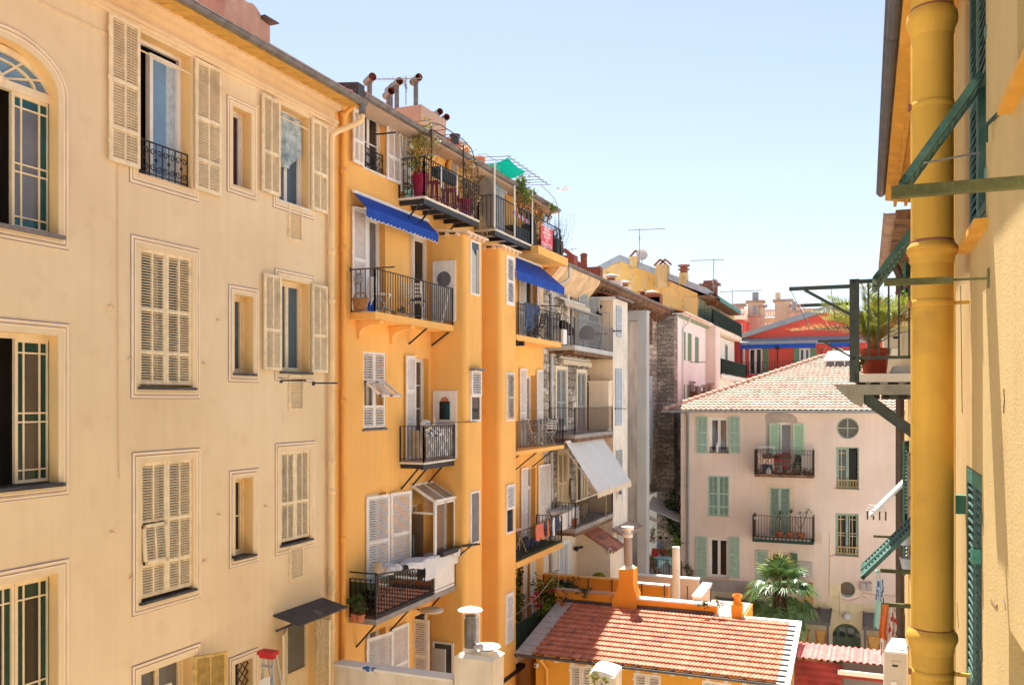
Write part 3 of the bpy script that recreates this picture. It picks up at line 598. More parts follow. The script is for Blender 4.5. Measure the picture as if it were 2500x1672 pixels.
a,b,c,d=INN['B4'];o=win(pale,FP,INN['B4'],dep=.28,fm='cream_paint',gl='glass_grey',leaves=2);mb_=(b-a)/2
leaf(o,FP,a,.02,c,d-.28,mb_,6,'shutter_cream',panels=[(0,.6),(.6,1)]);leaf(o,FP,b,.02,c,d-.02,mb_,28,'shutter_ochre',panels=[(0,.5),(.5,1)])
o=win(pale,FP,INN['C1'],dep=.27,leaves=1,fm='white_paint',gl='purple_cloth',fw=.04);sill(o,FP,INN['C1'],'pale_tan',.02)
o=win(pale,FP,INN['C2'],dep=.27,leaves=1,fm='cream_paint',gl='glass_painted_sky2');sill(o,FP,INN['C2'])
o=win(pale,FP,INN['C3'],dep=.27,leaves=1,nh=1,fm='cream_paint',gl='glass_dark');sill(o,FP,INN['C3'])
o=win(pale,FP,INN['C4'],dep=.27,leaves=1,fm='cream_paint',gl='glass_dark');a,b,c,d=INN['C4'];mb=MB()
for i in range(-4,12):
 z=c+i*.16;mb.bar(FP.p(a,-.1,z),FP.p(b,-.1,z+(b-a)),.014);mb.bar(FP.p(a,-.085,z+(b-a)),FP.p(b,-.085,z),.014)
part(mb,'lattice',['iron'],o)
o=win(pale,FP,INN['D1'],dep=.25,leaves=2,fm='white_paint',gl='glass_painted_sky2',fw=.045);sill(o,FP,INN['D1'],'white_slab',.02)
P2=[(0,.42),(.42,1)]
for x0,yt,yb,x1 in((1747,622,1270,1865),(2077,787,1392,2182)):leafpx(o,FP,'1',x0,yt,x1,yb,'shutter_cream',n=.06,panels=P2)
o=win(pale,FP,INN['D2'],dep=.25,leaves=2,fm='cream_paint',gl='glass_painted_sky2');sill(o,FP,INN['D2'])
for x0,yt,yb,x1 in((1760,345,990,1873),(2078,415,1006,2180)):leafpx(o,FP,'2',x0,yt,x1,yb,'shutter_cream',n=.06,panels=P2)
o=win(pale,FP,INN['D3'],dep=.25,fm='cream_paint');pair(o,FP,inset(INN['D3'],0,0,.05,0),'shutter_cream',panels=P2);sill(o,FP,INN['D3'])
for k,x0,yt,x1,yb in(('s',704,498.5,736,583),('s',705,914,738,1001.5),('s',706,1332,739,1417)):
 r=FP.R(k,x0,yt,x1,yb);leaf(pale,FP,r[0],.015,r[2],r[3],r[1]-r[0],0,'shutter_cream',panels=[(0,1)],cols=1,st=.03,name='vent',tight=False)
a,b,c,d=INN['D1'];cloth(FP,a+.05,b-.1,d-.1,c+.7,-.13,'thin blue and white patterned curtain hung outside a top floor window between cream shutters',['curtain_blue'],cat='curtain',name='curtain',folds=2,amp=.05,seed=3,drop=lambda t:.75*max(0,t-.5))
mb=MB();ring(mb,FP,(sD0,sD1,-7.9,zDt),inset((sD0,sD1,-7.9,zDt),.06),-.26,-.18);mb.box(FP,sD0+.06,sD1-.06,-.24,-.2,-7.9,-5.5);o=part(mb,'door',['cream_paint'],pale)
g=MB();g.face([FP.p(s_,-.23,z_) for s_,z_ in((sD0+.06,-5.5),(sD1-.06,-5.5),(sD1-.06,zDt-.06),(sD0+.06,zDt-.06))]);part(g,'pane',['glass_grey'],o)
leaf(o,FP,sD0,.02,-7.9,zDt-.05,.55,150,'shutter_cream',panels=[(0,.6),(.6,1)]);leaf(o,FP,sD1,.02,-7.9,zDt-.02,.55,116,'shutter_cream',panels=[(0,.35),(.35,1)])
s0,z1=FP.h('3',1765,1125);s1=FP.h('3',2085,1010)[0]
mb=MB();mb.hexa([FP.p(s0,0,z1),FP.p(s1,0,z1),FP.p(s1,.62,z1-.13),FP.p(s0,.62,z1-.13),FP.p(s0,0,z1+.035),FP.p(s1,0,z1+.035),FP.p(s1,.62,z1-.1),FP.p(s0,.62,z1-.1)]);mb.bar(FP.p(s0+.1,0,z1-.3),FP.p(s0+.1,.45,z1-.1),.04);mb.bar(FP.p(s1-.1,0,z1-.3),FP.p(s1-.1,.45,z1-.1),.04)
part(mb,'door_canopy',['slate'],pale)
ze=6.27;no=.66
mb=MB();mb.hexa([FP.p(3,0,6.36),FP.p(sP1,0,6.36),FP.p(sP1+.1,no-.05,ze-.02),FP.p(3,no-.05,ze-.02),FP.p(3,0,6.5),FP.p(sP1,0,6.5),FP.p(sP1+.1,no-.05,ze+.08),FP.p(3,no-.05,ze+.08)])
k=0;s=3.2
while s<sP1:
 for j in range(6):
  t0,t1=math.pi*j/6,math.pi*(j+1)/6
  mb.face([FP.p(s+.09-.09*math.cos(t0),no-.05,ze-.02-.01*math.sin(t0)),FP.p(s+.09-.09*math.cos(t1),no-.05,ze-.02-.01*math.sin(t1)),FP.p(s+.09-.09*math.cos(t1),.1,6.335-.012*math.sin(t1)),FP.p(s+.09-.09*math.cos(t0),.1,6.335-.012*math.sin(t0))],0,True)
 mb.face([FP.p(s+.09-.09*math.cos(math.pi*j/6),no-.05,ze-.02-.01*math.sin(math.pi*j/6)) for j in range(7)]);s+=.27
part(mb,'eave',['soffit'],pale)
mb=MB()
for n1,za,zb_ in((.05,5.86,5.92),(.09,5.92,5.98),(.13,6.2,6.27),(.17,6.27,6.34)):mb.box(FP,3,sP1+.03,.001,n1,za,zb_-.001)
mb.box(FP,3,sP1,.001,.02,5.52,5.54);part(mb,'cornice',['pale_plaster'],pale)
gutter(pale,FP,3,sP1+.12,no+.02,ze+.06,.085)
mb=MB();mb.hexa([FP.p(3,no,ze+.1),FP.p(sP1,no,ze+.1),FP.p(sP1,-4.5,ze+2.0),FP.p(3,-4.5,ze+2.0),FP.p(3,no,ze+.16),FP.p(sP1,no,ze+.16),FP.p(sP1,-4.5,ze+2.06),FP.p(3,-4.5,ze+2.06)]);roof=part(mb,'roof',['terracotta'],pale)
FC=left(-12.2)
s0,z0=FC.h('1',1470,80);s1,z1=FC.h('1',1735,60);s2=FC.h('1',1810,180)[0]
mb=MB();poly=[(s0,6.5),(s1,6.5),(s1,z1-.12)];rnd=random.Random(3)
for i in range(1,9):t=i/9;poly.append((s1+(s0-s1)*t,z1+rnd.uniform(-.06,.08)-.25*t*t))
mb.prism(FC,poly,-.7,0);mb.prism(FC,[(s1,6.5),(s2,6.5),(s2,FC.h('1',1810,175)[1]),(s1,FC.h('1',1750,120)[1])],-.6,-.05)
mb.hexa([FC.p(s1+.02,-.65,FC.h('1',1750,118)[1]),FC.p(s2+.12,-.65,FC.h('1',1830,165)[1]),FC.p(s2+.12,.1,FC.h('1',1850,178)[1]),FC.p(s1+.02,.1,FC.h('1',1750,118)[1]),FC.p(s1+.02,-.65,FC.h('1',1750,112)[1]),FC.p(s2+.12,-.65,FC.h('1',1830,159)[1]),FC.p(s2+.12,.1,FC.h('1',1850,170)[1]),FC.p(s1+.02,.1,FC.h('1',1750,110)[1])],1)
part(mb,'chimney',['chimney_plaster','slate'],roof)
xq=FP.h('2',2208,700,.1);sp=xq[0]
zz=lambda y:FP.h('s',810,y,.1)[1]
mb=MB();P0_=FP.p(sP1+.02,no+.02,ze+.0);mb.tube([P0_,P0_-Vector((0,0,.22))],.075,12);part(mb,'pipe_outlet',['zinc'],pale)
drainpipe(pale,FP,sp,.1,GZ,zz(345),.062,'cream_pipe',[zz(y) for y in(616,735,1130,1200,1400,1440,1535)],top=[(sp,.12,zz(330)),(sp+.1,.2,zz(318)),(sP1-.05,no-.12,ze-.42),(sP1+.02,no+.01,ze-.32),(sP1+.02,no+.02,ze-.15)])
mb=MB();s_,zt_=FP.h('1',779,1090);mb.tube([FP.p(s_,.012,zt_+.3),FP.p(s_+.01,.012,0),FP.p(s_+.03,.012,-1.2)],.008,5);part(mb,'cable',['pale_tan'],pale)
def dryingbar(fr,k,x0,y0,x1,y1,label,mat='iron',r=.03,cat='drying bar',name='drying_bar',rot=False):
 """a bar out of the wall, its wall end and tip given in the photo"""
 s,z=fr.h(k,x0,y0);o=fr.p(s,0,z);nn=fr.nd;d=ray(*Q(k,x1,y1));sd=fr.sd;t=o.dot(sd)/d.dot(sd);L=(d*t-o).dot(nn)
 mb=MB();mb.bar(fr.p(s,0,z),fr.p(s,L,z),r,r);mb.box(fr,s-.04,s+.04,-.002,.012,z-.05,z+.05)
 return single(mb,name,[mat],label,cat,None)
dryingbar(FP,'2',1870,1060,2036,1062,'short black bar sticking out of the pale wall just above a narrow cream vent')
dryingbar(FP,'2',2085,1078,2246,1078,'black bar crossing the cream drainpipe on the pale wall, right of a cream vent')
dryingbar(FP,'3',1500,740,1557,745,'short thick black bar beneath the sill of a narrow dark window on the pale wall',r=.05)
LX=front(13.2);s0,zt=LX.h('3',1690,1350);s1=LX.h('3',1775,1350)[0]
t=thing('step_ladder','aluminium step ladder with a red plastic top standing by the pale wall door','ladder',LX.p((s0+s1)/2,0,-7.6))
mb=MB()
for s in(s0+.05,s1-.05):mb.bar(LX.p(s,0,zt),LX.p(s+(.12 if s>(s0+s1)/2 else-.12),.05,-7.6),.05,.025);mb.bar(LX.p(s,-.1,zt),LX.p(s+(.12 if s>(s0+s1)/2 else-.12),-.8,-7.6),.03,.02)
for i in range(1,7):z=zt-i*.26;mb.box(LX,s0+.02,s1-.02,-.03,.05,z,z+.02)
part(mb,'frame',['zinc_light'],t);mb=MB();mb.box(LX,s0-.02,s1+.02,-.1,.1,zt-.04,zt+.03);mb.box(LX,s0,s1,-.06,.06,zt-.1,zt-.04);part(mb,'top',['red_cloth'],t)
mb=MB();s0,zt=LX.h('3',1700,1490);s1=LX.h('3',1765,1490)[0];mb.hexa([LX.p(s0-.1,.3,-7.6),LX.p(s1+.1,.3,-7.6),LX.p(s1+.1,.33,-7.6),LX.p(s0-.1,.33,-7.6),LX.p(s0,.08,zt-.1),LX.p(s1,.08,zt),LX.p(s1,.11,zt),LX.p(s0,.11,zt-.1)]);single(mb,'board',['white_paint'],'white board leaning against the red topped step ladder','board')
for k,x,y in(('2',728,567),('2',1445,660),('2',855,917),('2',1352,945),('3',720,580),('3',1408,465),('3',1712,412),('3',1317,765),('3',840,877)):
 s,z=FP.h(k,x,y);mb=MB();mb.ball(FP.p(s,.02,z),.028,0,7);mb.bar(FP.p(s,.02,z),FP.p(s+.03,.06,z-.02),.015);part(mb,'shutter_stay',['pale_tan'],pale)
# orange building
FO=left(-10.85);FB=left(-9.9);SA=sP1;SB=29.3
orange=thing('apartment_building','bright orange apartment building with balconies and two square projecting bays','building',FO.p(20,0,GZ))
LV=(4.93,1.955,-1.5,-4.78,-7.85)
T1=FO.R('4',376,415,522,803);T2=FO.R('4',690,600,748,960);T2=(T2[0],T2[1],LV[0],LV[0]+1.56)
T3=FO.R('4',905,750,935,900);T3=(T3[0],T3[1],LV[0],LV[0]+1.5)
D1=FO.R('5',290,235,434,870);D1=(D1[0],D1[1],LV[1],LV[1]+2.35);D2=FO.R('5',600,405,745,900);D2=(D2[0],D2[1],LV[1],LV[1]+2.3)
W3=FO.R('6',290,100,437,618);F3=FO.R('6',600,140,720,800);F3=(F3[0],F3[1],LV[2],F3[3])
W4=FO.R('6',306,1050,440,1500);W4=(W4[0],W4[1],LV[3],W4[3]);F4=FO.R('6',620,1185,682,1400);F4=(F4[0],F4[1],LV[3],LV[3]+2.15)
W5=FO.R('7',345,1200,485,1500);W5=(W5[0],W5[1],LV[4],W5[3]);F5=FO.R('7',700,1060,830,1400);F5=(F5[0],F5[1],LV[4],F5[3])
def RD(k,x0,x1,lv,hh):a=FO.h(k,x0,0)[0];b=FO.h(k,x1,0)[0];return(a,b,lv,lv+hh)
G2=RD('5',1340,1435,LV[1],2.25);G3=RD('6',1350,1425,LV[2],2.35);G4=RD('6',1345,1425,LV[3],2.5);G5=RD('a5',165,212,LV[4]+.25,2.1);G1=(24.9,25.9,LV[0],LV[0]+1.52);G1b=(27.4,28.4,LV[0],LV[0]+1.52)
OH=[T1,T2,T3,D1,D2,W3,F3,W4,F4,W5,F5,G2,G3,G4,G5,G1,G1b]
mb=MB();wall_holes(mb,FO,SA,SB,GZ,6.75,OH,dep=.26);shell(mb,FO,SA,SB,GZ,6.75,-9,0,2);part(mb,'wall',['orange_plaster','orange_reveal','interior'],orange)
mb=MB();gz=6.56;gn=.55
mb.hexa([FO.p(SA,0,6.5),FO.p(SB,0,6.5),FO.p(SB,gn-.06,gz-.06),FO.p(SA,gn-.06,gz-.06),FO.p(SA,0,6.75),FO.p(SB,0,6.75),FO.p(SB,gn-.06,gz+.05),FO.p(SA,gn-.06,gz+.05)]);part(mb,'eave',['beige_plaster'],orange)
gutter(orange,FO,SA+.3,SB,gn+.02,gz+.05,.085)
mb=MB();A=[FO.p(SA+.2,gn,gz+.09),FO.p(SB,gn,gz+.09),FO.p(SB,-5,gz+.55),FO.p(SA+.2,-5,gz+.55)]
mb.hexa(A+[q+Vector((0,0,.06)) for q in A]);roof_o=part(mb,'roof',['terracotta'],orange)
s0,z0=FO.h('4',0,140,.3);mb=MB();mb.hexa([FO.p(SA+.02,.62,gz-.08),FO.p(SA+.28,.62,gz-.08),FO.p(SA+.28,-5,gz+.6),FO.p(SA+.02,-5,gz+.6),FO.p(SA+.02,.62,gz+.2),FO.p(SA+.28,.62,gz+.2),FO.p(SA+.28,-5,gz+.85),FO.p(SA+.02,-5,gz+.85)]);part(mb,'verge',['slate'],orange)
def flue_pot(c,h,ang,r=.105):
 mb=MB();c=Vector(c);mb.tube([c,c+Vector((0,0,h))],r*.62,12);mb.lathe(c+Vector((0,0,h*.55)),[(r*.66,0),(r*.66,.04)],12)
 d=Vector((math.cos(ang),math.sin(ang),0));z=c+Vector((0,0,h+r*.9));mb.tube([c+Vector((0,0,h-.02)),c+Vector((0,0,h+.1)),z],[r*.62,r*.9,r*.8],12)
 mb.tube([z-d*r*2.3,z+d*r*2.3],r,14,0,False);mb.tube([z-d*r*2.25,z+d*r*2.25],r*.93,14,1,False)
 mb.face([z-d*.1+Vector((-d.y,d.x,0))*(r*.9*math.cos(t*.6283))+Vector((0,0,r*.9*math.sin(t*.6283))) for t in range(10)],1);return mb
def chim(fr,k,x0,x1,yt,dep,pots,mat='beige_plaster',zb=6.9,parent=None,cap=None):
 s0,zt=fr.h(k,x0,yt);s1=fr.h(k,x1,yt)[0];mb=MB();mb.box(fr,s0,s1,-dep,0,zb,zt)
 if cap:mb.box(fr,s0-.06,s1+.06,-dep-.06,.06,zt,zt+.07)
 o=part(mb,'chimney',[mat],parent)
 for(k2,x,y,h,q) in pots:
  s,z=fr.h(k2,x,y,-q);part(flue_pot(fr.p(s,-q,zt),max(.25,z-zt),math.pi/2*.82),'flue',['zinc','flue_red'],o)
 return o
FC1=left(-12.4);f2=front(21.3)
s0,zt=FC1.h('b3',535,470);cz=f2.h('b3',880,443)[1]
YB=21.8;fk=front(YB);x1,ztc=fk.h('b3',880,445);x0=fk.h('b3',560,470)[0];mb=MB();mb.box(fk,x0,x1,-1.5,0,6.0,ztc);ch1=part(mb,'chimney',['beige_plaster'],roof_o)
for x,y,dn,ang in((812,175,.4,-1.2),(568,225,.35,-1.1),(490,285,.9,-1.15),(462,350,.5,-1.15)):
 f_=front(YB+dn);x_,z_=f_.h('b3',x,y);part(flue_pot(f_.p(x_,0,ztc-.1),z_-ztc+.1,R_(-40)),'flue',['zinc','flue_red'],ch1)
f_=front(20.2);x_,z_=f_.h('b3',222,175);part(flue_pot(f_.p(x_,0,6.5),z_-6.5,R_(140)),'flue',['zinc','flue_red'],roof_o)
fk=front(25.4);x1,zt2=fk.h('b3',1300,850);x0=fk.h('b3',1040,830)[0];mb=MB();mb.box(fk,x0,x1,-1.2,0,6.0,zt2);ch2=part(mb,'chimney',['beige_plaster'],roof_o)
for x,y,dn in((1085,600,.3),(1170,670,.3),(1000,640,.9)):
 f_=front(25.4+dn);x_,z_=f_.h('b3',x,y);part(flue_pot(f_.p(x_,0,zt2-.1),z_-zt2+.1,R_(-40)),'flue',['zinc','flue_red'],ch2)
f_=front(25.0);x_,z_=f_.h('b3',1310,1000);zt_=f_.h('b3',1310,850)[1];mb=MB();mb._lathe(f_.p(x_,0,z_),[(.12,-.4),(.14,-.2),(.2,.0),(.22,.05),(.1,.06)],12,0);mb.tube([f_.p(x_,0,z_+.05),f_.p(x_,0,zt_)],.13,12,1);mb.lathe(f_.p(x_,0,zt_),[(.17,0),(.17,.04)],12,1);part(mb,'flue',['terracotta','anthracite'],roof_o)
f_=front(28.0);x_,z_=f_.h('b2',225,180);mb=MB();mb._lathe(f_.p(x_,0,z_-.3),[(.1,-.6),(.12,0),(.2,.22),(.24,.5),(.12,.5),(.1,.2)],12,0);part(mb,'flue',['terracotta'],roof_o)
f_=front(21.9);xa,za=f_.h('b3',685,455);zb_=f_.h('b3',677,85)[1];antenna(f_.p(xa,0,za),zb_-za,'tv antenna with a long toothed boom on the beige chimney above the blue awning',1.5,R_(200),12,True,.014)
def rpoly(s0,s1,d,r=.13):
 P=[(s0,-.02)]
 for cx,a0 in((s0+r,180),(s1-r,90)):
  for j in range(6):t=R_(a0-90*j/5);P.append((cx+r*math.cos(t),d-r+r*math.sin(t)))
 return P+[(s1,-.02)]
BD=.95
def bay(s0,s1,zt,zb):
 mb=MB();poly=rpoly(s0,s1,BD);A=[FO.p(s,n,zb) for s,n in poly];B_=[FO.p(s,n,zt) for s,n in poly]
 for i in range(len(poly)-1):mb.face([A[i+1],A[i],B_[i],B_[i+1]],0,True)
 mb.face(B_[::-1]);mb.face(A);o=part(mb,'bay',['orange_plaster'],orange)
 c=MB();c.hexa([FO.p(s0-.1,-.02,zt+.12),FO.p(s1+.1,-.02,zt+.12),FO.p(s1+.1,BD+.12,zt+.0),FO.p(s0-.1,BD+.12,zt+.0),FO.p(s0-.1,-.02,zt+.17),FO.p(s1+.1,-.02,zt+.17),FO.p(s1+.1,BD+.12,zt+.05),FO.p(s0-.1,BD+.12,zt+.05)])
 for i in range(4):s=s0+(s1-s0)*(i+.5)/4;c.box(FO,s-.05,s+.05,BD-.02,BD+.1,zt-.08,zt+.01)
 for i in range(3):n=.15+.3*i;c.box(FO,s0-.08,s0+.02,n-.04,n+.04,zt-.06,zt+.1-n*.1)
 part(c,'bay_roof',['bay_side'],o);return o
p1z=FB.h('5',1085,455)[1];p2z=FB.h('5',1308,540)[1]
E1=FB.h('5',1081,800)[0];E2=(FB.h('5',1196,800)[0],FB.h('5',1304,800)[0]);E1a=20.9
bay1=bay(E1a,E1,p1z,FB.h('7',1150,1650)[1]-2);bay2=bay(E2[0],E2[1],p2z,-9.3)
def baywin(o,k,x0,yt,x1,yb,kind):
 r=FB.R(k,x0,yt,x1,yb);a,b,c,d=r;mb=MB();ring(mb,FB,r,inset(r,.05),-.02,.035);zt=c+(d-c)*.5
 if kind in('glass','curtain','half'):
  if kind=='half':mb.box(FB,a+.05,b-.05,0,.03,zt-.025,zt+.025)
  w_=part(mb,'window',['white_paint'],o);g=MB();q=inset(r,.05);g.face([FB.p(s,.008,z) for s,z in((q[0],q[2]),(q[1],q[2]),(q[1],q[3]),(q[0],q[3]))]);part(g,'pane',['glass_dark' if kind!='glass' else 'glass_grey'],w_)
  if kind=='half':leaf(w_,FB,a,.05,zt,d,b-a,0,'shutter_white',tight=False,panels=[(0,1)],cols=1,pitch=.06)
 else:
  w_=part(mb,'window',['white_paint'],o);leaf(w_,FB,a+.045,.03,c+.04,d-.04,b-a-.09,0,kind,tight=False,panels=[(0,.48),(.48,1)],cols=1,pitch=.06)
  g=MB();q=inset(r,.045);g.face([FB.p(s,.006,z) for s,z in((q[0],q[2]),(q[1],q[2]),(q[1],q[3]),(q[0],q[3]))]);part(g,'pane',['glass_dark'],w_)
 return w_
o=baywin(bay1,'5',993,445,1053,806,'curtain');r=FB.R('5',1000,500,1030,800)
g=MB();g.face([FB.p(s,.02,z) for s,z in((r[0],r[2]),(r[1],r[2]),(r[1],r[3]-.2),(r[0],r[3]))]);g.box(FB,r[1]+.02,r[1]+.07,.01,.05,r[2]+.02,r[3]);part(g,'casement',['curtain','shutter_blue'],o)
baywin(bay1,'6',993,228,1057,565,'half');mb=MB();r=FB.R('6',990,212,1060,228);mb.box(FB,r[0],r[1],0,.16,r[2],r[3]);part(mb,'lintel_shelf',['stone_sill'],bay1)
baywin(bay1,'6',993,1030,1053,1380,'glass');baywin(bay1,'7',1118,1050,1167,1330,'shutter_white')
baywin(bay2,'5',1228,545,1280,873,'shutter_white');baywin(bay2,'6',1230,240,1280,562,'shutter_old');baywin(bay2,'6',1227,985,1278,1310,'half');baywin(bay2,'7',1360,905,1418,1272,'shutter_white')
mb=MB();s0,z0=FB.h('7',1335,1530);s1=FB.h('7',1435,1470)[0];mb.box(FB,E2[0],E2[1]+.6,-.9,.03,z0-.12,z0);part(mb,'ledge',['iron'],orange)
S1=front(E1a)
def cabinet(k,x0,yt,x1,yb,kind):
 a,b,c,d=S1.R(k,x0,yt,x1,yb);mb=MB();ring(mb,S1,(a,b,c,d),inset((a,b,c,d),.035),0,.05);mb.box(S1,a+.035,b-.035,0,.03,c+.035,d-.035)
 for i in range(1,4):s=a+(b-a)*i/4;mb.box(S1,s-.005,s+.005,.03,.036,c+.05,d-.05)
 mb.box(S1,a+.06,b-.06,.03,.042,d-.32,d-.25);o=part(mb,'cabinet_door',['shutter_white'],bay1);g=MB();m=(a+b)/2
 if kind=='round':
  zc=S1.h(k,822,708)[1];rr=.2;g.face([S1.p(m+rr*math.cos(t*.2618),.045,zc+rr*math.sin(t*.2618)) for t in range(24)])
  for q in(.0,):pass
  part(g,'pane',['glass_grey'],o)
 else:
  zt=S1.h(k,830,432)[1];zb_=S1.h(k,830,550)[1];w_=.15;g.face([S1.p(s,.045,z) for s,z in((m-w_,zb_),(m+w_,zb_),(m+w_,zt),(m-w_,zt))]);g.face([S1.p(m+w_*.8*math.cos(math.pi*t/12),.045,zt+w_*.8*math.sin(math.pi*t/12)) for t in range(13)],1);g.face([S1.p(s,.047,z) for s,z in((m+.02,zb_),(m+w_,zb_),(m+w_,zt-.05),(m+.04,zt-.05))],2);part(g,'pane',['glass_dark','terracotta','glass_teal'],o)
 return o
cabinet('5',752,592,901,990,'round');cabinet('6',754,362,908,800,'arch')
o=cabinet('7',832,1262,985,1540,'arch') if 0 else None
a,b,c,d=S1.R('7',832,1240,985,1540);mb=MB();ring(mb,S1,(a,b,c-.6,d),inset((a,b,c-.6,d),.05),0,.04);mb.box(S1,a+.05,b-.05,0,.004,c-.5,d-.05,1);mb.hexa([S1.p(a+.05,.05,c-.5),S1.p(b-.12,.22,c-.5),S1.p(b-.12,.24,c-.5),S1.p(a+.05,.07,c-.5),S1.p(a+.05,.05,d-.18),S1.p(b-.12,.22,d-.12),S1.p(b-.12,.24,d-.12),S1.p(a+.05,.07,d-.18)]);part(mb,'cabinet_door',['shutter_white','interior'],bay1,'small whitish cabinet door standing ajar')
o=win(orange,FO,T1,dep=.2,leaves=2,nh=1,fm='white_paint',gl='glass_dark');scrolls(o,FO,T1[0]+.02,T1[1]-.02,T1[2]+.02,T1[2]+.5,-.05,k=3);sill(o,FO,T1,'white_slab',.05)
leafpx(o,FO,'4',320,425,388,770,'shutter_white',n=.09,panels=P2);leafpx(o,FO,'4',535,512,622,880,'shutter_white',n=.06,panels=P2)
o=win(orange,FO,T2,dep=.2,leaves=1,nh=2,gl='glass_painted_sky2');leafpx(o,FO,'4',626,570,686,960,'shutter_white',n=.05,panels=P2)
o=win(orange,FO,T3,dep=.2,leaves=1);leafpx(o,FO,'4',926,744,983,900,'shutter_white',n=.05,panels=P2)
o=win(orange,FO,D1,dep=.22,leaves=2,gl='glass_grey',nh=0,fw=.06,name='french_door');r=FO.R('5',205,210,292,815);leaf(o,FO,r[0],.05,LV[1]+.05,LV[1]+2.35,r[1]-r[0],3,'shutter_white',panels=[(0,.5),(.5,1)],cols=1,pitch=.05)
o=win(orange,FO,D2,dep=.24,leaves=1,gl='glass_dark',name='french_door',fw=.07);mb=MB();mb.box(FO,D2[0]+.0,D2[0]+.035,-.2,.1,LV[1],D2[3]);part(mb,'casement',['white_paint'],o)
o=win(orange,FO,W3,dep=.25,leaves=2,fm='cream_paint',gl='glass_grey');pair(o,FO,inset(W3,0,0,.03,0),'shutter_white',panels=[(0,.28),(.28,.62),(.62,1)],flaps=(1,1),flapang=52,cols=1,pitch=.055);sill(o,FO,W3,'stone_sill',.04)
o=win(orange,FO,F3,dep=.22,leaves=1,nh=3,gl='glass_brown',name='french_door',fw=.05);r=FO.R('6',558,128,621,800);leaf(o,FO,r[0],.06,LV[2]+.03,r[3],r[1]-r[0],0,'shutter_white',panels=[(0,.36),(.36,.66),(.66,1)],cols=1,pitch=.055)
o=win(orange,FO,W4,dep=.25,leaves=2,fm='white_paint',name='french_door');r=FO.R('6',302,1062,437,1400);leaf(o,FO,r[0],.03,LV[3]+.03,r[3],(r[1]-r[0])*.93,8,'shutter_white',tight=False,panels=[(0,.3),(.3,.58),(.58,1)],cols=1,pitch=.055,st=.075)
r=FO.R('6',457,1036,565,1400);leaf(o,FO,r[0],.05,LV[3]+.03,r[3],(r[1]-r[0])*.97,10,'shutter_white',tight=False,panels=[(0,.3),(.3,.6),(.6,1)],cols=1,pitch=.055,st=.075)
o=win(orange,FO,F4,dep=.22,leaves=1,nh=2,gl='glass_dark',name='french_door')
o=win(orange,FO,W5,dep=.25,leaves=2,fm='white_paint',gl='glass_grey',name='french_door');r=FO.R('7',336,1228,484,1500);leaf(o,FO,r[0],.03,LV[4]+.03,r[3],r[1]-r[0],12,'shutter_white',tight=False,panels=[(0,.3),(.3,.58),(.58,1)],cols=1,pitch=.055,st=.075)
r=FO.R('7',516,1156,634,1500);leaf(o,FO,r[0],.05,LV[4]+.03,r[3],r[1]-r[0],2,'shutter_white',tight=False,panels=[(0,.3),(.3,.6),(.6,1)],cols=1,pitch=.055,st=.075)
o=win(orange,FO,F5,dep=.22,leaves=1,gl='glass_dark',name='french_door');fy=front(F5[0]-.02);xa,za=fy.h('7',682,1080);xb=fy.h('7',803,1085)[0];leaf(o,fy,xa,0,LV[4]+.03,za,xb-xa,0,'shutter_white',tight=False,panels=[(0,.3),(.3,.6),(.6,1)],cols=1,pitch=.055,st=.075)
GN=.95;gs0=E2[1]-.05
o=win(orange,FO,G2,dep=.22,leaves=2,gl='glass_dark',name='french_door');leafpx(o,FO,'5',1318,690,1362,1100,'shutter_white',n=.05,panels=P2);leafpx(o,FO,'5',1437,740,1466,1120,'shutter_white',n=.05,panels=P2)
r3=FO.R('6',1314,213,1358,700);o=win(orange,FO,G3,dep=.24,leaves=2,gl='glass_brown',nh=2,name='french_door');leaf(o,FO,r3[0],.05,LV[2]+.03,r3[3],r3[1]-r3[0],0,'shutter_white',panels=P2);r3=FO.R('6',1426,222,1466,700);leaf(o,FO,r3[0],.05,LV[2]+.03,r3[3],r3[1]-r3[0],0,'shutter_white',panels=P2)
r3=FO.R('6',1322,872,1365,1250);o=win(orange,FO,G4,dep=.24,leaves=2,gl='glass_dark',tr=.75,name='french_door');leaf(o,FO,r3[0],.05,LV[3]+.03,r3[3],r3[1]-r3[0],0,'shutter_white',panels=P2);r3=FO.R('6',1436,852,1500,1250);leaf(o,FO,r3[0],.05,LV[3]+.03,r3[3],r3[1]-r3[0],5,'shutter_white',panels=P2)
r3=FO.R('a5',142,235,180,700);o=win(orange,FO,G5,dep=.24,leaves=1,gl='glass_dark');leaf(o,FO,r3[0],.05,G5[2],r3[3],r3[1]-r3[0],0,'shutter_white',panels=P2);r3=FO.R('a5',210,200,268,650);leaf(o,FO,r3[0],.05,G5[2],r3[3],r3[1]-r3[0],0,'shutter_white',panels=P2);sill(o,FO,(G5[0]-.3,G5[1]+.3,G5[2],0),'orange_plaster',.1)
for r in(G1,G1b):win(orange,FO,r,dep=.2,leaves=2,gl='glass_dark',name='french_door')
b0,f0=FO.h('4',606,1000)[0],22.3
hN=.73
bal1=balcony(orange,FO,b0,f0,hN,LV[0],.05,'white_slab','iron',.95,(1,1),beams=6,struts=(b0+.15,b0+.75,b0+2.3),rk=dict(mid=.82,gap=.12,w=.016))
bal2=balcony(orange,FO,23.5,26.4,.68,LV[0],.05,'white_slab','iron',.98,(1,0),beams=4,struts=(),rk=dict(gap=.13,w=.016))
mb=MB();mb.box(FO,26.4,29.3,0,.9,LV[0]-.28,LV[0]-.02);sl2=part(mb,'balcony',['orange_plaster'],orange);railing(sl2,FO,[(26.37,.65),(29.2,.65),(29.2,.02)],LV[0],.98,'iron',.13,.016)
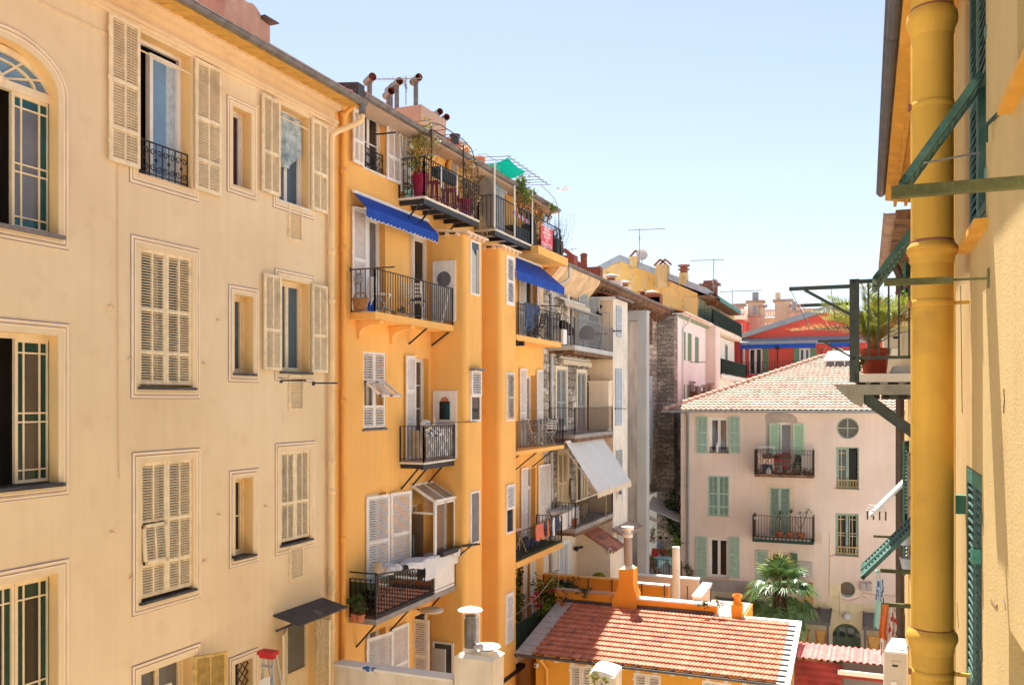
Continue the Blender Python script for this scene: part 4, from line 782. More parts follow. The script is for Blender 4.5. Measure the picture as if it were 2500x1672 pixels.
b0=FO.h('5',203,935)[0];bal3=balcony(orange,FO,b0,E1a-.02,.64,LV[1],.16,'orange_plaster','iron',.95,(1,0),rk=dict(gap=.115,w=.014))
for k,xa,ya,xb,yb in(('5',248,980,0,1100),('5',465,1020,0,1135)):
 s,z=FO.h(k,xa,yb);mb=MB();zt=LV[1]-.165;poly=[(0,z-.0),(.06,z)]
 for j in range(9):t=j/8*math.pi/2;poly.append((.06+.52*(1-math.cos(t)),z+.12+(zt-z-.2)*math.sin(t)))
 poly+=[(.58,zt),(0,zt)];ff=front(s);ff.o=Vector((FO.o.x,s,0));mb.prism(ff,poly,-.18,0);part(mb,'corbel',['orange_plaster'],bal3)
for x0,y0,x1,y1 in((590,1135,712,1032),(740,1145,850,1063)):
 s,z=FO.h('5',x0,y0);mb=MB();mb.bar(FO.p(s,0,z),FO.p(s,.5,LV[1]-.17),.035);part(mb,'strut',['iron'],bal3)
b0=FO.h('6',526,822)[0];bal4=balcony(orange,FO,b0,E1a-.02,.69,LV[2],.045,'white_slab','iron',.88,(1,0),struts=(b0+.1,b0+.6,E1a-.3),rk=dict(gap=.115,w=.015),beams=2)
b0=FO.h('7',215,1080)[0];bal5=balcony(orange,FO,b0,E1a-.02,.7,LV[3],.12,'concrete','iron',.85,(1,0),struts=(b0+.3,b0+1.8,E1a-.5),rk=dict(gap=.12,w=.016))
mb=MB();e=.05;mb.face([FO.p(b0+e,.02,LV[3]+.08),FO.p(b0+e,.65,LV[3]+.08),FO.p(b0+e,.65,LV[3]+.78),FO.p(b0+e,.02,LV[3]+.78)]);mb.face([FO.p(b0+e,.64,LV[3]+.08),FO.p(E1a-.05,.64,LV[3]+.08),FO.p(E1a-.05,.64,LV[3]+.8),FO.p(b0+e,.64,LV[3]+.8)]);part(mb,'screen',['glass_green_clear'],bal5)
mb=MB();mb.bar(FO.p(b0,.02,LV[3]+1.0),FO.p(b0,.7,LV[3]+1.0),.03);mb.bar(FO.p(b0+.02,.7,LV[3]+.98),FO.p(b0+1.2,.98,LV[3]+.92),.03);mb.bar(FO.p(b0+.02,.68,LV[3]),FO.p(b0+.02,.68,LV[3]+1.1),.035);part(mb,'line_arm',['iron'],bal5)
gb2=balcony(orange,FO,gs0,28.45,GN,LV[1],.16,'orange_plaster','iron',.95,(0,1),rk=dict(gap=.12,w=.015,mid=.78))
gb3=balcony(orange,FO,gs0,28.75,GN,LV[2],.12,'orange_plaster','iron',.88,(0,1),struts=(gs0+.7,gs0+2.2,28.2),rk=dict(gap=.12,w=.015))
gb4=balcony(orange,FO,gs0,28.6,GN,LV[3],.18,'orange_plaster','iron',.88,(0,1),rk=dict(gap=.12,w=.015))
gb5=balcony(orange,FO,gs0,26.9,GN,LV[4]+.25,.16,'cream_wall','iron_green',1.0,(0,1),rk=dict(gap=.12,w=.018));mb=MB();mb.face([FO.p(gs0,.9,LV[4]+.33),FO.p(26.85,.9,LV[4]+.33),FO.p(26.85,.9,LV[4]+1.2),FO.p(gs0,.9,LV[4]+1.2)]);part(mb,'screen',['iron_green'],gb5)
for s_ in(gs0+.1,gs0+.6):mb=MB();mb.box(FO,s_,s_+.06,0,GN,LV[1]-.3,LV[1]-.165);part(mb,'beam',['iron'],gb2)
M('grass_mat',(.02,.05,.01),.95,(20,.4));mb=MB();mb.box(FO,gs0,28.55,.02,GN-.06,LV[3]+.002,LV[3]+.05);part(mb,'floor_mat',['grass_mat'],gb4)
ya=FO.h('6',605,985)[0];zw,ze_=-2.12,-2.5;g0=.66;zs=LV[3]+.9
gb=MB();U=lambda p,q,w_=.05:gb.bar(p,q,w_)
for n in(.02,g0):U(FO.p(ya,n,LV[3]),FO.p(ya,n,zw-.38*n/g0))
U(FO.p(ya,0,zw),FO.p(ya,g0,ze_),.06);U(FO.p(E1a,0,zw),FO.p(E1a,g0,ze_));U(FO.p(ya,g0,ze_),FO.p(E1a,g0,ze_),.07);U(FO.p(ya,.02,zw),FO.p(E1a,.02,zw));ym=(ya+E1a)/2
U(FO.p(ym,0,zw),FO.p(ym,g0,ze_));U(FO.p(ya,0,ze_-.3),FO.p(ya,g0,ze_-.3));gl_o=part(gb,'glazed_porch',['shutter_white'],bal5,'glazed white framed lean-to with sloping glass roof')
gb=MB()
for(s0,s1) in((ya+.03,ym+.03),(ym-.03,E1a-.03)):ring(gb,FO,(s0,s1,zs,ze_-.05),inset((s0,s1,zs,ze_-.05),.05),g0-.03,g0+.02)
gb.box(FO,ya+.03,E1a-.03,g0-.03,g0+.02,LV[3],zs);part(gb,'sliding_window',['white_paint'],gl_o)
gb=MB();gb.face([FO.p(s,g0,z) for s,z in((ya,zs),(E1a,zs),(E1a,ze_),(ya,ze_))]);gb.face([FO.p(ya,0,zw),FO.p(E1a,0,zw),FO.p(E1a,g0,ze_),FO.p(ya,g0,ze_)],1);gb.face([FO.p(ya,0,ze_-.3),FO.p(ya,g0,ze_-.3),FO.p(ya,g0,ze_),FO.p(ya,0,zw)],0);part(gb,'pane',['glass_box','glass_frost'],gl_o)
mb=MB();fy=front(ya-.0);
mb.box(FO,ya-.06,ya-.02,-.0,.36,LV[3],ze_-.33);part(mb,'side_door',['glass_brown'],gl_o)
mb=MB();f_=front(E1a-.04);xx,zz_=f_.h('6',705,1240);mb.ball(f_.p(xx,.02,zz_+.08),.05,0,8,(1,.5,1.6));mb.bar(f_.p(xx-.05,.02,zz_-.1),f_.p(xx+.05,.02,zz_+.02),.035);mb.bar(f_.p(xx,.02,zz_-.05),f_.p(xx-.02,.02,zz_+.1),.03);single(mb,'ornament',['red_cloth'],'small red wall ornament inside the glazed porch of the orange building','ornament')
sx,_=FO.h('4',258,900,.08);drainpipe(orange,FO,sx,.08,GZ,6.2,.06,'orange_pipe',[FO.h('4',258,y,.08)[1] for y in(470,830,1330)]+[0,-3,-6.2],top=[(sx,.3,6.35),(sx,gn,6.5)])
s_,z_=FO.h('b3',1230,1200,.06);drainpipe(orange,FO,s_,.06,4.9,z_,.06,'orange_pipe',[],top=[(s_+.05,.15,z_+.2),(s_+.25,gn-.05,z_+.45),(s_+.3,gn,6.52)])
s0=16.97;awning(FO,s0,20.45,.04,4.66,.40,4.27,'blue_canvas','short blue awning with white edged scallops over the first two orange balcony doors',.2,'linen')
aw2s=FO.h('5',1500,640,.1)[0];awning(FO,24.3,28.6,.1,FO.h('5',1480,640,.1)[1]+.05,1.0,FO.h('5',1570,745,1.0)[1],'blue_canvas','sloping blue awning to the right of the two projecting orange bays',.24)
# stone building with the cream bay
LS=(1.95,-1.2,-4.5);SC_,SD_=SB,46.6;BA,BBb=34.7,36.9
stone_b=thing('stone_house','old rubble stone house with grey balconies and a cream plastered bay','building',FO.p(33,0,GZ))
def RS(k,x0,x1,yt,yb):s0,z1=FO.h(k,x0,yt);s1=FO.h(k,x1,yt)[0];z0=FO.h(k,x0,yb)[1];return s0,s1,z0,z1
K={'w1':RS('a1',525,585,480,1000),'w2':RS('a1',640,690,545,1030)}
K['w1']=(K['w1'][0]+.1,K['w1'][0]+1.05,LS[0],LS[0]+2.25);K['w2']=(K['w2'][0],34.3,LS[0],LS[0]+2.2)
K['v1']=(30.62,31.7,LS[1]+.25,LS[1]+2.35);K['v2']=(33.05,34.1,LS[1]+.02,LS[1]+2.3)
v=FO.R('a2',402,672,476,1070);K['x1']=(v[0],v[1],LS[2]+.6,v[3]);K['x2']=(33.0,34.2,LS[2]+.02,LS[2]+2.2)
v=FO.R('a2',408,1412,476,1600);K['y1']=(v[0],v[1],LS[2]-2.9,v[3]);v=FO.R('a2',565,1345,632,1600);K['y2']=(v[0],v[1],LS[2]-2.9,v[3])
mb=MB();wall_holes(mb,FO,SC_+.002,SD_,LS[2]-.3,4.3,list(K.values())[:6],dep=.25);zl=LS[2]-.3
mb2=MB();wall_holes(mb2,FO,SC_+.002,BA,GZ,zl,list(K.values())[6:],dep=.2)
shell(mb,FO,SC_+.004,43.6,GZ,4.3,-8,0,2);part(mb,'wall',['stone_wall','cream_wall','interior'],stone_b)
part(mb2,'lower_wall',['cream_wall','cream_wall'],stone_b)
mb=MB();mb.box(FO,BBb,42.8,-.1,.004,GZ,4.3);part(mb,'rendered_wall',['brown_plaster'],stone_b)
mb=MB();E0,E1_=SC_+.05,47.5
mb.hexa([FO.p(E0,0,3.95),FO.p(34.2,0,3.95),FO.p(34.2,.56,4.62),FO.p(E0,.56,4.62),FO.p(E0,0,4.6),FO.p(34.2,0,4.6),FO.p(34.2,.6,4.78),FO.p(E0,.6,4.78)])
mb.hexa([FO.p(34.2,0,4.25),FO.p(E1_,0,4.25),FO.p(E1_,.58,4.6),FO.p(34.2,.58,4.6),FO.p(34.2,0,4.6),FO.p(E1_,0,4.6),FO.p(E1_,.6,4.78),FO.p(34.2,.6,4.78)],1)
rnd=random.Random(5);s=34.4
while s<47.2:mb.hexa([FO.p(s,0,4.1),FO.p(s+.12,0,4.1),FO.p(s+.12,.5,4.48),FO.p(s,.5,4.48),FO.p(s,0,4.3),FO.p(s+.12,0,4.3),FO.p(s+.12,.55,4.62),FO.p(s,.55,4.62)],1);s+=rnd.uniform(.35,.6)
part(mb,'eave',['eave_plaster','eave_wood'],stone_b);gutter(stone_b,FO,SC_+.1,47.6,.66,4.84,.085,joints=2.5)
mb=MB();A=[FO.p(E0,.6,4.86),FO.p(E1_,.6,4.86),FO.p(E1_,-5,5.5),FO.p(E0,-5,5.5)];mb.hexa(A+[q+Vector((0,0,.07)) for q in A]);roof_s=part(mb,'roof',['rusty'],stone_b)
mb=MB();mb.box(FO,SC_-.05,SC_+.45,.5,.72,4.7,4.96);part(mb,'gutter_box',['grey_blue_trim'],stone_b)
mb=MB();a=FO.h('c6',600,480,.66)[0];mb.tube([FO.p(a,.66,4.76),FO.p(a,.64,4.35),FO.p(a-.1,.45,4.2),FO.p(a-.5,.12,4.0),FO.p(a-.55,.08,3.8)],.05,8);part(mb,'pipe_outlet',['zinc_light'],stone_b)
a=FO.h('a1',378,1100,.06)[0];drainpipe(stone_b,FO,a,.07,GZ,3.8,.07,'zinc_light',[2.6,.2,-1.9,-3.6])
FBA=left(-9.86);bz=4.15;SBY=front(BA)
mb=MB();mb.box(FO,BA,BBb,-.01,.985,GZ,bz);bayS=part(mb,'bay',['bay_wall'],stone_b)
mb=MB();mb.box(FO,BA-.006,BA-.0005,-.0,.984,zl,LS[1]+2.95);mb.box(FO,BA-.006,BA-.0005,0,.984,LS[0],bz);part(mb,'bay_face',['bay_side'],bayS)
mb=MB();mb.hexa([FO.p(BA-.18,0,bz+.3),FO.p(BBb+.1,0,bz+.3),FO.p(BBb+.1,1.15,bz),FO.p(BA-.18,1.15,bz),FO.p(BA-.18,0,bz+.36),FO.p(BBb+.1,0,bz+.36),FO.p(BBb+.1,1.15,bz+.06),FO.p(BA-.18,1.15,bz+.06)]);mb.box(FO,BA-.16,BA-.1,0,1.1,bz-.12,bz+.02,1);part(mb,'bay_roof',['rusty','white_slab'],bayS);gutter(bayS,FO,BA-.15,BBb+.1,1.2,bz+.02,.06)
mb=MB();ring(mb,SBY,(-10.6,-9.98,LS[0]+.02,3.55),(-10.56,-10.02,LS[0]+.06,3.51),.006,.02);part(mb,'door_outline',['concrete_light'],bayS)
for k,x0,yt,x1,yb,m in(('a1',942,668,984,922,'shutter_blue'),('a1',935,1218,985,1700,'shutter_blue'),('a2',862,662,907,850,'shutter_grey'),('a2',872,1325,908,1600,'shutter_blue')):
 r=FBA.R(k,x0,yt,x1,yb);w_=(r[1]-r[0])/2;mb=MB();ring(mb,FBA,inset(r,-.04),r,.002,.03);o=part(mb,'window',['shutter_grey'],bayS);leaf(o,FBA,r[0],.02,r[2],r[3],w_,0,m,panels=P2,cols=1,pitch=.07,st=.05);leaf(o,FBA,r[1],.02,r[2],r[3],w_,180,m,panels=P2,cols=1,pitch=.07,st=.05)
def trim(o,fr,r,mat='cream_paint',wd=.13):mb=MB();ring(mb,fr,inset(r,-wd),r,.001,.035);part(mb,'window_surround',[mat],o)
for k in('w1','w2'):o=win(stone_b,FO,K[k],dep=.2,leaves=2,gl='glass_dark',name='french_door');trim(o,FO,K[k],'cream_wall',.28)
leaf(stone_b,FO,K['w1'][1]+.02,.06,LS[0]+.05,K['w1'][3],.6,18,'shutter_grey',panels=P2,pitch=.06);leaf(stone_b,FO,K['w2'][1]-.1,.06,LS[0]+.05,K['w2'][3],.5,60,'shutter_grey',panels=P2,pitch=.06);leaf(stone_b,FO,K['w2'][0]-.55,.06,LS[0]+.05,K['w2'][3],.5,0,'shutter_grey',panels=P2,pitch=.06)
for k,m in(('v1','shutter_grey'),('v2','shutter_grey'),('x1','shutter_cream')):o=win(stone_b,FO,K[k],dep=.22);trim(o,FO,K[k],'cream_wall' if k!='x1' else 'cream_paint');pair(o,FO,K[k],m,n=-.02,panels=P2,cols=1,pitch=.06)
o=win(stone_b,FO,K['x2'],dep=.22,gl='glass_dark',name='french_door');trim(o,FO,K['x2'],'cream_paint',.1)
for k in('y1','y2'):o=win(stone_b,FO,K[k],dep=.2);trim(o,FO,K[k],'white_wall',.12);pair(o,FO,K[k],'white_paint',n=-.01,panels=P2,cols=1,pitch=.06)
sb1=balcony(stone_b,FO,SC_+.45,BA-.02,1.0,LS[0],.17,'concrete_light','iron_grey',.98,(1,0),beams=7,strut_mat='eave_wood',rk=dict(gap=.11,w=.013))
sb2=balcony(stone_b,FO,SC_+.5,BA-.02,1.0,LS[1],.14,'concrete','iron_brown',.95,(1,0),beams=6,strut_mat='eave_wood',rk=dict(gap=.11,w=.013))
sb3=balcony(stone_b,FO,SC_+.55,BA-.02,1.0,LS[2],.16,'concrete','iron',.9,(1,0),beams=5,strut_mat='eave_wood',rk=dict(gap=.12,w=.015))
mb=MB();mb.tube([FO.p(SC_+.6,.99,LS[2]+.95),FO.p(32,.99,LS[2]+.98),FO.p(BA-.1,.99,LS[2]+1.0)],.022,6);part(mb,'handrail',['white_paint'],sb3)
mb=MB();mb.box(FO,SC_+.5,32.6,.8,1.02,3.2,3.24);mb.box(FO,33.2,33.25,.95,1.0,LS[0],3.25);part(mb,'washing_rail',['iron_grey'],sb1)
mb=MB();a,zc=SBY.h('a2',645,110);mb.box(SBY,-10.75,-9.93,0,.45,LS[1]+.02,zc);mb.box(SBY,-10.78,-9.88,-.0,.5,zc,zc+.06);cl=part(mb,'closet',['cream_wall'],sb2);mb=MB();ring(mb,SBY,(-10.65,-10.15,LS[1]+.08,zc-.15),(-10.635,-10.165,LS[1]+.095,zc-.165),.451,.46);part(mb,'door',['bay_side'],cl)
a,zo=SBY.h('a2',650,1312);mb=MB();mb.hexa([FO.p(33.0,0,GZ),FO.p(BA,0,GZ),FO.p(BA,1.35,GZ),FO.p(33.0,1.35,GZ),FO.p(33.0,0,-5.0),FO.p(BA,0,-5.0),FO.p(BA,1.35,-5.75),FO.p(33.0,1.35,-5.75)]);oh=part(mb,'outhouse',['cream_wall'],stone_b)
mb=MB();tiles(mb,FO.p(32.9,1.5,-5.8),FO.p(BA+.1,1.5,-5.8),FO.p(32.9,0,-4.92),FO.p(BA+.1,0,-4.92),6,5,.03,.03);part(mb,'roof',['tile_red'],oh)
FH_=left(-9.5);
for x in(805,830):r=FH_.R('a2',x,1435,x+16,1480);mb=MB();ring(mb,FH_,r,inset(r,.02),-.02,.02);o=part(mb,'window',['cream_wall'],oh);mb=MB();mb.box(FH_,r[0]+.02,r[1]-.02,-.02,.006,r[2]+.02,r[3]-.02);part(mb,'pane',['glass_dark'],o)
mb=MB();a=FBA.R('a2',845,1235,1010,1290);mb.hexa([FO.p(BA-.1,.97,-5.2),FO.p(37.6,.97,-5.2),FO.p(37.6,1.5,-5.45),FO.p(BA-.1,1.5,-5.45),FO.p(BA-.1,.97,-5.1),FO.p(37.6,.97,-5.1),FO.p(37.6,1.5,-5.38),FO.p(BA-.1,1.5,-5.38)]);part(mb,'canopy',['chimney_plaster'],bayS)
awning(FO,29.45,33.9,.75,-1.4,1.92,-3.13,'white_canvas','big white sloping awning let down in front of the stone house',.18,None,.02,valmat='cream_canvas')
awning(FO,30.6,33.6,.12,3.75,.35,3.62,'cream_canvas','rolled up cream awning with scalloped edge under the eave of the stone house',.16)
awning(FO,30.7,34.2,.1,1.6,.25,1.5,'cream_canvas','small rolled up cream awning under the grey top balcony of the stone house',.14)
FD=front(39.1)
sh=thing('lift_shaft','tall light grey concrete shaft standing in front of the stone house','shaft',FO.p(39.3,1.05,GZ));mb=MB();xa=FD.h('a1',1126,1000)[0];xb=FD.h('a1',1205,1000)[0];zt=FD.h('a1',1130,800)[1];zt2=FD.h('a1',1130,722)[1]
mb.box(FD,xa,xb,-.55,0,GZ,zt2-.001);mb.box(FD,xa-.9,xa-.001,-.5,-.02,zt+.05,zt2)
for i in range(12):z=-12+i*1.35;mb.box(FD,xa+.001,xb+.004,-.5,.004,z,z+.02)
part(mb,'column',['concrete_light'],sh);mb=MB();mb.box(FD,xa-.92,xb+.03,-.6,.03,zt2,zt2+.08);part(mb,'cap',['zinc_light'],sh)
mb=MB();mb.column(FO,[(46.6,-.02),(46.6,.9),(47.4,.92),(47.4,-.02)],GZ,4.5);part(mb,'buttress',['stone_dark'],stone_b)
for yt,yb,m in((1275,1900,'shutter_blue'),(770,1000,'eave_wood')):
 r=FO.R('a1',1227,yt,1250,yb);leaf(stone_b,FO,r[0],.03,r[2],r[3],r[1]-r[0],0,m,panels=P2,cols=1,pitch=.08)
r=FO.R('a2',1124,560,1142,900);leaf(stone_b,FO,r[0],.03,r[2],r[3],r[1]-r[0],0,'shutter_grey',panels=P2,cols=1,pitch=.08)
def tent_flue(p,h,w_,mat='flue_red'):
 mb=MB();p=Vector(p);
 for sx in(-1,1):mb.bar(p+Vector((sx*w_/2,0,0)),p+Vector((sx*w_*.08,0,h)),w_*.22,.3,0,(0,1,0))
 mb.bar(p+Vector((-w_*.12,0,h)),p+Vector((w_*.12,0,h)),.06,.3,0,(0,1,0));mb.box(WORLD,p.x-w_*.75,p.x+w_*.75,p.y-.25,p.y+.25,p.z-.5,p.z);return mb
for k,x,y,x2,yt in(('c6',450,255,600,105),('c6',675,470,740,345)):
 f_=front(35 if x<500 else 38.5);xx,z=f_.h(k,x,y);z2=f_.h(k,x,yt)[1];part(tent_flue(f_.p(xx,0,z),z2-z,.72),'chimney',['flue_red'],roof_s)
f_=front(37);xx,z=f_.h('c6',900,520);z2=f_.h('c6',900,160)[1];mb=MB();mb.box(f_,xx-.25,xx+.8,-.4,0,5,z);mb.lathe(f_.p(xx,-.2,z),[(.16,0),(.14,(z2-z)*.65),(.17,(z2-z)*.66),(.13,(z2-z)*.7),(.18,(z2-z)*.85),(.1,z2-z)],10);part(mb,'chimney',['rusty'],roof_s)
def hat_flue(f_,k,x,yb,yt,r=.16,base_=.5,mats=('white_slab','rusty'),parent=None):
 xx,z=f_.h(k,x,yb);z2=f_.h(k,x,yt)[1];mb=MB();mb.box(f_,xx-base_,xx+base_,-.5,0,z-1.6,z);c=f_.p(xx,-.25,z);mb.tube([c,c+Vector((0,0,(z2-z)*.45))],r,8,1)
 for a in range(4):t=a*1.57;q=Vector((math.cos(t)*r,math.sin(t)*r,(z2-z)*.45));mb.bar(c+q,c+q+Vector((0,0,(z2-z)*.3)),.03,None,1)
 mb.lathe(c+Vector((0,0,(z2-z)*.7)),[(r*2.2,0),(r*.2,(z2-z)*.3)],8,0);return part(mb,'chimney',list(mats),parent)
hat_flue(front(45),'c6',1555,830,660,.22,.55,parent=roof_s);hat_flue(front(46),'c6',1880,975,820,.2,.3,parent=roof_s)
f_=front(48);hat_flue(f_,'a1',1160,562,525,.15,.1,('rusty','rusty'),roof_s);hat_flue(f_,'a1',1240,590,525,.2,.5,('white_slab','rusty'),roof_s);xx,z=f_.h('a1',1150,565);x2=f_.h('a1',1325,565)[0];mb=MB();mb.box(f_,xx,x2,-.6,0,4.8,z);part(mb,'chimney',['rusty'],roof_s)
f_=front(36);xx,z=f_.h('c6',650,250);z2=f_.h('c6',680,40)[1];antenna(f_.p(xx,0,z-1.2),z2-z+1.2,'thin faint tv antenna behind the red tent shaped chimneys',.8,R_(170),6,False,.01)
# white house with green shutters
FWH=left(-9.93);white_h=thing('white_house','plain white rendered house with narrow green shutters, beyond the stone buttress','building',FWH.p(52,0,GZ))
w0,w1_=47.4,55.8;mb=MB();wall_holes(mb,FWH,w0,w1_,GZ,4.55,[]);shell(mb,FWH,w0,w1_,GZ,4.55,-6);part(mb,'wall',['white_wall','white_wall','interior'],white_h)
mb=MB();mb.box(FWH,w0,w1_,-.3,.28,4.6,4.68);s=w0+.2
while s<w1_:mb.box(FWH,s,s+.14,0,.24,4.45,4.6,1);s+=.4
part(mb,'eave',['white_slab','mint_trim'],white_h)
mb=MB();A=[FWH.p(w0,.32,4.7),FWH.p(w1_,.32,4.7),FWH.p(w1_,-5,6.2),FWH.p(w0,-5,6.2)];mb.hexa(A+[q+Vector((0,0,.08)) for q in A]);part(mb,'roof',['terracotta'],white_h)
gutter(white_h,FWH,w0,w1_,.36,4.74,.07,'white_slab',4)
for x0,yt,yb,x1 in((403,932,1190,418),(445,945,1198,472),(512,978,1215,538),(400,1412,1560,412),(440,1416,1560,455),(510,1424,1560,535)):
 r=FWH.R('a3',x0,yt,x1,yb);leaf(white_h,FWH,r[0],.03,r[2],r[3],r[1]-r[0],0,'shutter_green',panels=P2,cols=1,pitch=.08)
a,z=FWH.h('a3',400,900,.05);mb=MB();mb.tube([FWH.p(a+.9,.35,4.7),FWH.p(a+.7,.2,4.3),FWH.p(a,.05,3.9),FWH.p(a,.05,-5)],.05,8);part(mb,'drainpipe',['white_slab'],white_h)
mb=MB();mb.box(WORLD,-11.2,-9.35,55.81,57.6,GZ,4.55);mb.box(WORLD,-11.2,-9.3,55.78,57.6,4.55,4.62);part(mb,'end_pier',['white_wall2'],white_h)
dryingbar(FWH,'a3',470,1210,605,1228,'thin drying bar below the green shutters of the white house','iron_grey',.05)
for x,yb,yt in((472,1475,1385),(533,1500,1430),(602,1475,1415),(650,1475,1400)):
 f_=front(49.5+x*.002);hat=f_.h('a3',x,yb);z2=f_.h('a3',x,yt)[1];mb=MB();c=f_.p(hat[0],0,hat[1]);mb.box(f_,hat[0]-.28,hat[0]+.28,-.4,0,-1.5,hat[1]);mb.tube([c+Vector((0,.2,0)),c+Vector((0,.2,(z2-hat[1])*.75))],.16,8,1);mb.box(f_,hat[0]-.2,hat[0]+.2,-.4,-.0,hat[1]+(z2-hat[1])*.8,z2,1)
 part(mb,'chimney',['rusty','concrete'],white_h)
# yellow gabled house
YG=58.0;FG=front(YG);yel=thing('gabled_house','tall stained yellow house whose gable shows above the other roofs','building',FG.p(-15,0,GZ))
xr,zr=FG.h('a3',595,530);xp,zp=FG.h('a1',975,222);xc=FG.h('a3',532,700)[0];xl=2*xp-xr
mb=MB();P=[(xl+.8,GZ),(xc,GZ),(xc,zr-.35),(xp,zp-.3),(xl+.8,zr-.3)];mb.prism(FG,P,-16,0);part(mb,'wall',['yellow_wall'],yel)
mb=MB()
for x in(xr+.1,xl):zz_=zr;mb.hexa([FG.p(xp,-16,zp-.42),FG.p(x,-16,zz_-.42),FG.p(x,.12,zz_-.42),FG.p(xp,.12,zp-.42),FG.p(xp,-16,zp),FG.p(x,-16,zz_),FG.p(x,.12,zz_),FG.p(xp,.12,zp)])
roof_y=part(mb,'roof',['grey_blue_trim'],yel)
def gch(x0,x1,yt,yb,k='a1',pots=()):
 a,zt=FG.h(k,x0,yt);b=FG.h(k,x1,yt)[0];zb_=FG.h(k,x0,yb)[1];mb=MB();mb.box(FG,a,b,-.6,.22,zb_,zt);o=part(mb,'chimney',['ochre_stained'],roof_y)
 for x,y in pots:
  q,z=FG.h(k,x,y);mb=MB();c=FG.p(q,-.2,zt)
  for sx in(-1,1):mb.bar(c+Vector((sx*.42,0,0)),c+Vector((0,0,z-zt)),.12,.12,0,(0,1,0))
  part(mb,'flue',['rusty'],o)
 return a,b,zt
gch(1068,1130,240,345,pots=((1105,180),));gch(1290,1392,312,510,pots=((1320,258),(1362,258)));a,b,zt=gch(1495,1556,382,480)
mb=MB();mb.lathe(FG.p((a+b)/2,-.2,zt),[(.25,0),(.25,.2),(.38,.22),(.38,.28),(.2,.36),(.42,.5),(.42,.54)],10);part(mb,'flue',['rusty'],roof_y)
FY=left(xc);y0,y1=YG,71.0;mb=MB();mb.box(FY,y0+.01,y1,-.2,.02,GZ,zr-.6);fy_w=part(mb,'street_wall',['chimney_plaster'],yel)
mb=MB();mb.box(FY,y0,y1+.3,.0,.75,zr-.62,zr-.5);mb.box(FY,y0,y1+.3,.7,.85,zr-.6,zr-.4);part(mb,'eave',['eave_wood'],yel)
def fz(y):return FY.h('a3',560,y)[1]
for yt,zb_,m in((0,4.45,'shutter_green'),):
 for s in(58.7,61.5,64.5):leaf(yel,FY,s,.06,zb_+.05,zb_+2.3,.6,0,m,panels=P2,cols=1,pitch=.09);leaf(yel,FY,s+1.5,.06,zb_+.05,zb_+2.3,.6,0,m,panels=P2,cols=1,pitch=.09)
bz1=FG.h('a3',545,870)[1]
yb1=balcony(yel,FY,y0+.1,y1,1.0,bz1,.3,'cream_wall','iron_green',1.0,(1,1),rk=dict(gap=.16,w=.03,top=.05));mb=MB();mb.face([FY.p(s,.96,z) for s,z in((y0+.2,bz1+.1),(y1-.1,bz1+.1),(y1-.1,bz1+.95),(y0+.2,bz1+.95))]);part(mb,'screen',['iron_green'],yb1)
awning(FY,y0+1.5,y1-2,.1,bz1+2.5,1.2,bz1+1.9,'bottle_green2','dark green folded awning over the top balcony of the yellow gabled house',.25)
wl=front(58.5);mb=MB();a,z1=wl.h('a3',662,1010);b=wl.h('a3',792,1010)[0];bz2=wl.h('a3',662,1320)[1]
mb.box(FY,y0+.02,y1-.5,.03,.5,GZ,bz1-.4);part(mb,'lower_wall',['white_wall2'],yel)
yb2=balcony(yel,FY,y0+.3,y1-1,1.0,bz2,.25,'white_slab','iron_green',1.0,(1,1),n0=.5,rk=dict(gap=.16,w=.03,top=.05));mb=MB();mb.face([FY.p(s,1.46,z) for s,z in((y0+.4,bz2+.1),(64,bz2+.1),(64,bz2+.95),(y0+.4,bz2+.95))]);part(mb,'screen',['iron_green'],yb2)
for s,h_ in((61.0,1.1),(66.0,2.0)):r=(s,s+1.1,bz2+(1.4 if h_<1.5 else.1),bz2+2.4);mb=MB();ring(mb,FY,r,inset(r,.1),.5,.54);mb.box(FY,s+.5,s+.6,.5,.535,r[2]+.1,r[3]-.1);o=part(mb,'window',['mint_trim'],yel);mb=MB();mb.box(FY,r[0]+.1,r[1]-.1,.5,.51,r[2]+.1,r[3]-.1);part(mb,'pane',['glass_dark'],o)
f_=front(57.5);xx,z=f_.h('a1',1143,262);z2=f_.h('a1',1138,-5)[1];antenna(f_.p(xx,0,z),z2-z,'tall tv antenna on the peak of the yellow gable',2.4,R_(8),6,True,.03)
def dish(c,r,label,d):
 t=thing('satellite_dish',label,'satellite dish',c);mb=MB();c=Vector(c);d=Vector(d).normalized();x=d.cross(Vector((0,0,1))).normalized();y=x.cross(d);R0=None
 rings=[[c+d*(-.25*r*(1-q*q))+(x*math.cos(a*.3927)+y*math.sin(a*.3927))*r*q for a in range(16)] for q in(.02,.4,.7,1.0)]
 for i in range(3):
  for a in range(16):b_=(a+1)%16;mb.face([rings[i][a],rings[i][b_],rings[i+1][b_],rings[i+1][a]],0,True)
 part(mb,'reflector',['dish_grey'],t);mb=MB();mb.bar(c-y*r*.9,c+d*r*.7,.02);mb.ball(c+d*r*.7,.06);mb.bar(c-d*r*.3,c-d*r*.3-Vector((0,0,r*1.5)),.05);part(mb,'arm',['iron_grey'],t)
xx,z=f_.h('a1',1160,218);dish(f_.p(xx,-.2,z),.38,'round grey satellite dish beside the antenna on the yellow gable',(.35,-.9,.25))
f_=front(61);xx,z=f_.h('a3',682,490);dish(f_.p(xx,0,z),.3,'satellite dish at the lower corner of the yellow gable roof',(-.2,-.9,.25));x2,z0=f_.h('a3',686,545);z2=f_.h('a3',688,272)[1];antenna(f_.p(x2,.2,z0-.5),z2-z0+.5,'tv antenna rising from the right end of the yellow gable roof',2.2,R_(190),6,True,.03)
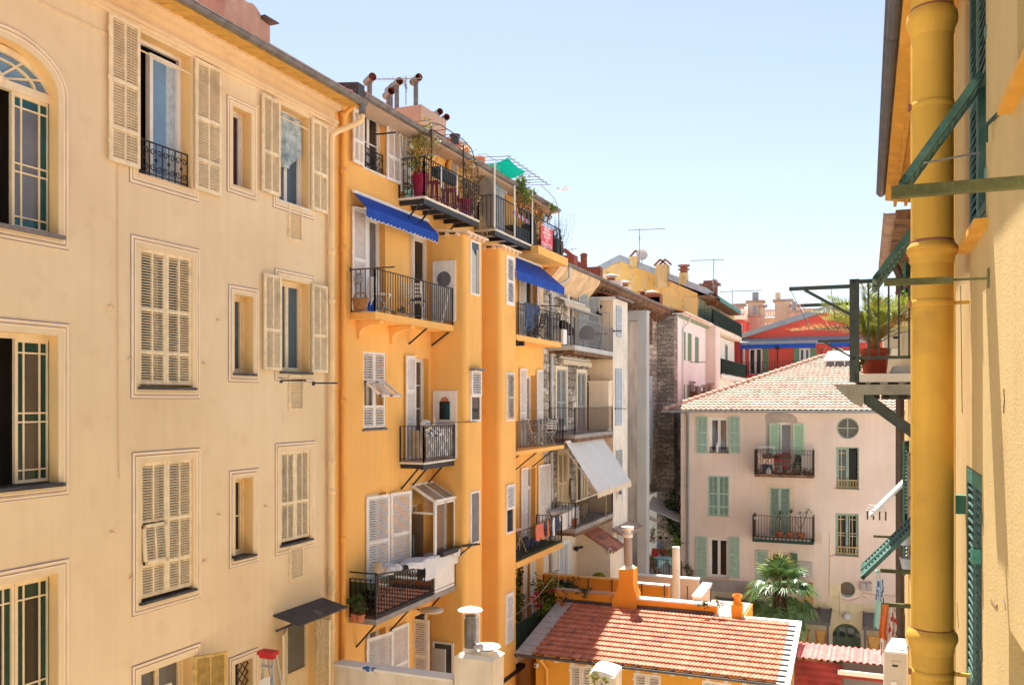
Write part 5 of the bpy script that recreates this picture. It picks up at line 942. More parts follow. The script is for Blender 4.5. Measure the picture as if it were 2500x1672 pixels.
xx,z=f_.h('a3',640,485);mb=MB();mb.box(f_,xx-.5,xx+.5,-.5,0,zr-.8,z-.2);mb.box(f_,xx-.7,xx+.7,-.6,.1,z-.2,z-.05);mb.box(f_,xx-.4,xx+.4,-.4,0,z-.05,z+.15);part(mb,'chimney',['rusty'],roof_y)
# red gabled building
YR=76.0;FR=front(YR);red=thing('gabled_building','wide red gabled building with blue awnings and a long balcony','building',FR.p(-3.9,0,GZ))
xe,ze2=FR.h('a3',875,985);xk,zk=FR.h('a3',1712,700);xw=FR.h('a3',908,1200)[0];xe2=2*xk-xe;xw2=2*xk-xw;zled=FR.h('a3',1100,1020)[1];zbal=FR.h('a3',1000,1325)[1]
mb=MB();mb.prism(FR,[(xw,GZ),(xw2,GZ),(xw2,ze2-.1),(xk,zk-.5),(xw,ze2-.1)],-14,0);part(mb,'wall',['red_wall'],red)
mb=MB()
for x in(xe,xe2):mb.hexa([FR.p(xk,-14,zk-.45),FR.p(x,-14,ze2-.3),FR.p(x,.5,ze2-.3),FR.p(xk,.5,zk-.45),FR.p(xk,-14,zk),FR.p(x,-14,ze2+.12),FR.p(x,.5,ze2+.12),FR.p(xk,.5,zk)])
part(mb,'roof',['grey_blue_trim'],red)
mb=MB();mb.hexa([FR.p(xw-.1,.001,zled-.1),FR.p(xw2,.001,zled-.1),FR.p(xw2,.9,zled-.35),FR.p(xw-.1,.9,zled-.35),FR.p(xw-.1,.001,zled+.3),FR.p(xw2,.001,zled+.3),FR.p(xw2,.9,zled-.1),FR.p(xw-.1,.9,zled-.1)]);part(mb,'ledge',['grey_blue_trim'],red)
rb=balcony(red,FR,xw+.2,xw2-.2,1.3,zbal,.3,'red_dark','iron',1.0,(1,1),rk=dict(gap=.2,w=.03,top=.05))
def reddoor(x0,x1,gl='glass_dark'):
 a=FR.h('a3',x0,1200)[0];b=FR.h('a3',x1,1200)[0];r=(a,b,zbal,FR.h('a3',x0,1085)[1]);mb=MB();ring(mb,FR,r,inset(r,.12),.0,.06);m=(a+b)/2;mb.box(FR,m-.1,m+.1,0,.055,r[2]+.12,r[3]-.12);o=part(mb,'french_door',['white_paint'],red);mb=MB();mb.box(FR,a+.12,b-.12,0,.012,r[2]+.12,r[3]-.12);part(mb,'pane',[gl],o)
 return r
r=reddoor(1003,1125);leaf(red,FR,r[1]+.05,.05,zbal+.1,r[3],FR.h('a3',1187,1200)[0]-r[1]-.1,0,'shutter_blue' if 0 else 'shutter_green',panels=P2,pitch=.1)
r=reddoor(1462,1560,'glass_painted_sky2');
for a,b in((1412,1460),(1562,1618)):xa=FR.h('a3',a,1200)[0];xb=FR.h('a3',b,1200)[0];leaf(red,FR,xa,.05,zbal+.1,r[3],xb-xa,0,'shutter_green',panels=P2,pitch=.1)
r=reddoor(1765,1860,'glass_grey')
for a,b,lb in((940,1620,'long blue awning rolled in above the left balcony doors of the red building'),(1738,1990,'blue awning at the right end of the red building, half hidden by the balcony')):xa=FR.h('a3',a,1050)[0];xb=FR.h('a3',b,1050)[0];awning(FR,xa,xb,.3,zled-.2,1.0,zled-.34,'blue_trim',lb,.3)
mb=MB();xa,z=FR.h('a3',1275,1100);mb.tube([FR.p(xa,1.0,zbal),FR.p(xa,1.0,z)],.05,6);mb.lathe(FR.p(xa,1.0,z),[(.2,0),(.12,.25)],8);part(mb,'lamp_post',['iron'],rb)
mb=MB();xa,z=FR.h('a3',955,1170);mb.tube([FR.p(xa,.1,zbal),FR.p(xa,.1,zled-.4)],.12,8);part(mb,'drainpipe',['white_wall2'],red)
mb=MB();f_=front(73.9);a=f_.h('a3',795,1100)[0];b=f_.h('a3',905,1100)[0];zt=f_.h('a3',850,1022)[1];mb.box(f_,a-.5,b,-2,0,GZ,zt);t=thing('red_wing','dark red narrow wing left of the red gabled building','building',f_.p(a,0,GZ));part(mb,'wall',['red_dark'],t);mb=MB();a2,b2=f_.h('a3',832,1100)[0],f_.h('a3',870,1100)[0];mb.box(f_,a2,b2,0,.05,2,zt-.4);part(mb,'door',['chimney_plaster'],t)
YB2=92.0;f_=front(YB2);sr=thing('red_house','small red house with white trimmed windows behind the red gabled building','building',f_.p(-15,0,GZ));a,zt=f_.h('a3',770,835);b=f_.h('a3',965,835)[0];mb=MB();mb.box(f_,a-2,b,-6,0,GZ,zt);part(mb,'wall',['red_wall'],sr);mb=MB();tiles(mb,f_.p(a-2,.3,zt),f_.p(b+.3,.3,zt),f_.p(a-2,-5,zt+1.6),f_.p(b-.5,-5,zt+1.6),24,6,.1,.06,seg=4);part(mb,'roof',['tile_pale'],sr)
for x0,x1 in((905,918),(922,942)):r=f_.R('a3',x0,860,x1,930);mb=MB();ring(mb,f_,r,inset(r,.15),0,.1);o=part(mb,'window',['white_paint'],sr);mb=MB();mb.box(f_,r[0]+.15,r[1]-.15,0,.03,r[2]+.15,r[3]-.15);part(mb,'pane',['glass_grey'],o)
xx,z=f_.h('a3',850,850);mb=MB();mb.tube([f_.p(xx,.6,0),f_.p(xx,.6,z)],.25,8);part(mb,'drainpipe',['white_wall2'],sr)
f0=front(88);xa,z=f0.h('a3',870,895);xb=f0.h('a3',1,1)[0];mb=MB();a,b=f0.h('a3',850,900)[0],f0.h('a3',892,900)[0];mb.box(f0,a,b,-1,0,0,z);mb.box(f0,a+.3,b-.3,-.8,-.2,z,z+.6,1);part(mb,'chimney',['chimney_plaster','rusty'],sr)
f3=front(100.0);cr=thing('cream_building','cream building with tiled roof and several big chimney stacks, behind the red gable','building',f3.p(-10,0,GZ))
a,zt=f3.h('a3',935,815);b=f3.h('a3',1400,815)[0];mb=MB();mb.box(f3,a,b+6,-10,0,GZ,zt);part(mb,'wall',['cream_block'],cr);z2=f3.h('a3',1100,752)[1];mb=MB();tiles(mb,f3.p(a-.5,.6,zt),f3.p(b+6,.6,zt),f3.p(a+2,-7,z2+.8),f3.p(b+4,-7,z2+.8),40,8,.14,.08,seg=4);crr=part(mb,'roof',['tile_pale'],cr)
for x0,x1 in((1120,1165),(1180,1215)):r=f3.R('a3',x0,850,x1,900);mb=MB();ring(mb,f3,r,inset(r,.2),0,.1);o=part(mb,'window',['white_paint'],cr);mb=MB();mb.box(f3,r[0]+.2,r[1]-.2,0,.03,r[2]+.2,r[3]-.2);part(mb,'pane',['glass_painted_sky2'],o)
def stack(yy,x0,x1,yt,yb,m,cap=None,lab=None):
 f=front(yy);a,zt=f.h('a3',x0,yt);b=f.h('a3',x1,yt)[0];zb_=f.h('a3',x0,yb)[1];mb=MB();w_=b-a;mb.box(f,a,b,-w_*.6,0,zb_-1,zt-.25);mb.box(f,a-.2,b+.2,-w_*.6-.2,.2,zt-.25,zt,1)
 if cap:mb.box(f,a+w_*.3,b-w_*.3,-w_*.45,-w_*.15,zt,zt+.9,2)
 part(mb,'chimney',[m,'chimney_plaster','iron_grey'],crr)
stack(98,868,955,680,805,'cream_block');stack(97,990,1125,650,830,'cream_block',1);stack(96,1105,1148,690,830,'cream_block');stack(94,1010,1093,775,920,'pink_block',1);stack(97,1238,1385,640,830,'cream_block');stack(96,1385,1462,685,830,'cream_block');stack(93,1368,1458,740,830,'pink_block',1);stack(94,865,938,770,830,'cream_block',1)
f_=front(97);xx,z=f_.h('a3',1262,640);z2=f_.h('a3',1262,572)[1];mb=MB();mb.tube([f_.p(xx,-.5,z),f_.p(xx,-.5,z2)],.28,8);part(mb,'flue',['cream_block'],crr)
f_=front(90);xx,z=f_.h('a3',850,800);z2=f_.h('a3',850,558)[1];antenna(f_.p(xx,0,z-1),z2-z+1,'tv antenna in front of the cream chimney stacks',4.0,R_(5),7,True,.05)
# pink house
YK=44.0;FK=front(YK);xk0=FK.h('a4',72,700)[0];XK1=9.0;zk_t=-.5
pink=thing('pink_house','pink plastered house with mint shutters, round windows and a hipped tile roof','building',FK.p(-4,0,GZ))
def RK(x0,yt,x1,yb,k='a4'):return FK.R(k,x0,yt,x1,yb)
W={'w1':RK(297,258,455,540),'d1':RK(772,300,962,690),'w2':RK(288,718,458,1040),'d2':RK(778,812,946,1200),'w3':RK(295,1212,455,1528),'d3':RK(780,1322,948,1660),'t1':RK(1310,492,1492,826),'t2':RK(1305,1018,1490,1356)}
ctr,r1=FK.h('a4',1402,343),RK(1312,260,1492,430);rr=(r1[1]-r1[0])/2;c2=FK.h('a6',1541,578);rr2=RK(1456,505,1626,650,'a6');rr2=(rr2[1]-rr2[0])/2
ad=RK(1392,915,1680,1150,'a6');adm=(ad[0]+ad[1])/2;adr=(ad[1]-ad[0])/2
H_=[W[k] for k in W]+[(ctr[0]-rr,ctr[0]+rr,ctr[1]-rr,ctr[1]+rr),(c2[0]-rr2,c2[0]+rr2,c2[1]-rr2,c2[1]+rr2),(ad[0],ad[1],GZ,ad[3])]
mb=MB();wall_holes(mb,FK,xk0,XK1,GZ,zk_t,H_,dep=.22);shell(mb,FK,xk0,XK1,GZ,zk_t,-13,0,2)
def disc_hole(c,r,rows=32):
 for i in range(rows):
  t0,t1=2*math.pi*i/rows,2*math.pi*(i+1)/rows;p=(c[0]+r*math.cos(t0),c[1]+r*math.sin(t0));q=(c[0]+r*math.cos(t1),c[1]+r*math.sin(t1))
  def sq(t):m=max(abs(math.cos(t)),abs(math.sin(t)));return c[0]+r*math.cos(t)/m,c[1]+r*math.sin(t)/m
  P,Q_=sq(t0),sq(t1);mb.face([FK.p(p[0],0,p[1]),FK.p(P[0],0,P[1]),FK.p(Q_[0],0,Q_[1]),FK.p(q[0],0,q[1])]);mb.face([FK.p(p[0],0,p[1]),FK.p(q[0],0,q[1]),FK.p(q[0],-.2,q[1]),FK.p(p[0],-.2,p[1])],1,True)
  mb.face([FK.p(p[0],-.2,p[1]),FK.p(P[0],-.2,P[1]),FK.p(Q_[0],-.2,Q_[1]),FK.p(q[0],-.2,q[1])],1)
disc_hole(ctr,rr);disc_hole(c2,rr2)
for i in range(12):
 t0,t1=math.pi*i/12,math.pi*(i+1)/12;p=(adm+adr*math.cos(t0),ad[3]-adr+adr*math.sin(t0));q=(adm+adr*math.cos(t1),ad[3]-adr+adr*math.sin(t1))
 mb.face([FK.p(p[0],0,p[1]),FK.p(p[0],0,ad[3]),FK.p(q[0],0,ad[3]),FK.p(q[0],0,q[1])]);mb.face([FK.p(p[0],0,p[1]),FK.p(q[0],0,q[1]),FK.p(q[0],-.2,q[1]),FK.p(p[0],-.2,p[1])],1)
part(mb,'wall',['pink_wall','pink_wall','interior'],pink)
zy=FK.h('a6',1600,725)[1];xs_=FK.h('a6',1195,700)[0];mb=MB()
wall_holes(mb,FK,xs_,XK1,GZ,zy,[(ad[0]-.01,ad[1]+.01,GZ,ad[3])],n=.006,dep=.005)
for i in range(12):
 t0,t1=math.pi*i/12,math.pi*(i+1)/12;p=(adm+(adr+.01)*math.cos(t0),ad[3]-adr+adr*math.sin(t0));q=(adm+(adr+.01)*math.cos(t1),ad[3]-adr+adr*math.sin(t1));mb.face([FK.p(p[0],.006,p[1]),FK.p(p[0],.006,ad[3]),FK.p(q[0],.006,ad[3]),FK.p(q[0],.006,q[1])])
r=RK(1360,520,1440,690,'a6');mb.box(FK,r[0],r[0]+.5,0,.006,zy,r[3])
zg=FK.h('a6',300,605)[1];zg2=FK.h('a6',300,480)[1];mb.box(FK,xk0,xs_-.001,0,.006,GZ,zg,0);mb.box(FK,xk0,FK.h('a6',545,500)[0],0,.005,zg+.001,zg2,1);part(mb,'base_coat',['yellow_base','pink_grey','yellow_base'],pink)
for r in(RK(1135,1168,1195,1258),RK(625,1140,640,1230)):mb=MB();mb.box(FK,r[0],r[1],0,.008,r[2],r[3]);part(mb,'plaster_patch',['pink_patch'],pink)
r=RK(750,785,985,1150);mb=MB();mb.box(FK,r[0],W['d2'][0],0,.008,r[2],r[3]);mb.box(FK,W['d2'][1],r[1],0,.008,r[2],r[3]);mb.box(FK,W['d2'][0],W['d2'][1],0,.0081,W['d2'][3],r[3]);part(mb,'plaster_patch',['pink_patch'],pink)
def PK(pts):return[FK.h('a4',x,y) for x,y in pts]
mb=MB();A=PK([(772,298),(748,298),(745,240),(790,215),(850,208),(900,222),(960,232),(1000,262),(1002,298),(962,298)]);mb.prism(FK,A,0,.008);mb.prism(FK,PK([(752,690),(752,298),(772,298),(772,690)]),0,.01);mb.prism(FK,PK([(752,296),(975,296),(975,278),(752,278)]),.0085,.016);part(mb,'plaster_patch',['cement_patch'],pink)
o=win(pink,FK,W['w1'],dep=.16,leaves=2,gl='glass_clear',fm='white_paint',fw=.07);sill(o,FK,W['w1'],'pink_patch',.1)
a,b,c,d=W['w1'];mb=MB()
for s0,s1,q in((a+.1,a+.35,.25),(b-.4,b-.1,.12)):
 for i in range(6):u0,u1=s0+(s1-s0)*i/6,s0+(s1-s0)*(i+1)/6;n0,n1=-.22-.03*(i%2),-.22-.03*((i+1)%2);mb.face([FK.p(u0-q,n0,c),FK.p(u1-q,n1,c),FK.p(u1,n1,d),FK.p(u0,n0,d)],0,True)
mb.face([FK.p(a,-.3,c),FK.p(b,-.3,c),FK.p(b,-.3,d),FK.p(a,-.3,d)],1);part(mb,'curtain',['curtain','curtain_grey'],o);scrolls(o,FK,a+.05,b-.05,c+.02,c+.28,-.03,k=3)
for k,xs in(('w1',((200,285),(460,546))),('w3',((196,280),(457,543)))):
 for x0,x1 in xs:yt,yb=(250,542) if k=='w1' else(1205,1530);r=RK(x0,yt,x1,yb);leaf(pink,FK,r[0],.04,r[2],r[3],r[1]-r[0],0,'shutter_mint',panels=P3,cols=2,pitch=.055)
o=win(pink,FK,W['d1'],dep=.2,leaves=2,gl='glass_grey',name='french_door');r=RK(782,305,856,660);leaf(o,FK,r[0],.05,r[2],r[3],r[1]-r[0],0,'shutter_mint2',panels=[(0,.5),(.5,1)],cols=1,pitch=.055);r=RK(970,305,1058,660);leaf(o,FK,r[0],.05,r[2],r[3],r[1]-r[0],0,'shutter_mint2',panels=[(0,.5),(.5,1)],cols=1,pitch=.055)
for k in('w2','d2'):o=win(pink,FK,W[k],dep=.2);pair(o,FK,W[k],'shutter_mint',n=-.02,panels=P3 if k=='w2' else P2,cols=2 if k=='w2' else 1,pitch=.055);sill(o,FK,W[k],'pink_patch',.08)
o=win(pink,FK,W['w3'],dep=.16,leaves=2,gl='glass_dark',fw=.07);sill(o,FK,W['w3'],'pink_patch',.1)
o=win(pink,FK,W['d3'],dep=.2,leaves=2,gl='glass_dark',fm='pink_patch',fw=.08);r=RK(675,1315,770,1640);leaf(o,FK,r[0],.05,r[2],r[3],r[1]-r[0],0,'shutter_mint',panels=P2,cols=1);r=RK(952,1332,1005,1640);leaf(o,FK,W['d3'][1]+.02,.05,r[2],r[3],(r[1]-r[0])*1.4,40,'shutter_green',panels=P2,cols=1)
for k in('t1','t2'):
 a,b,c,d=W[k];o=win(pink,FK,W[k],dep=.15,leaves=2,nh=0,fm='mint_trim',gl='glass_dark',fw=.06);sill(o,FK,W[k],'pink_patch',.12);mb=MB();m=(a+b)/2;z=c+(d-c)*.46
 for j in((0,) if k=='t1' else(0,1)):
  s0=a+j*(b-a)/2+.1
  for q in(z,z+.12,d-.3):mb.box(FK,s0,s0+(b-a)/2-.2,-.14,-.1,q,q+.02)
  for q in(.12,.5):mb.box(FK,s0+q,s0+q+.02,-.139,-.101,c,d)
 if k=='t1':mb.box(FK,m+.06,b-.06,-.12,-.1,c+.05,d-.06,1)
 part(mb,'glazing_bars',['cream_paint','black_plastic'],o);g=MB();g.bar(FK.p(a,-.02,c+.42),FK.p(b,-.02,c+.42),.04);g.bar(FK.p(a,-.02,c+.1),FK.p(b,-.02,c+.1),.03)
 for i in range(8):
  s=a+(b-a)*(i+.5)/8;g.tube([FK.p(s+.08*math.cos(t*.628),-.02,c+.26+.13*math.sin(t*.628)) for t in range(11)],.013,5)
 part(g,'balconet',['ochre_stained'],o)
def roundwin(c,r,quad):
 mb=MB();K=28
 for i in range(K):
  t0,t1=2*math.pi*i/K,2*math.pi*(i+1)/K;q=lambda t,g,n:FK.p(c[0]+r*g*math.cos(t),n,c[1]+r*g*math.sin(t));mb.hexa([q(t0,.88,-.19),q(t1,.88,-.19),q(t1,1,-.19),q(t0,1,-.19),q(t0,.88,-.12),q(t1,.88,-.12),q(t1,1,-.12),q(t0,1,-.12)])
 if quad:mb.box(FK,c[0]-.025,c[0]+.025,-.17,-.125,c[1]-r*.9,c[1]+r*.9);mb.box(FK,c[0]-r*.9,c[0]+r*.9,-.171,-.124,c[1]-.025,c[1]+.025)
 else:ring(mb,FK,(c[0]-.4,c[0]+.4,c[1]-.35,c[1]+.42),(c[0]-.3,c[0]+.3,c[1]-.27,c[1]+.34),-.19,-.1)
 o=part(mb,'round_window',['mint_trim'],pink);g=MB();g.face([FK.p(c[0]+r*.92*math.cos(t*.2244),-.165,c[1]+r*.92*math.sin(t*.2244)) for t in range(28)]);part(g,'pane',['glass_brown'],o)
roundwin(ctr,rr,True);roundwin(c2,rr2,False)
mb=MB();n=-.12;mb.prism(FK,[(adm+adr*math.cos(t*math.pi/14),ad[3]-adr+adr*math.sin(t*math.pi/14)) for t in range(15)]+[(adm-adr,GZ),(adm+adr,GZ)],-.2,n)
for q in(-.5,0,.5):mb.box(FK,adm+q*adr*1.2-.05,adm+q*adr*1.2+.05,n,n+.03,GZ,ad[3]-adr*(.45 if q else.1))
for q in(-.78,-.28,.28,.78):mb.box(FK,adm+q*adr-.16,adm+q*adr+.16,n,n+.02,ad[3]-adr*1.05,ad[3]-adr*(.72 if abs(q)>.5 else.35),1)
part(mb,'arched_door',['green_door','glass_dark'],pink)
def pbal(x0,x1,yf,yr,m,fl,lab=None):
 s0,z0=FK.h('a4',x0,yf,.95);s1=FK.h('a4',x1,yf,.95)[0];zt=FK.h('a4',x0,yr,.95)[1];o=balcony(pink,FK,s0,s1,.95,z0,.14,fl,m,zt-z0,(1,1),rk=dict(gap=.125,w=.02,top=.05));return o,s0,s1,z0
pb1,q0,q1,pz1=pbal(658,1130,705,515,'iron_brown','eave_wood');pb2,q2,q3,pz2=pbal(642,1130,1222,1035,'iron_brown','iron_green')
mb=MB();rnd=random.Random(4)
for i in range(14):s=q2+.1+i*(q3-q2-.2)/14;mb.box(FK,s,s+.12,.8,.93,pz2+.001,pz2+.09)
part(mb,'edging',['concrete'],pb2)
for(s,z) in((q2,pz2),(q3,pz2)):
 pass
xs=FK.h('a4',128,700,.08)[0];drainpipe(pink,FK,xs,.08,GZ,-.6,.06,'iron_grey',[-1.5,-4.2,-7.0],top=[(xs-.05,.25,-.65),(xs-.05,.45,-.52)])
r=RK(1048,292,1186,445,'a6');leaf(pink,FK,r[0],.06,r[2],r[3],r[1]-r[0],0,'pink_grey',panels=[(0,1)],cols=2,pitch=.1,name='louvre_panel')
mb=MB()
def cond(pts,r_=.02):mb.tube([FK.p(*[(q:=FK.h('a6',x,y))[0],.03,q[1]]) for x,y in pts],r_,5)
cond([(1400,232),(1368,245),(1362,640),(1450,665),(1560,700),(1680,660)]);cond([(1465,610),(1468,845),(1515,850)]);cond([(1700,620),(1900,640),(2100,655)],.035);cond([(1690,640),(1750,672)]);cond([(1360,795),(1440,795)]);cond([(1365,0),(1362,240)],.012);part(mb,'conduit',['pink_patch'],pink)
for x0,x1 in((1682,1740),(1748,1795)):r=RK(x0,506,x1,585,'a6');mb=MB();mb.box(FK,r[0],r[1],0,.2,r[2],r[3]);part(mb,'meter_box',['pink_grey'],pink)
q=FK.h('a6',1541,850);mb=MB();mb.ball(FK.p(q[0],.2,q[1]),.18,0,14);mb.tube([FK.p(q[0],0,q[1]),FK.p(q[0],.1,q[1])],.1,10);single(mb,'wall_lamp',['light_globe'],'round white globe lamp above the green arched door of the pink house','lamp')
YE,XE=YK-.55,xk0-.72;zE=-.46;xA=-2.75;dr=6.9;zA=2.33;p00,p10=(XE,YE,zE),(XK1+.5,YE,zE);p01,p11=(XE,YE+dr,zA),(XK1+.5,YE+dr,zA);Lx=XK1+.5-XE
mb=MB();tiles(mb,p00,p10,p01,p11,80,23,.05,.05,0,5,clip=lambda a,b:a*Lx>b*(xA-XE));mb.face([Vector((XE,YE,zE-.03)),Vector((XE,YE+2*dr,zE-.03)),Vector((xA,YE+dr,zA-.02))],1);mb.face([Vector((xA,YE+dr,zA-.02)),Vector((XE,YE+2*dr,zE-.03)),Vector((XK1+.5,YE+2*dr,zE-.03)),Vector((XK1+.5,YE+dr,zA-.02))],1)
proof=part(mb,'roof',['tile_pale','terracotta'],pink);mb=MB();A,B_=Vector((XE,YE,zE)),Vector((xA,YE+dr,zA));L=(B_-A).length;k=int(L/.36)
for i in range(k):a,b=A.lerp(B_,i/k),A.lerp(B_,(i+1.12)/k);mb.tube([a+Vector((0,0,.05)),b+Vector((0,0,.02))],[.15,.115],8,0)
for i in range(30):a=Vector((xA+i*.4,YE+dr,zA+.02));mb.tube([a,a+Vector((.45,0,.02))],[.13,.1],8,0)
part(mb,'ridge_tiles',['pink_block'],proof)
FKE=front(YE);gutter(pink,FKE,XE-.1,XK1+.4,.05,zE-.02,.09,'iron_grey',3);mb=MB();mb.box(FK,XE+.05,XK1,-.001,.5,zE-.1,zE-.04);part(mb,'soffit',['pink_grey'],pink)
f_=front(49.2);r=f_.R('a3',1690,1110,1870,1205);mb=MB();zb_=r[2]-.35
mb.hexa([f_.p(r[0],.3,r[2]),f_.p(r[1]+.3,.3,r[2]),f_.p(r[1]+.3,-1.4,r[3]),f_.p(r[0]+.1,-1.4,r[3]),f_.p(r[0],.3,r[2]+.06),f_.p(r[1]+.3,.3,r[2]+.06),f_.p(r[1]+.3,-1.4,r[3]+.06),f_.p(r[0]+.1,-1.4,r[3]+.06)]);mb.box(f_,r[0]+.1,r[1]+.2,-.9,.2,zb_,r[2]-.002,1)
for s in(r[0]+.05,(r[0]+r[1])/2,r[1]):mb.box(f_,s,s+.06,.2,.26,zb_-.1,r[2]-.003,2)
part(mb,'skylight',['white_top','glass_grey','white_paint'],proof)
f_=front(52.5);x0,zt=f_.h('a3',1635,1090);x1=f_.h('a3',1682,1090)[0];mb=MB();mb.box(f_,x0,x1,-.6,0,1.2,zt);mb.box(f_,x0-.08,x1+.08,-.7,.08,zt,zt+.1);part(mb,'chimney',['rusty'],proof)
def canopy(x0,y0,x1,y1,k,z_off,lab,dep=1.6):
 r=FK.R(k,x0,y0,x1,y1,dep);ztop=FK.h(k,x0,y0,.1)[1];t=thing('canopy',lab,'canopy',FK.p((r[0]+r[1])/2,.5,GZ));mb=MB();zf=r[2]+.1;mb.hexa([FK.p(r[0],.02,ztop-.06),FK.p(r[1],.02,ztop-.06),FK.p(r[1],dep,zf-.06),FK.p(r[0],dep,zf-.06),FK.p(r[0],.02,ztop),FK.p(r[1],.02,ztop),FK.p(r[1],dep,zf),FK.p(r[0],dep,zf)]);part(mb,'roof',['canopy_grey'],t)
 mb=MB();mb.box(FK,r[0]-.03,r[1]+.03,dep,dep+.06,zf-.16,zf+.02)
 for i in range(4):s=r[0]+(r[1]-r[0])*i/3;mb.bar(FK.p(s,.03,ztop+.03),FK.p(s,dep,zf+.03),.07,.06)
 for s in(r[0]+.08,r[1]-.08):mb.box(FK,s-.05,s+.05,dep-.12,dep-.02,GZ,zf-.1)
 part(mb,'frame',['lead'],t)
 mb=MB()
 for i in range(2):
  s0,s1=r[0]+.15+i*(r[1]-r[0])/2,r[0]-.1+(i+1)*(r[1]-r[0])/2;mb.box(FK,s0,s1,dep-.1,dep-.05,GZ,zf-.42);mb.bar(FK.p(s0,dep-.03,GZ),FK.p(s1,dep-.03,zf-.42),.05,.03,1);mb.bar(FK.p(s1,dep-.03,GZ),FK.p(s0,dep-.03,zf-.42),.05,.03,1)
 part(mb,'panel',['wood_orange','rusty'],t);return t
canopy(130,655,700,800,'a6',0,'long dark grey lean-to canopy at the foot of the pink house, left of the palm',2.2);canopy(1000,752,1362,905,'a6',0,'grey canopy with orange panels between the palm and the green arched door');canopy(1705,815,2150,975,'a6',0,'grey canopy with orange panels right of the green arched door')
for q in((1125,510,1195,770),(537,520,600,670)):mb=MB();r=RK(*q,'a6');mb.box(FK,r[0],r[1],0,.6,r[2],r[3]);part(mb,'timber_screen',['wood_orange'],pink)
# low ochre house with red tiles
zE=-7.2;YE1,YR1=23.7,27.3;zR=-6.5;XL,XRt=-9.12,-2.42;FE=front(24.0)
och=thing('low_house','low ochre house with a red tiled roof and an orange parapet, in the courtyard','building',FE.p(-5.7,0,GZ))
HO=[FE.R('a5',632,1258,872,1258),FE.R('a5',1286,1342,1562,1342),FE.R('a5',1985,1420,2282,1420)];HO=[(a,b,d-1.7,d) for a,b,c,d in HO]
mb=MB();wall_holes(mb,FE,XL,-2.3,GZ,zE-.02,HO,dep=.2);shell(mb,FE,XL,-2.3,GZ,zE-.03,-3.3,0,2);part(mb,'wall',['ochre_house','ochre_house','interior'],och)
for r in HO:o=win(och,FE,r,dep=.18);pair(o,FE,r,'shutter_white',n=-.01,panels=[(0,1)],cols=1,pitch=.07,st=.06)
mb=MB();tiles(mb,(XL,YE1,zE),(XRt,YE1,zE),(XL,YR1,zR),(XRt,YR1,zR),62,12,.022,.055,0,5);oroof=part(mb,'roof',['tile_red'],och)
mb=MB();nR=Vector((0,-(zR-zE),YR1-YE1)).normalized()
def PR(x,b,h=0):return Vector((x,YE1+(YR1-YE1)*b,zE+(zR-zE)*b))+nR*h
def slabR(x0,x1,b0,b1,h0,h1,m=0):mb.hexa([PR(x0,b0,h0),PR(x1,b0,h0),PR(x1,b1,h0),PR(x0,b1,h0),PR(x0,b0,h1),PR(x1,b0,h1),PR(x1,b1,h1),PR(x0,b1,h1)],m)
slabR(XL-.5,XL,-.02,1,-.05,.02)
for i in range(9):slabR(XL-.42,XL+.02,.02+i*.11,.06+i*.11,.021,.04)
part(mb,'verge_left',['zinc_light'],och) if 0 else part(mb,'verge',['zinc_light'],och)
mb=MB();slabR(XRt,XRt+.33,-.02,1.0,-.05,.012)
for i in range(12):slabR(XRt,XRt+.2,i/12+.0,i/12+.012,.0125,.05,1)
slabR(XRt-2.35,XRt+.33,1.0,1.035,-.05,.03);part(mb,'verge',['white_top','slate'],och)
mb=MB();slabR(XL-.3,XRt-2.2,1.0,1.06,.0,.1);part(mb,'flashing',['lead'],och)
gutter(och,front(YE1),XL-.5,XRt+.3,.06,zE-.02,.07,'lead',3);mb=MB()
for i in range(15):s=XL+.2+i*.47;mb.box(FE,s,s+.1,0,.3,zE-.16,zE-.06)
part(mb,'rafter',['white_slab'],och);xs=FE.h('a5',400,1350,.06)[0];drainpipe(och,FE,xs,.06,GZ,zE-.45,.05,'orange_pipe',[],top=[(xs-.12,.2,zE-.2),(xs-.12,.3,zE-.1)])
FQ=front(YR1+.05);
def wallQ(fr,k,x0,y0,x1,y1,zb,th,m,top=None,name='parapet',par=och):
 s0,z0=fr.h(k,x0,y0);s1,z1=fr.h(k,x1,y1);z1=z0 if abs(z1-z0)<.4 else z1;mb=MB();mb.hexa([fr.p(s0,0,zb),fr.p(s1,0,zb),fr.p(s1,-th,zb),fr.p(s0,-th,zb),fr.p(s0,0,z0),fr.p(s1,0,z1),fr.p(s1,-th,z1),fr.p(s0,-th,z0)])
 if top:mb.hexa([fr.p(s0-.02,.03,z0),fr.p(s1+.02,.03,z1),fr.p(s1+.02,-th-.03,z1),fr.p(s0-.02,-th-.03,z0),fr.p(s0-.02,.03,z0+.05),fr.p(s1+.02,.03,z1+.05),fr.p(s1+.02,-th-.03,z1+.05),fr.p(s0-.02,-th-.03,z0+.05)],1)
 return part(mb,name,[m,top or m],par)
wallQ(FQ,'a5',480,505,1075,545,zR-.2,.25,'orange_deep','chimney_plaster');wallQ(FQ,'a5',1320,600,2132,655,zR-.2,.3,'orange_deep','white_top')
FQ2=front(29.3);wallQ(FQ2,'a5',362,348,1140,405,-8,.2,'orange_deep','orange_plaster');wallQ(FQ2,'a5',1285,440,1640,450,-8,.2,'orange_deep','white_top')
FQ3=front(32.5);wallQ(FQ3,'a5',1200,345,1945,395,-9.5,.25,'parapet_pink','white_top')
FQL=left(0);mb=MB()
pa,pb_=on_plane_z('a5',2040,425,-6.02),on_plane_z('a5',1905,590,-6.02);pb_=pb_.lerp(pa,max(0,(YR1+.42-pb_.y)/(pa.y-pb_.y)));d=(pa-pb_);nx=Vector((-d.y,d.x,0)).normalized()*.13
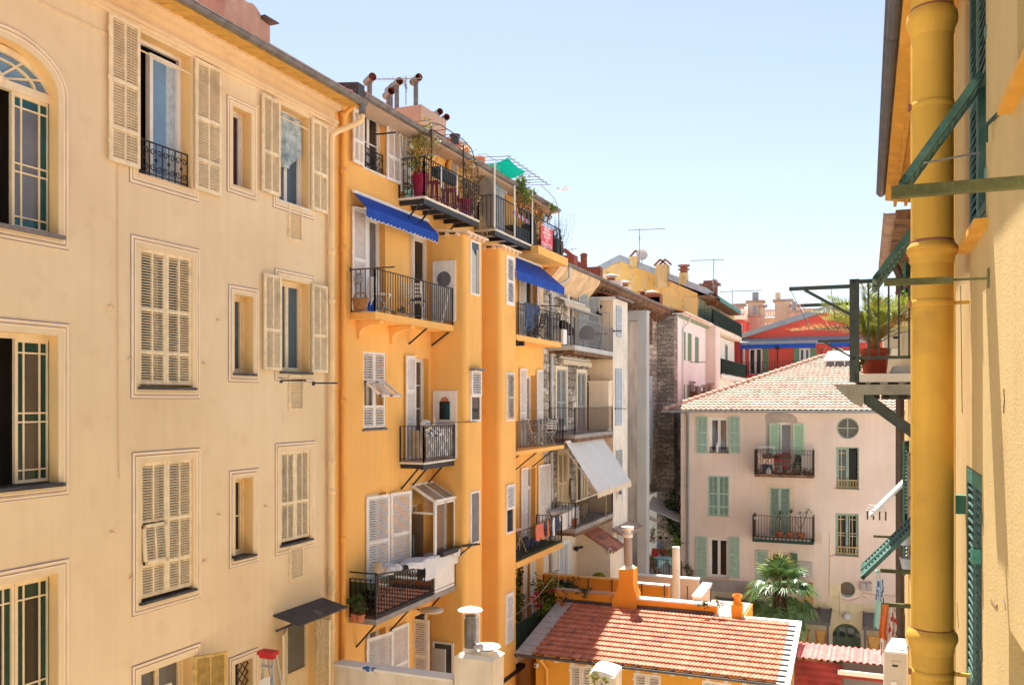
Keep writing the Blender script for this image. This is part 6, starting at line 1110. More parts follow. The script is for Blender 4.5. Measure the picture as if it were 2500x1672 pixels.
mb.hexa([pb_-nx-Vector((0,0,2.5)),pa-nx-Vector((0,0,2.5)),pa+nx-Vector((0,0,2.5)),pb_+nx-Vector((0,0,2.5)),pb_-nx-Vector((0,0,.05)),pa-nx-Vector((0,0,.05)),pa+nx-Vector((0,0,.05)),pb_+nx-Vector((0,0,.05))]);mb.hexa([p+Vector((0,0,z)) for z in(-.05,0) for p in(pb_-nx*1.2,pa-nx*1.2,pa+nx*1.2,pb_+nx*1.2)],1);part(mb,'parapet',['parapet_pink','white_top'],och)
mb=MB();mb.box(WORLD,-9.88,-4.2,YR1+.7,33,GZ,-7.3);mb.box(WORLD,-9.88,-4.25,YR1+.72,32.9,-7.3,-7.25,1);part(mb,'rear_wing',['orange_deep','concrete'],och)
mb=MB();A=[FQ.h('a5',x,y) for x,y in((1072,700),(1072,600),(1090,545),(1125,490),(1142,420),(1142,285),(1288,290),(1288,440),(1300,500),(1322,560),(1322,712))];zt=A[5][1];A=[(s,max(z,zR-.1)) for s,z in A];mb.prism(FQ,A,-.45,.1);sa,sb_=A[5][0],A[6][0];mb.hexa([FQ.p(sa,-.45,zt-.02),FQ.p(sb_,-.45,zt-.02),FQ.p(sb_,.1,zt-.02),FQ.p(sa,.1,zt-.02),FQ.p(sa+.12,-.33,zt+.1),FQ.p(sb_-.12,-.33,zt+.1),FQ.p(sb_-.12,-.02,zt+.1),FQ.p(sa+.12,-.02,zt+.1)],1);oc=part(mb,'chimney',['orange_deep','cream_wall'],oroof)
x,z=FQ.h('a2',960,1270);mb=MB();zc=(sa+sb_)/2;mb.tube([FQ.p(zc,-.18,zt+.05),FQ.p(zc-.02,-.18,z-.3)],.13,10);mb.lathe(FQ.p(zc-.02,-.18,z-.32),[(.13,0),(.17,.02),(.17,.12),(.12,.14),(.12,.22),(.2,.24),(.2,.34)],12,1);part(mb,'flue',['brown_plaster','white_slab'],oc)
x,z=FQ.h('a6',357,735,.1);x1=FQ.h('a6',462,735,.1)[0];z2=FQ.h('a6',400,640,.1)[1];mb=MB();mb.box(FQ,x,x1,-.3,.1,zR-.2,z);c=FQ.p((x+x1)/2,-.1,z);mb.lathe(c,[(.16,0),(.1,.1),(.1,.18),(.15,.2),(.15,.26),(.1,.28),(.1,(z2-z)*.85),(.13,(z2-z)*.9),(.13,z2-z)],10);mb.box(FQ,x-.04,x1+.04,-.34,.14,zR-.2,zR-.08,1);part(mb,'chimney',['orange_deep','lead'],oroof)
f_=front(30.5);x,zt=f_.h('a5',1720,60);zb_=f_.h('a5',1720,575)[1];mb=MB();mb.tube([f_.p(x,0,zb_-1),f_.p(x,0,zt)],.135,14);single(mb,'vent_pipe',['white_parapet'],'thick whitewashed vertical pipe standing behind the white topped parapet','pipe')
for i,(fr,k,x,y0,y1) in enumerate(((FQ2,'a5',365,345,420),(FQ2,'a5',822,380,500),(FQ2,'a5',1064,395,530),(FQ2,'a5',1368,428,545),(FQ2,'a5',1600,440,575),(FQ,'a5',1835,458,600),(FQ,'a5',2074,480,625))):
 s,z1=fr.h(k,x,y0,.1);z0=fr.h(k,x,y1,.1)[1];mb=MB();mb.bar(fr.p(s,.1,z0),fr.p(s,.1,z1),.035);part(mb,'fence_post',['iron_brown'],och)
mb=MB();q=FE.h('a5',297,1265,.1);c=FE.p(q[0],.12,q[1]);mb.tube([FE.p(q[0],0,q[1]),c],.03,6);mb.ball(c+Vector((0,-.03,0)),.075,0,10);mb.ball(c+Vector((.0,-.09,0)),.035,1,8);single(mb,'security_camera',['white_paint','black_plastic'],'small white dome camera on the left corner of the ochre wall','camera')
FWP=front(16.0);s0,z0=FWP.h('7',105,1430);s1,z1=FWP.h('7',985,1535);zt=(z0+z1)/2
t=thing('terrace_wall','whitewashed terrace wall running out from the pale building towards a white chimney','wall',FWP.p((s0+s1)/2,0,GZ));mb=MB();mb.box(FWP,s0,s1-.002,-.3,0,GZ,zt);part(mb,'wall',['white_parapet'],t);mb=MB();mb.box(FWP,s0,s1-.002,-.33,.04,zt,zt+.05);part(mb,'coping',['white_top'],t)
FC_=front(15.85);s0,zt=FC_.h('7',990,1360);s1=FC_.h('7',1262,1360)[0]
t=thing('chimney_stack','white chimney with two metal flues at the end of the whitewashed terrace wall','chimney',FC_.p((s0+s1)/2,0,GZ));mb=MB();c=(s0+s1)/2;mb.box(FC_,s0,s1,-.6,0,GZ,zt);part(mb,'stack',['white_parapet'],t);mb=MB();mb.hexa([FC_.p(s0-.02,.02,zt),FC_.p(s1+.02,.02,zt),FC_.p(s1+.02,-.62,zt),FC_.p(s0-.02,-.62,zt),FC_.p(s0+.08,-.05,zt+.07),FC_.p(s1-.08,-.05,zt+.07),FC_.p(s1-.08,-.55,zt+.07),FC_.p(s0+.08,-.55,zt+.07)]);part(mb,'coping',['white_top'],t)
def cap_flue(x,yb,ytop,r,name='flue'):
 f=front(16.1);s,z=f.h('7',x,yb);z2=f.h('7',x,ytop)[1];hgt=z2-z;mb=MB();mb.tube([f.p(s,0,z-.1),f.p(s,0,z+hgt*.8)],r,14);mb.lathe(f.p(s,0,z),[(r*1.4,-.02),(r*1.05,.1)],12,1)
 for a in range(3):q=Vector((math.cos(a*2.1)*r,math.sin(a*2.1)*r,0));mb.bar(f.p(s,0,z+hgt*.75)+q,f.p(s,0,z2-.06)+q*1.6,.015,None,1)
 mb.lathe(f.p(s,0,z2-.08),[(r*2.1,0),(r*2.0,.02),(r*.3,.08)],16,2);part(mb,name,['zinc','white_slab','white_top'],t)
cap_flue(1105,1325,988,.12);cap_flue(1228,1345,1255,.13)
FS_=front(17.2);s0,zt=FS_.h('a5',832,1370);s1=FS_.h('a5',1095,1370)[0];zt2=FS_.h('a5',832,1300)[1];t=thing('chimney_stack','short white chimney block with weeds, in front of the ochre house','chimney',FS_.p((s0+s1)/2,0,GZ));mb=MB();K=6;mb.column(FS_,[(s0,0),(s1,0),(s1,-.5),(s0,-.5)],GZ,zt);part(mb,'stack',['white_parapet'],t);mb=MB()
P=lambda i:(s0+(s1-s0)*i/K,zt+.07*math.sin(math.pi*min(1,max(0,i/K))**.6))
for i in range(K):a,b=P(i),P(i+1);mb.hexa([FS_.p(a[0],.03,zt),FS_.p(b[0],.03,zt),FS_.p(b[0],-.53,zt),FS_.p(a[0],-.53,zt),FS_.p(a[0],.0,a[1]+.04),FS_.p(b[0],.0,b[1]+.04),FS_.p(b[0],-.5,b[1]+.1),FS_.p(a[0],-.5,a[1]+.1)])
part(mb,'coping',['white_top'],t)
mb=MB();c=FS_.p(s0+.18,.12,zt-.05);stems(mb,c-Vector((0,-.1,.4)),c+Vector((0,0,.05)),12,2,.005,.12,4);foliage(mb,c,(.22,.12,.18),120,.035,(0,1),9);single(mb,'weed',['leaf_light','leaf_dry','twig'],'scrubby weed growing on the short white chimney block','plant')
# red shed at the right
YS=26.0;FSH=front(YS);s0,z0=FSH.h('a6',1000,1270);s1=FSH.h('a6',2150,1385)[0];shed=thing('shed','shed with a faded red corrugated roof at the foot of the right hand wall','shed',FSH.p(-1,0,GZ));zf=-7.1;zb_=-7.05
mb=MB();n=90;dd=1.35;X0,X1=s0,max(s1,2.2)
for i in range(n):
 a,b=X0+(X1-X0)*i/n,X0+(X1-X0)*(i+1)/n;w_=lambda x:.028*math.sin(x*2*math.pi/.165)
 off=0 if a<X0+1.15 else-.09
 mb.face([FSH.p(a,.05+off,zf+w_(a)),FSH.p(b,.05+off,zf+w_(b)),FSH.p(b,-dd,zb_+w_(b)),FSH.p(a,-dd,zb_+w_(a))],0,True);mb.face([FSH.p(a,.05+off,zf+w_(a)-.012),FSH.p(b,.05+off,zf+w_(b)-.012),FSH.p(b,.05+off,zf+w_(b)),FSH.p(a,.05+off,zf+w_(a))],0)
part(mb,'roof',['red_sheet'],shed);mb=MB();n=34;zt=zf-.12
for i in range(n):
 z1_,z2_=zt-i*.09,zt-(i+1)*.09;w_=lambda z:.02*math.sin(z*2*math.pi/.18);mb.face([FSH.p(X0,-.1+w_(z2_),z2_),FSH.p(X0+1.25,-.1+w_(z2_),z2_),FSH.p(X0+1.25,-.1+w_(z1_),z1_),FSH.p(X0,-.1+w_(z1_),z1_)],0,True)
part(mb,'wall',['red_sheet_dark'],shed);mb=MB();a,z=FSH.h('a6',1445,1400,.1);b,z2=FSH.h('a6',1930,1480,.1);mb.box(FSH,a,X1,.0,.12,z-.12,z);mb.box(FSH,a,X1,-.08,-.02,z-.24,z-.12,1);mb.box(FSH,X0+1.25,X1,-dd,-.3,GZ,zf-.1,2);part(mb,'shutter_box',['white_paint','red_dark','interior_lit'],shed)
# cafe passage
mb=MB();FPS=front(47.35);mb.box(FPS,-9.95,xk0+.3,-.3,0,GZ,-1.45);t=single(mb,'passage_wall',['stone_dark'],'dark old stone wall closing the passage left of the pink house','wall')
ZF=-8.2;mb=MB();mb.box(WORLD,-10.9,xk0-.02,37.5,47.3,GZ,ZF);struct(mb,'terrace_floor',['paving'])
def quadslab(P,th,name,mats,label,cat):
 mb=MB();P=[Vector(p) for p in P];mb.hexa([p-Vector((0,0,th)) for p in P]+P);return single(mb,name,mats,label,cat)
def at(k,x,y,Y):d=ray(*Q(k,x,y));return d*(Y/d.y)
quadslab([at('c2',120,380,44.0),at('c2',640,605,44.0),at('c2',670,405,46.5),at('c2',225,195,46.5)],.04,'awning',['grey_canvas'],'plain grey awning slung across the dark passage beside the pink house','awning')
quadslab([at('c2',120,560,42.6),at('c2',290,608,42.6),at('c2',315,580,43.4),at('c2',120,490,43.4)],.05,'canopy',['cream_canvas'],'small cream canopy edge below the grey passage awning','canopy')
mb=MB();foliage(mb,Vector((-9.75,45.5,-6.2)),(.5,.8,1.2),500,.12,(0,1),21,10);single(mb,'ivy',['leaf_dark','leaf'],'dark ivy hanging under the grey awning in the passage','plant')
for x,y,Y,s in((190,760,41.2,3),(210,880,41.0,4)):c=at('c2',x,y,Y);mb=MB();foliage(mb,c,(.16,.2,.35),130,.05,(0,0,1,2),s,5);single(mb,'flowering_shrub',['leaf','blossom_pink','leaf_dry'],['','','','upper pink flowering shrub beside the grey shaft in the passage','lower pink flowering shrub beside the grey shaft, behind the passage railing'][s],'plant')
c=at('c2',560,960,43.6);mb=MB();foliage(mb,c,(.3,.3,.25),90,.12,(0,1),31,5);stems(mb,Vector((c.x,c.y,ZF)),c,5,0,.02,.15,3);single(mb,'leafy_plant',['leaf','leaf_light'],'broad leaved plant behind the seated diner in the passage','plant')
FRL=front(40.3);s0=FRL.h('c2',-10,1400)[0];s1=FRL.h('c2',680,1400)[0];t=thing('terrace_railing','low dark iron railing at the edge of the cafe terrace in the passage','railing',FRL.p((s0+s1)/2,0,ZF));railing(t,FRL,[(s0,0),(s1,0)],ZF,.95,'iron',.12,.02)
def table(c,label,top='mint_cloth',r=.42,ang=0.5):
 t=thing('cafe_table',label,'table',c);mb=MB();c=Vector(c);d=Vector((math.cos(ang),math.sin(ang),0));e=Vector((-d.y,d.x,0));q=c+Vector((0,0,.74));mb.hexa([q+d*a*r+e*b*r+Vector((0,0,z)) for z in(0,.03) for a,b in((-1,-1),(1,-1),(1,1),(-1,1))]);part(mb,'tabletop',[top],t);mb=MB()
 for a,b in((-1,-1),(1,-1),(1,1),(-1,1)):
  P1=q+d*a*r*1.02+e*b*r*1.02;P2=q+d*(a*.2)*r*1.02+e*b*r*1.02;mb.face([P1,P2,P2-Vector((0,0,.12)),P1-Vector((0,0,.42))])
  P2=q+d*a*r*1.02+e*(b*.2)*r*1.02;mb.face([P1,P2,P2-Vector((0,0,.12)),P1-Vector((0,0,.42))])
 part(mb,'tablecloth',[top],t);mb=MB()
 for a,b in((-1,-1),(1,-1),(1,1),(-1,1)):mb.bar(c+d*a*r*.85+e*b*r*.85,q+d*a*r*.85+e*b*r*.85,.04)
 part(mb,'legs',['iron'],t);return t
table(Vector(at('c2',410,1350,41.6)[:2]+(ZF,)) if 0 else Vector((at('c2',400,1300,41.8).x,41.8,ZF)),'cafe table with a pale green cloth behind the passage railing');table(Vector((at('c2',330,1080,44.2).x,44.2,ZF)),'smaller reddish cafe table in front of the seated diner','rusty',.3)
def chair(c,ang,mat,label,name='chair',group=None,slats=True,cat='chair'):
 t=thing(name,label,cat,c,group);c=Vector(c);d=Vector((math.cos(ang),math.sin(ang),0));e=Vector((-d.y,d.x,0));P=lambda a,b,z:c+d*a+e*b+Vector((0,0,z));mb=MB()
 for i in range(5):a=-.2+i*.085;mb.hexa([P(a,-.2,.44),P(a+.07,-.2,.44),P(a+.07,.2,.44),P(a,.2,.44),P(a,-.2,.46),P(a+.07,-.2,.46),P(a+.07,.2,.46),P(a,.2,.46)])
 part(mb,'seat',[mat],t);mb=MB()
 for i in range(4):z=.55+i*.09;a=-.2-(z-.45)*.25;mb.hexa([P(a,-.2,z),P(a+.015,-.2,z),P(a+.015,.2,z),P(a,.2,z),P(a-.015,-.2,z+.06),P(a,-.2,z+.06),P(a,.2,z+.06),P(a-.015,.2,z+.06)])
 for b in(-.2,.2):mb.bar(P(-.2,b,.45),P(-.32,b,.92),.03)
 part(mb,'backrest',[mat],t)
 for b in(-.2,.2):
  mb=MB();mb.bar(P(.2,b,.45),P(-.22,b,0),.03,.025);part(mb,'leg',[mat],t);mb=MB();mb.bar(P(-.2,b*.9,.45),P(.22,b*.9,0),.03,.025);part(mb,'leg',[mat],t)
 return t
chair(Vector((at('c2',220,1250,41.2).x,41.2,ZF)),1.2,'wicker','light wooden chair with its back to the passage railing');chair(Vector((at('c2',235,1100,42.8).x,42.8,ZF)),.6,'wood_orange','wooden chair with a red jacket over its back, in the passage')
mb=MB();c=at('c2',250,1110,42.6);mb.hexa([c+Vector(q) for q in((-.16,-.12,-.35),(.16,0,-.35),(.14,.1,-.35),(-.16,0,-.35),(-.12,-.1,.2),(.12,0,.2),(.1,.08,.2),(-.12,0,.2))]);single(mb,'jacket',['red_cloth'],'red jacket hung over a cafe chair in the passage','jacket')
mb=MB();c=at('c2',185,1170,42.0);mb.ball(c,.14,0,10,(1,1,.5));single(mb,'basket',['palm_yellow'],'small yellow basket near the wooden cafe chair','basket')
def person(c,ang,label,shirt='shirt',trousers='anthracite'):
 t=thing('person',label,'person',c);c=Vector(c);d=Vector((math.cos(ang),math.sin(ang),0));e=Vector((-d.y,d.x,0));P=lambda a,b,z:c+d*a+e*b+Vector((0,0,z));V=[];E=[];Rr=[]
 def add(p,r,par=None):V.append(p-ROOT[t.name]);Rr.append(r);(E.append((par,len(V)-1)) if par is not None else None);return len(V)-1
 pel=add(P(0,0,.5),.15);ch=add(P(.05,0,.78),.16,pel);nk0=add(P(.09,0,.98),.12,ch);nk=add(P(.12,0,1.07),.055,nk0);hd=add(P(.15,0,1.16),.085,nk);add(P(.15,0,1.26),.075,hd)
 for b in(-1,1):
  hp=add(P(.12,b*.1,.5),.09,pel);kn=add(P(.44,b*.12,.52),.065,hp);an=add(P(.42,b*.12,.1),.042,kn);add(P(.54,b*.12,.05),.038,an)
  sh=add(P(.08,b*.2,.94),.065,nk0);el=add(P(.2,b*.25,.7),.045,sh);wr=add(P(.42,b*.16,.8),.032,el);hn=add(P(.5,b*.14,.81),.03,wr)
  for f in range(4):add(P(.58,b*.14+(f-1.5)*.018,.81-.01*f),.009,hn)
  add(P(.52,b*.1,.83),.01,hn)
 me=bpy.data.meshes.new('body');me.from_pydata([tuple(v) for v in V],E,[]);o=bpy.data.objects.new('body',me);C.objects.link(o);o.parent=t;ROOT[o.name]=ROOT[t.name];m=o.modifiers.new('skin','SKIN')
 for i,r in enumerate(Rr):me.skin_vertices[0].data[i].radius=(r,r) if me.skin_vertices else(r,r)
 me.skin_vertices[0].data[0].use_root=True;o.modifiers.new('sub','SUBSURF').levels=1;me.materials.append(MT[shirt]);mb=MB();mb.ball(P(.16,0,1.2),.098,0,12,(1,.85,1.2));mb.bar(P(.25,0,1.18),P(.275,0,1.16),.025);part(mb,'head',['skin'],t);mb=MB();mb.ball(P(.135,0,1.24),.105,0,12,(1,.95,.95));part(mb,'hair',['hair'],t)
 for b in(-1,1):mb=MB();mb.tube([P(.4,b*.165,.8),P(.5,b*.14,.815),P(.58,b*.14,.81)],[.034,.036,.02],8);part(mb,'hand',['skin'],t)
 return t
person(Vector((at('c2',300,960,44.9).x,44.9,ZF-.02)),0.1,'person in a bluish grey shirt seated at a cafe table in the passage')
# fan palm
YP=38.0;fpm=front(YP);x,z=fpm.h('a6',850,560);cp=fpm.p(x,0,z)
pt=thing('palm_tree','bushy fan palm in the courtyard in front of the pink house','palm tree',Vector((cp.x,cp.y,GZ)));rnd=random.Random(12)
mb=MB();mb.tube([Vector((cp.x+.05,cp.y,GZ)),Vector((cp.x+.02,cp.y,-10.5)),cp+Vector((0,0,-.7)),cp+Vector((0,0,.1))],[.2,.17,.24,.12],10)
for i in range(160):t=rnd.uniform(0,6.28);zz_=rnd.uniform(-2.2,-.2);q=cp+Vector((.2*math.cos(t),.2*math.sin(t),zz_));mb.face([q,q+Vector((.06,0,.3)),q+Vector((.1*math.cos(t),.1*math.sin(t),-.2)),q+Vector((-.04,.04,.2))])
part(mb,'trunk',['palm_trunk'],pt)
def fanleaf(mb,base_,d,L,R,m,seed):
 rnd=random.Random(seed);d=d.normalized();droop=Vector((0,0,-.35*max(0,1-d.z)));mid=base_+d*L*.55;tip=base_+d*L+droop*L;mb.tube([base_,mid,tip],[.018,.014,.01],5,2);ax=(tip-mid).normalized();side=ax.cross(Vector((0,0,1)));side=side.normalized() if side.length>.05 else Vector((1,0,0));up=side.cross(ax).normalized();N=24
 for i in range(N):
  a=(i/(N-1)-.5)*3.9;dv=ax*math.cos(a)+side*math.sin(a);r0=R*(1-.12*abs(a)/2)*rnd.uniform(.8,1.08);p1=tip+dv*r0*.45+up*(.1*R*abs(math.cos(i*1.57*2))+.1*R);p2=tip+dv*r0+Vector((0,0,-.16*R*rnd.uniform(.5,1.6)))+up*.05*R;wv=dv.cross(up).normalized()*R*.045
  mb.face([tip,p1+wv+up*.02,p1-wv,tip],m,False) if 0 else None;mb.face([tip,p1+wv,p1],m);mb.face([tip,p1,p1-wv],m);mb.face([p1+wv,p2,p1],m);mb.face([p1,p2,p1-wv],m)
mb=MB();k=0
for ring_,el,cnt,L in((0,80,4,.8),(1,50,9,.9),(2,24,12,.95),(3,-6,13,1.0),(4,-36,11,.95),(5,-60,9,.85)):
 for i in range(cnt):
  az=6.283*i/cnt+ring_*.7+rnd.uniform(-.2,.2);e=R_(el+rnd.uniform(-10,10));d=Vector((math.cos(az)*math.cos(e),math.sin(az)*math.cos(e),math.sin(e)));fanleaf(mb,cp+Vector((0,0,-.1*ring_)),d,L*rnd.uniform(.8,1.1),rnd.uniform(.72,.95),1 if k in(1,5,7) else 0,k);k+=1
part(mb,'crown',['palm_leaf','palm_yellow','palm_leaf'],pt)
# right hand building
FA=rright(.6);rA=thing('apartment_building','sunlit yellow building wall close by on the right, with a fat ochre drainpipe','building',FA.p(5,0,GZ));SE=13.85
U1=FA.R('s',2371,140,2414,590);U1=(U1[1],U1[0],0,0) if U1[0]>U1[1] else U1
ua=FA.h('a8',1352,110)[0];ub=FA.h('a8',1474,20)[0];ua,ub=max(ua,ub),min(ua,ub);zs0=FA.h('a8',1352,112)[1];UO=(ub,ua,zs0,2.75)
la=FA.h('b1',985,95)[0];lb=FA.h('b1',1090,140)[0];lzt=FA.h('b1',985,95)[1];LO=(lb,la,-2.7,lzt)
na=FA.h('s',2484,100)[0];nzb=FA.h('a7',1320,705)[1];NO=(na-1.2,na,nzb,2.7)
ba=FA.h('b1',1270,1300)[0];bzt=FA.h('b1',1270,1185)[1];BO=(ba-1.3,ba,-3.4,bzt);AO=(8.3,9.4,.2,2.4);AL=(11.6,12.6,-3.2,-1.0)
mb=MB();wall_holes(mb,FA,-7,SE,GZ,2.95,[UO,LO,NO,BO,AO,AL],dep=.28);shell(mb,FA,-7,SE,GZ,2.95,-8,0,2,inner=1.0);part(mb,'wall',['right_wall','right_wall','interior'],rA)
eN=.4;mb=MB();mb.hexa([FA.p(-7,0,2.8),FA.p(SE,0,2.8),FA.p(SE,eN-.05,2.86),FA.p(-7,eN-.05,2.86),FA.p(-7,0,2.97),FA.p(SE,0,2.97),FA.p(SE,eN-.05,2.97),FA.p(-7,eN-.05,2.97)])
for n0,n1 in((.06,.1),(.2,.24)):mb.box(FA,-7,SE,n0,n1,2.76,2.82)
part(mb,'eave',['right_soffit'],rA);gutter(rA,FA,-7,SE+.05,eN,2.98,.055,'lead',1.6);mb=MB();A=[FA.p(-7,eN,3.0),FA.p(SE,eN,3.0),FA.p(SE,-8,5.5),FA.p(-7,-8,5.5)];mb.hexa(A+[q+Vector((0,0,.08)) for q in A]);part(mb,'roof',['terracotta'],rA)
pn,ps=.212,6.25;zP=lambda k,y,x:FA.h(k,x,y,pn)[1];r=.124;mb=MB();mb.tube([FA.p(ps,pn,GZ),FA.p(ps,pn,3.2)],r,28)
for zt,zb_ in((FA.h('a7',780,20,pn)[1],FA.h('a7',780,200,pn)[1]),(FA.h('a8',1060,165,pn)[1],FA.h('a8',1060,300,pn)[1]),(FA.h('b1',720,1060,pn)[1],FA.h('b1',720,1200,pn)[1])):
 mb.lathe(FA.p(ps,pn,0),[(r*1.0,zb_-.01),(r*1.04,zb_),(r*1.06,zb_+.03),(r*1.2,zb_+.07),(r*1.22,zt-.06),(r*1.18,zt-.03),(r*1.0,zt)],28)
part(mb,'drainpipe',['right_pipe'],rA)
for k,x,y in(('a7',780,690),('a8',1060,570),('b1',720,1332)):
 z=FA.h(k,x,y,pn)[1];mb=MB();mb.lathe(FA.p(ps,pn,z),[(r*1.0,-.022),(r*1.03,-.02),(r*1.03,.02),(r*1.0,.022)],28);mb.box(FA,ps-.012,ps+.012,-.01,pn-r,z-.01,z+.01,0);mb.box(FA,ps-.04,ps-.025,pn+r*.95,pn+r*1.12,z-.02,z+.02,1);mb.box(FA,ps-.01,ps+.005,pn+r*.95,pn+r*1.12,z-.02,z+.02,1);part(mb,'pipe_clamp',['right_pipe','rusty'],rA)
c_=FA.h('s',2307,900,.03)[0];mb=MB();mb.tube([FA.p(c_,.04,GZ),FA.p(c_,.04,2.6)],.035,10);mb.box(FA,c_-.5,c_-.1,0,.025,GZ,2.8);part(mb,'conduit',['right_wall_b'],rA)
mb=MB()
for zc in(FA.h('a7',780,28,pn)[1],FA.h('a8',1060,168,pn)[1],FA.h('b1',720,1072,pn)[1]):mb.lathe(FA.p(ps,pn,zc),[(r*1.0,-.012),(r*1.035,-.008),(r*1.03,.012),(r*1.0,.016)],28)
part(mb,'pipe_joint',['rusty'],rA)
def crack(k,pts):
 mb=MB();P=[FA.h(k,x,y) for x,y in pts]
 for(a,b),(c,d) in zip(P[:-1],P[1:]):mb.bar(FA.p(a,.002,b),FA.p(c,.002,d),.004,.004)
 part(mb,'crack',['iron_brown'],rA)
crack('b1',[(1240,990),(1247,1030),(1252,1062)]);crack('b1',[(1150,995),(1172,1030),(1190,1048),(1196,1030)]);crack('a8',[(1602,1130),(1606,1200),(1600,1300)]);crack('a8',[(1295,400),(1300,800),(1306,1300)]);crack('b1',[(925,1020),(930,1100),(935,1190)])
def wleaf(o,r,hinge,w_,**kw):leaf(o,FA,hinge,kw.pop('n',-.02),r[2],r[3],w_,0 if hinge<(r[0]+r[1])/2 else 180,'bottle_green',tight=False,**kw)
def gwin(r,**kw):
 o=win(rA,FA,r,dep=.26,fm='white_paint',gl='glass_dark');m=(r[0]+r[1])/2;wleaf(o,r,r[0],m-r[0]-.005,panels=kw.get('p1',P2),st=.05,pitch=.05,cols=1,flap=kw.get('f1'),flapang=kw.get('fa',30));wleaf(o,r,r[1],r[1]-m-.005,panels=kw.get('p2',P2),st=.05,pitch=.05,cols=1,flap=kw.get('f2'),flapang=kw.get('fa',30));return o
hz=1.80;fz0=(hz-.74-UO[2])/(UO[3]-UO[2]);fz1=(hz-UO[2])/(UO[3]-UO[2])
o=gwin(UO,p2=[(0,fz0),(fz0,fz1),(fz1,1)],p1=[(0,fz0),(fz0,fz1),(fz1,1)],f1=1,fa=35)
mb=MB();mb.hexa([FA.p(UO[0]-.1,-.2,UO[2]-.05),FA.p(UO[1]+.03,-.2,UO[2]-.05),FA.p(UO[1]+.03,.07,UO[2]-.05),FA.p(UO[0]-.1,.07,UO[2]-.05),FA.p(UO[0]-.1,-.2,UO[2]),FA.p(UO[1]+.03,-.2,UO[2]),FA.p(UO[1]+.03,.07,UO[2]-.012),FA.p(UO[0]-.1,.07,UO[2]-.012)]);part(mb,'sill',['right_soffit'],o)
mb=MB();q=FA.h('a7',1035,910);mb.bar(FA.p(UO[0]+.25,0,1.4),FA.p(UO[0]+.05,.3,1.32),.01);part(mb,'stay',['iron_grey'],o)
o=gwin(LO);mb=MB();mb.box(FA,LO[0]+.05,LO[1]-.05,-.04,-.0,LO[3]-.1,LO[3]-.02);mb.box(FA,LO[1]+.02,LO[1]+.07,-.01,.06,LO[3]-.32,LO[3]-.2);mb.box(FA,LO[0]+.02,LO[0]+.1,.0,.05,LO[3]-.5,LO[3]-.42);part(mb,'hinge',['bottle_green2'],o)
o=win(rA,FA,NO,dep=.26);mb=MB();mb.hexa([FA.p(NO[0]-.1,-.2,NO[2]-.05),FA.p(NO[1]+.14,-.2,NO[2]-.05),FA.p(NO[1]+.14,.06,NO[2]-.05),FA.p(NO[0]-.1,.06,NO[2]-.05),FA.p(NO[0]-.1,-.2,NO[2]),FA.p(NO[1]+.14,-.2,NO[2]),FA.p(NO[1]+.14,.06,NO[2]-.012),FA.p(NO[0]-.1,.06,NO[2]-.012)]);part(mb,'sill',['right_soffit'],o)
o=win(rA,FA,BO,dep=.27)
o=gwin(AO,p2=[(0,.3),(.3,.72),(.72,1)],p1=[(0,.3),(.3,.72),(.72,1)],f1=1,f2=1,fa=36);o=gwin(AL,p1=[(0,.35),(.35,.8),(.8,1)],p2=[(0,.35),(.35,.8),(.8,1)],f1=1,f2=1,fa=42)
mb=MB();q=FA.h('a7',1240,760);mb.bar(FA.p(q[0],0,q[1]),FA.p(q[0]+.25,.03,q[1]+.01),.014);mb.bar(FA.p(q[0]+.25,.03,q[1]+.01),FA.p(q[0]+.25,.03,q[1]-.08),.01);part(mb,'shutter_stay',['iron_green'],rA)
mb=MB();q=FA.h('b1',905,1015);mb.bar(FA.p(q[0],0,q[1]),FA.p(q[0],.05,q[1]),.02);part(mb,'hook',['iron_green'],rA)
def rbar(s,n0,n1,z,w_,mat,label,br=False):
 mb=MB();mb.bar(FA.p(s,n0,z),FA.p(s,n1,z),w_,w_)
 if br or n0>0:mb.bar(FA.p(s,0,z),FA.p(s,n0+.01,z),.012,.012)
 mb.box(FA,s-.03,s+.03,-.001,.008,z-.05,z+.05);return single(mb,'drying_bar',[mat],label,'drying bar')
zb1=(978-480)/2180*3.75;rbar(4.0,0,.505,zb1,.046,'mossy_steel','mossy green steel bar crossing the fat ochre drainpipe near the top, touching the green flap')
zb2=(978-694)/2180*4.93;rbar(5.28,.17,.51,zb2,.034,'mossy_steel','mossy steel bar crossing the fat drainpipe level with the balcony rail')
BS0,BS1,BN,BZ=11.4,17.4,.787,.32
bal=MB();bal.box(FA,BS0,BS1,-.12,BN-.05,BZ-.1,BZ);rb_=part(bal,'balcony',['ac_beige'],rA);mb=MB();P=[(BN+.18,BZ-.13),(BN+.1,BZ-.22),(BN-.05,BZ-.36),(BN-.14,BZ-.4),(BN-.16,BZ-.33),(BN-.16,BZ-.25),(-.02,BZ-.25),(-.02,BZ-.13)]
ff=rfront(BS0-.02);P=[(.6-n,z) for n,z in P];mb.prism(ff,P,-.12,0);part(mb,'beam',['beam_grey'],rb_);mb=MB()
for n in(.1,.3,.5,.66):mb.box(FA,BS0+.1,BS1,n-.05,n+.05,BZ-.3,BZ-.105)
part(mb,'joist',['dark_green_steel'],rb_)
for s in(BS0+.06,BS0+2.2,BS1-.3):mb=MB();mb.bar(FA.p(s,.62,BZ-.26),FA.p(s,-.01,BZ-.78),.1,.12);mb.bar(FA.p(s+.2,.66,BZ-.28),FA.p(s+.2,-.01,BZ-.8),.05,.08);part(mb,'strut',['dark_green_steel'],rb_)
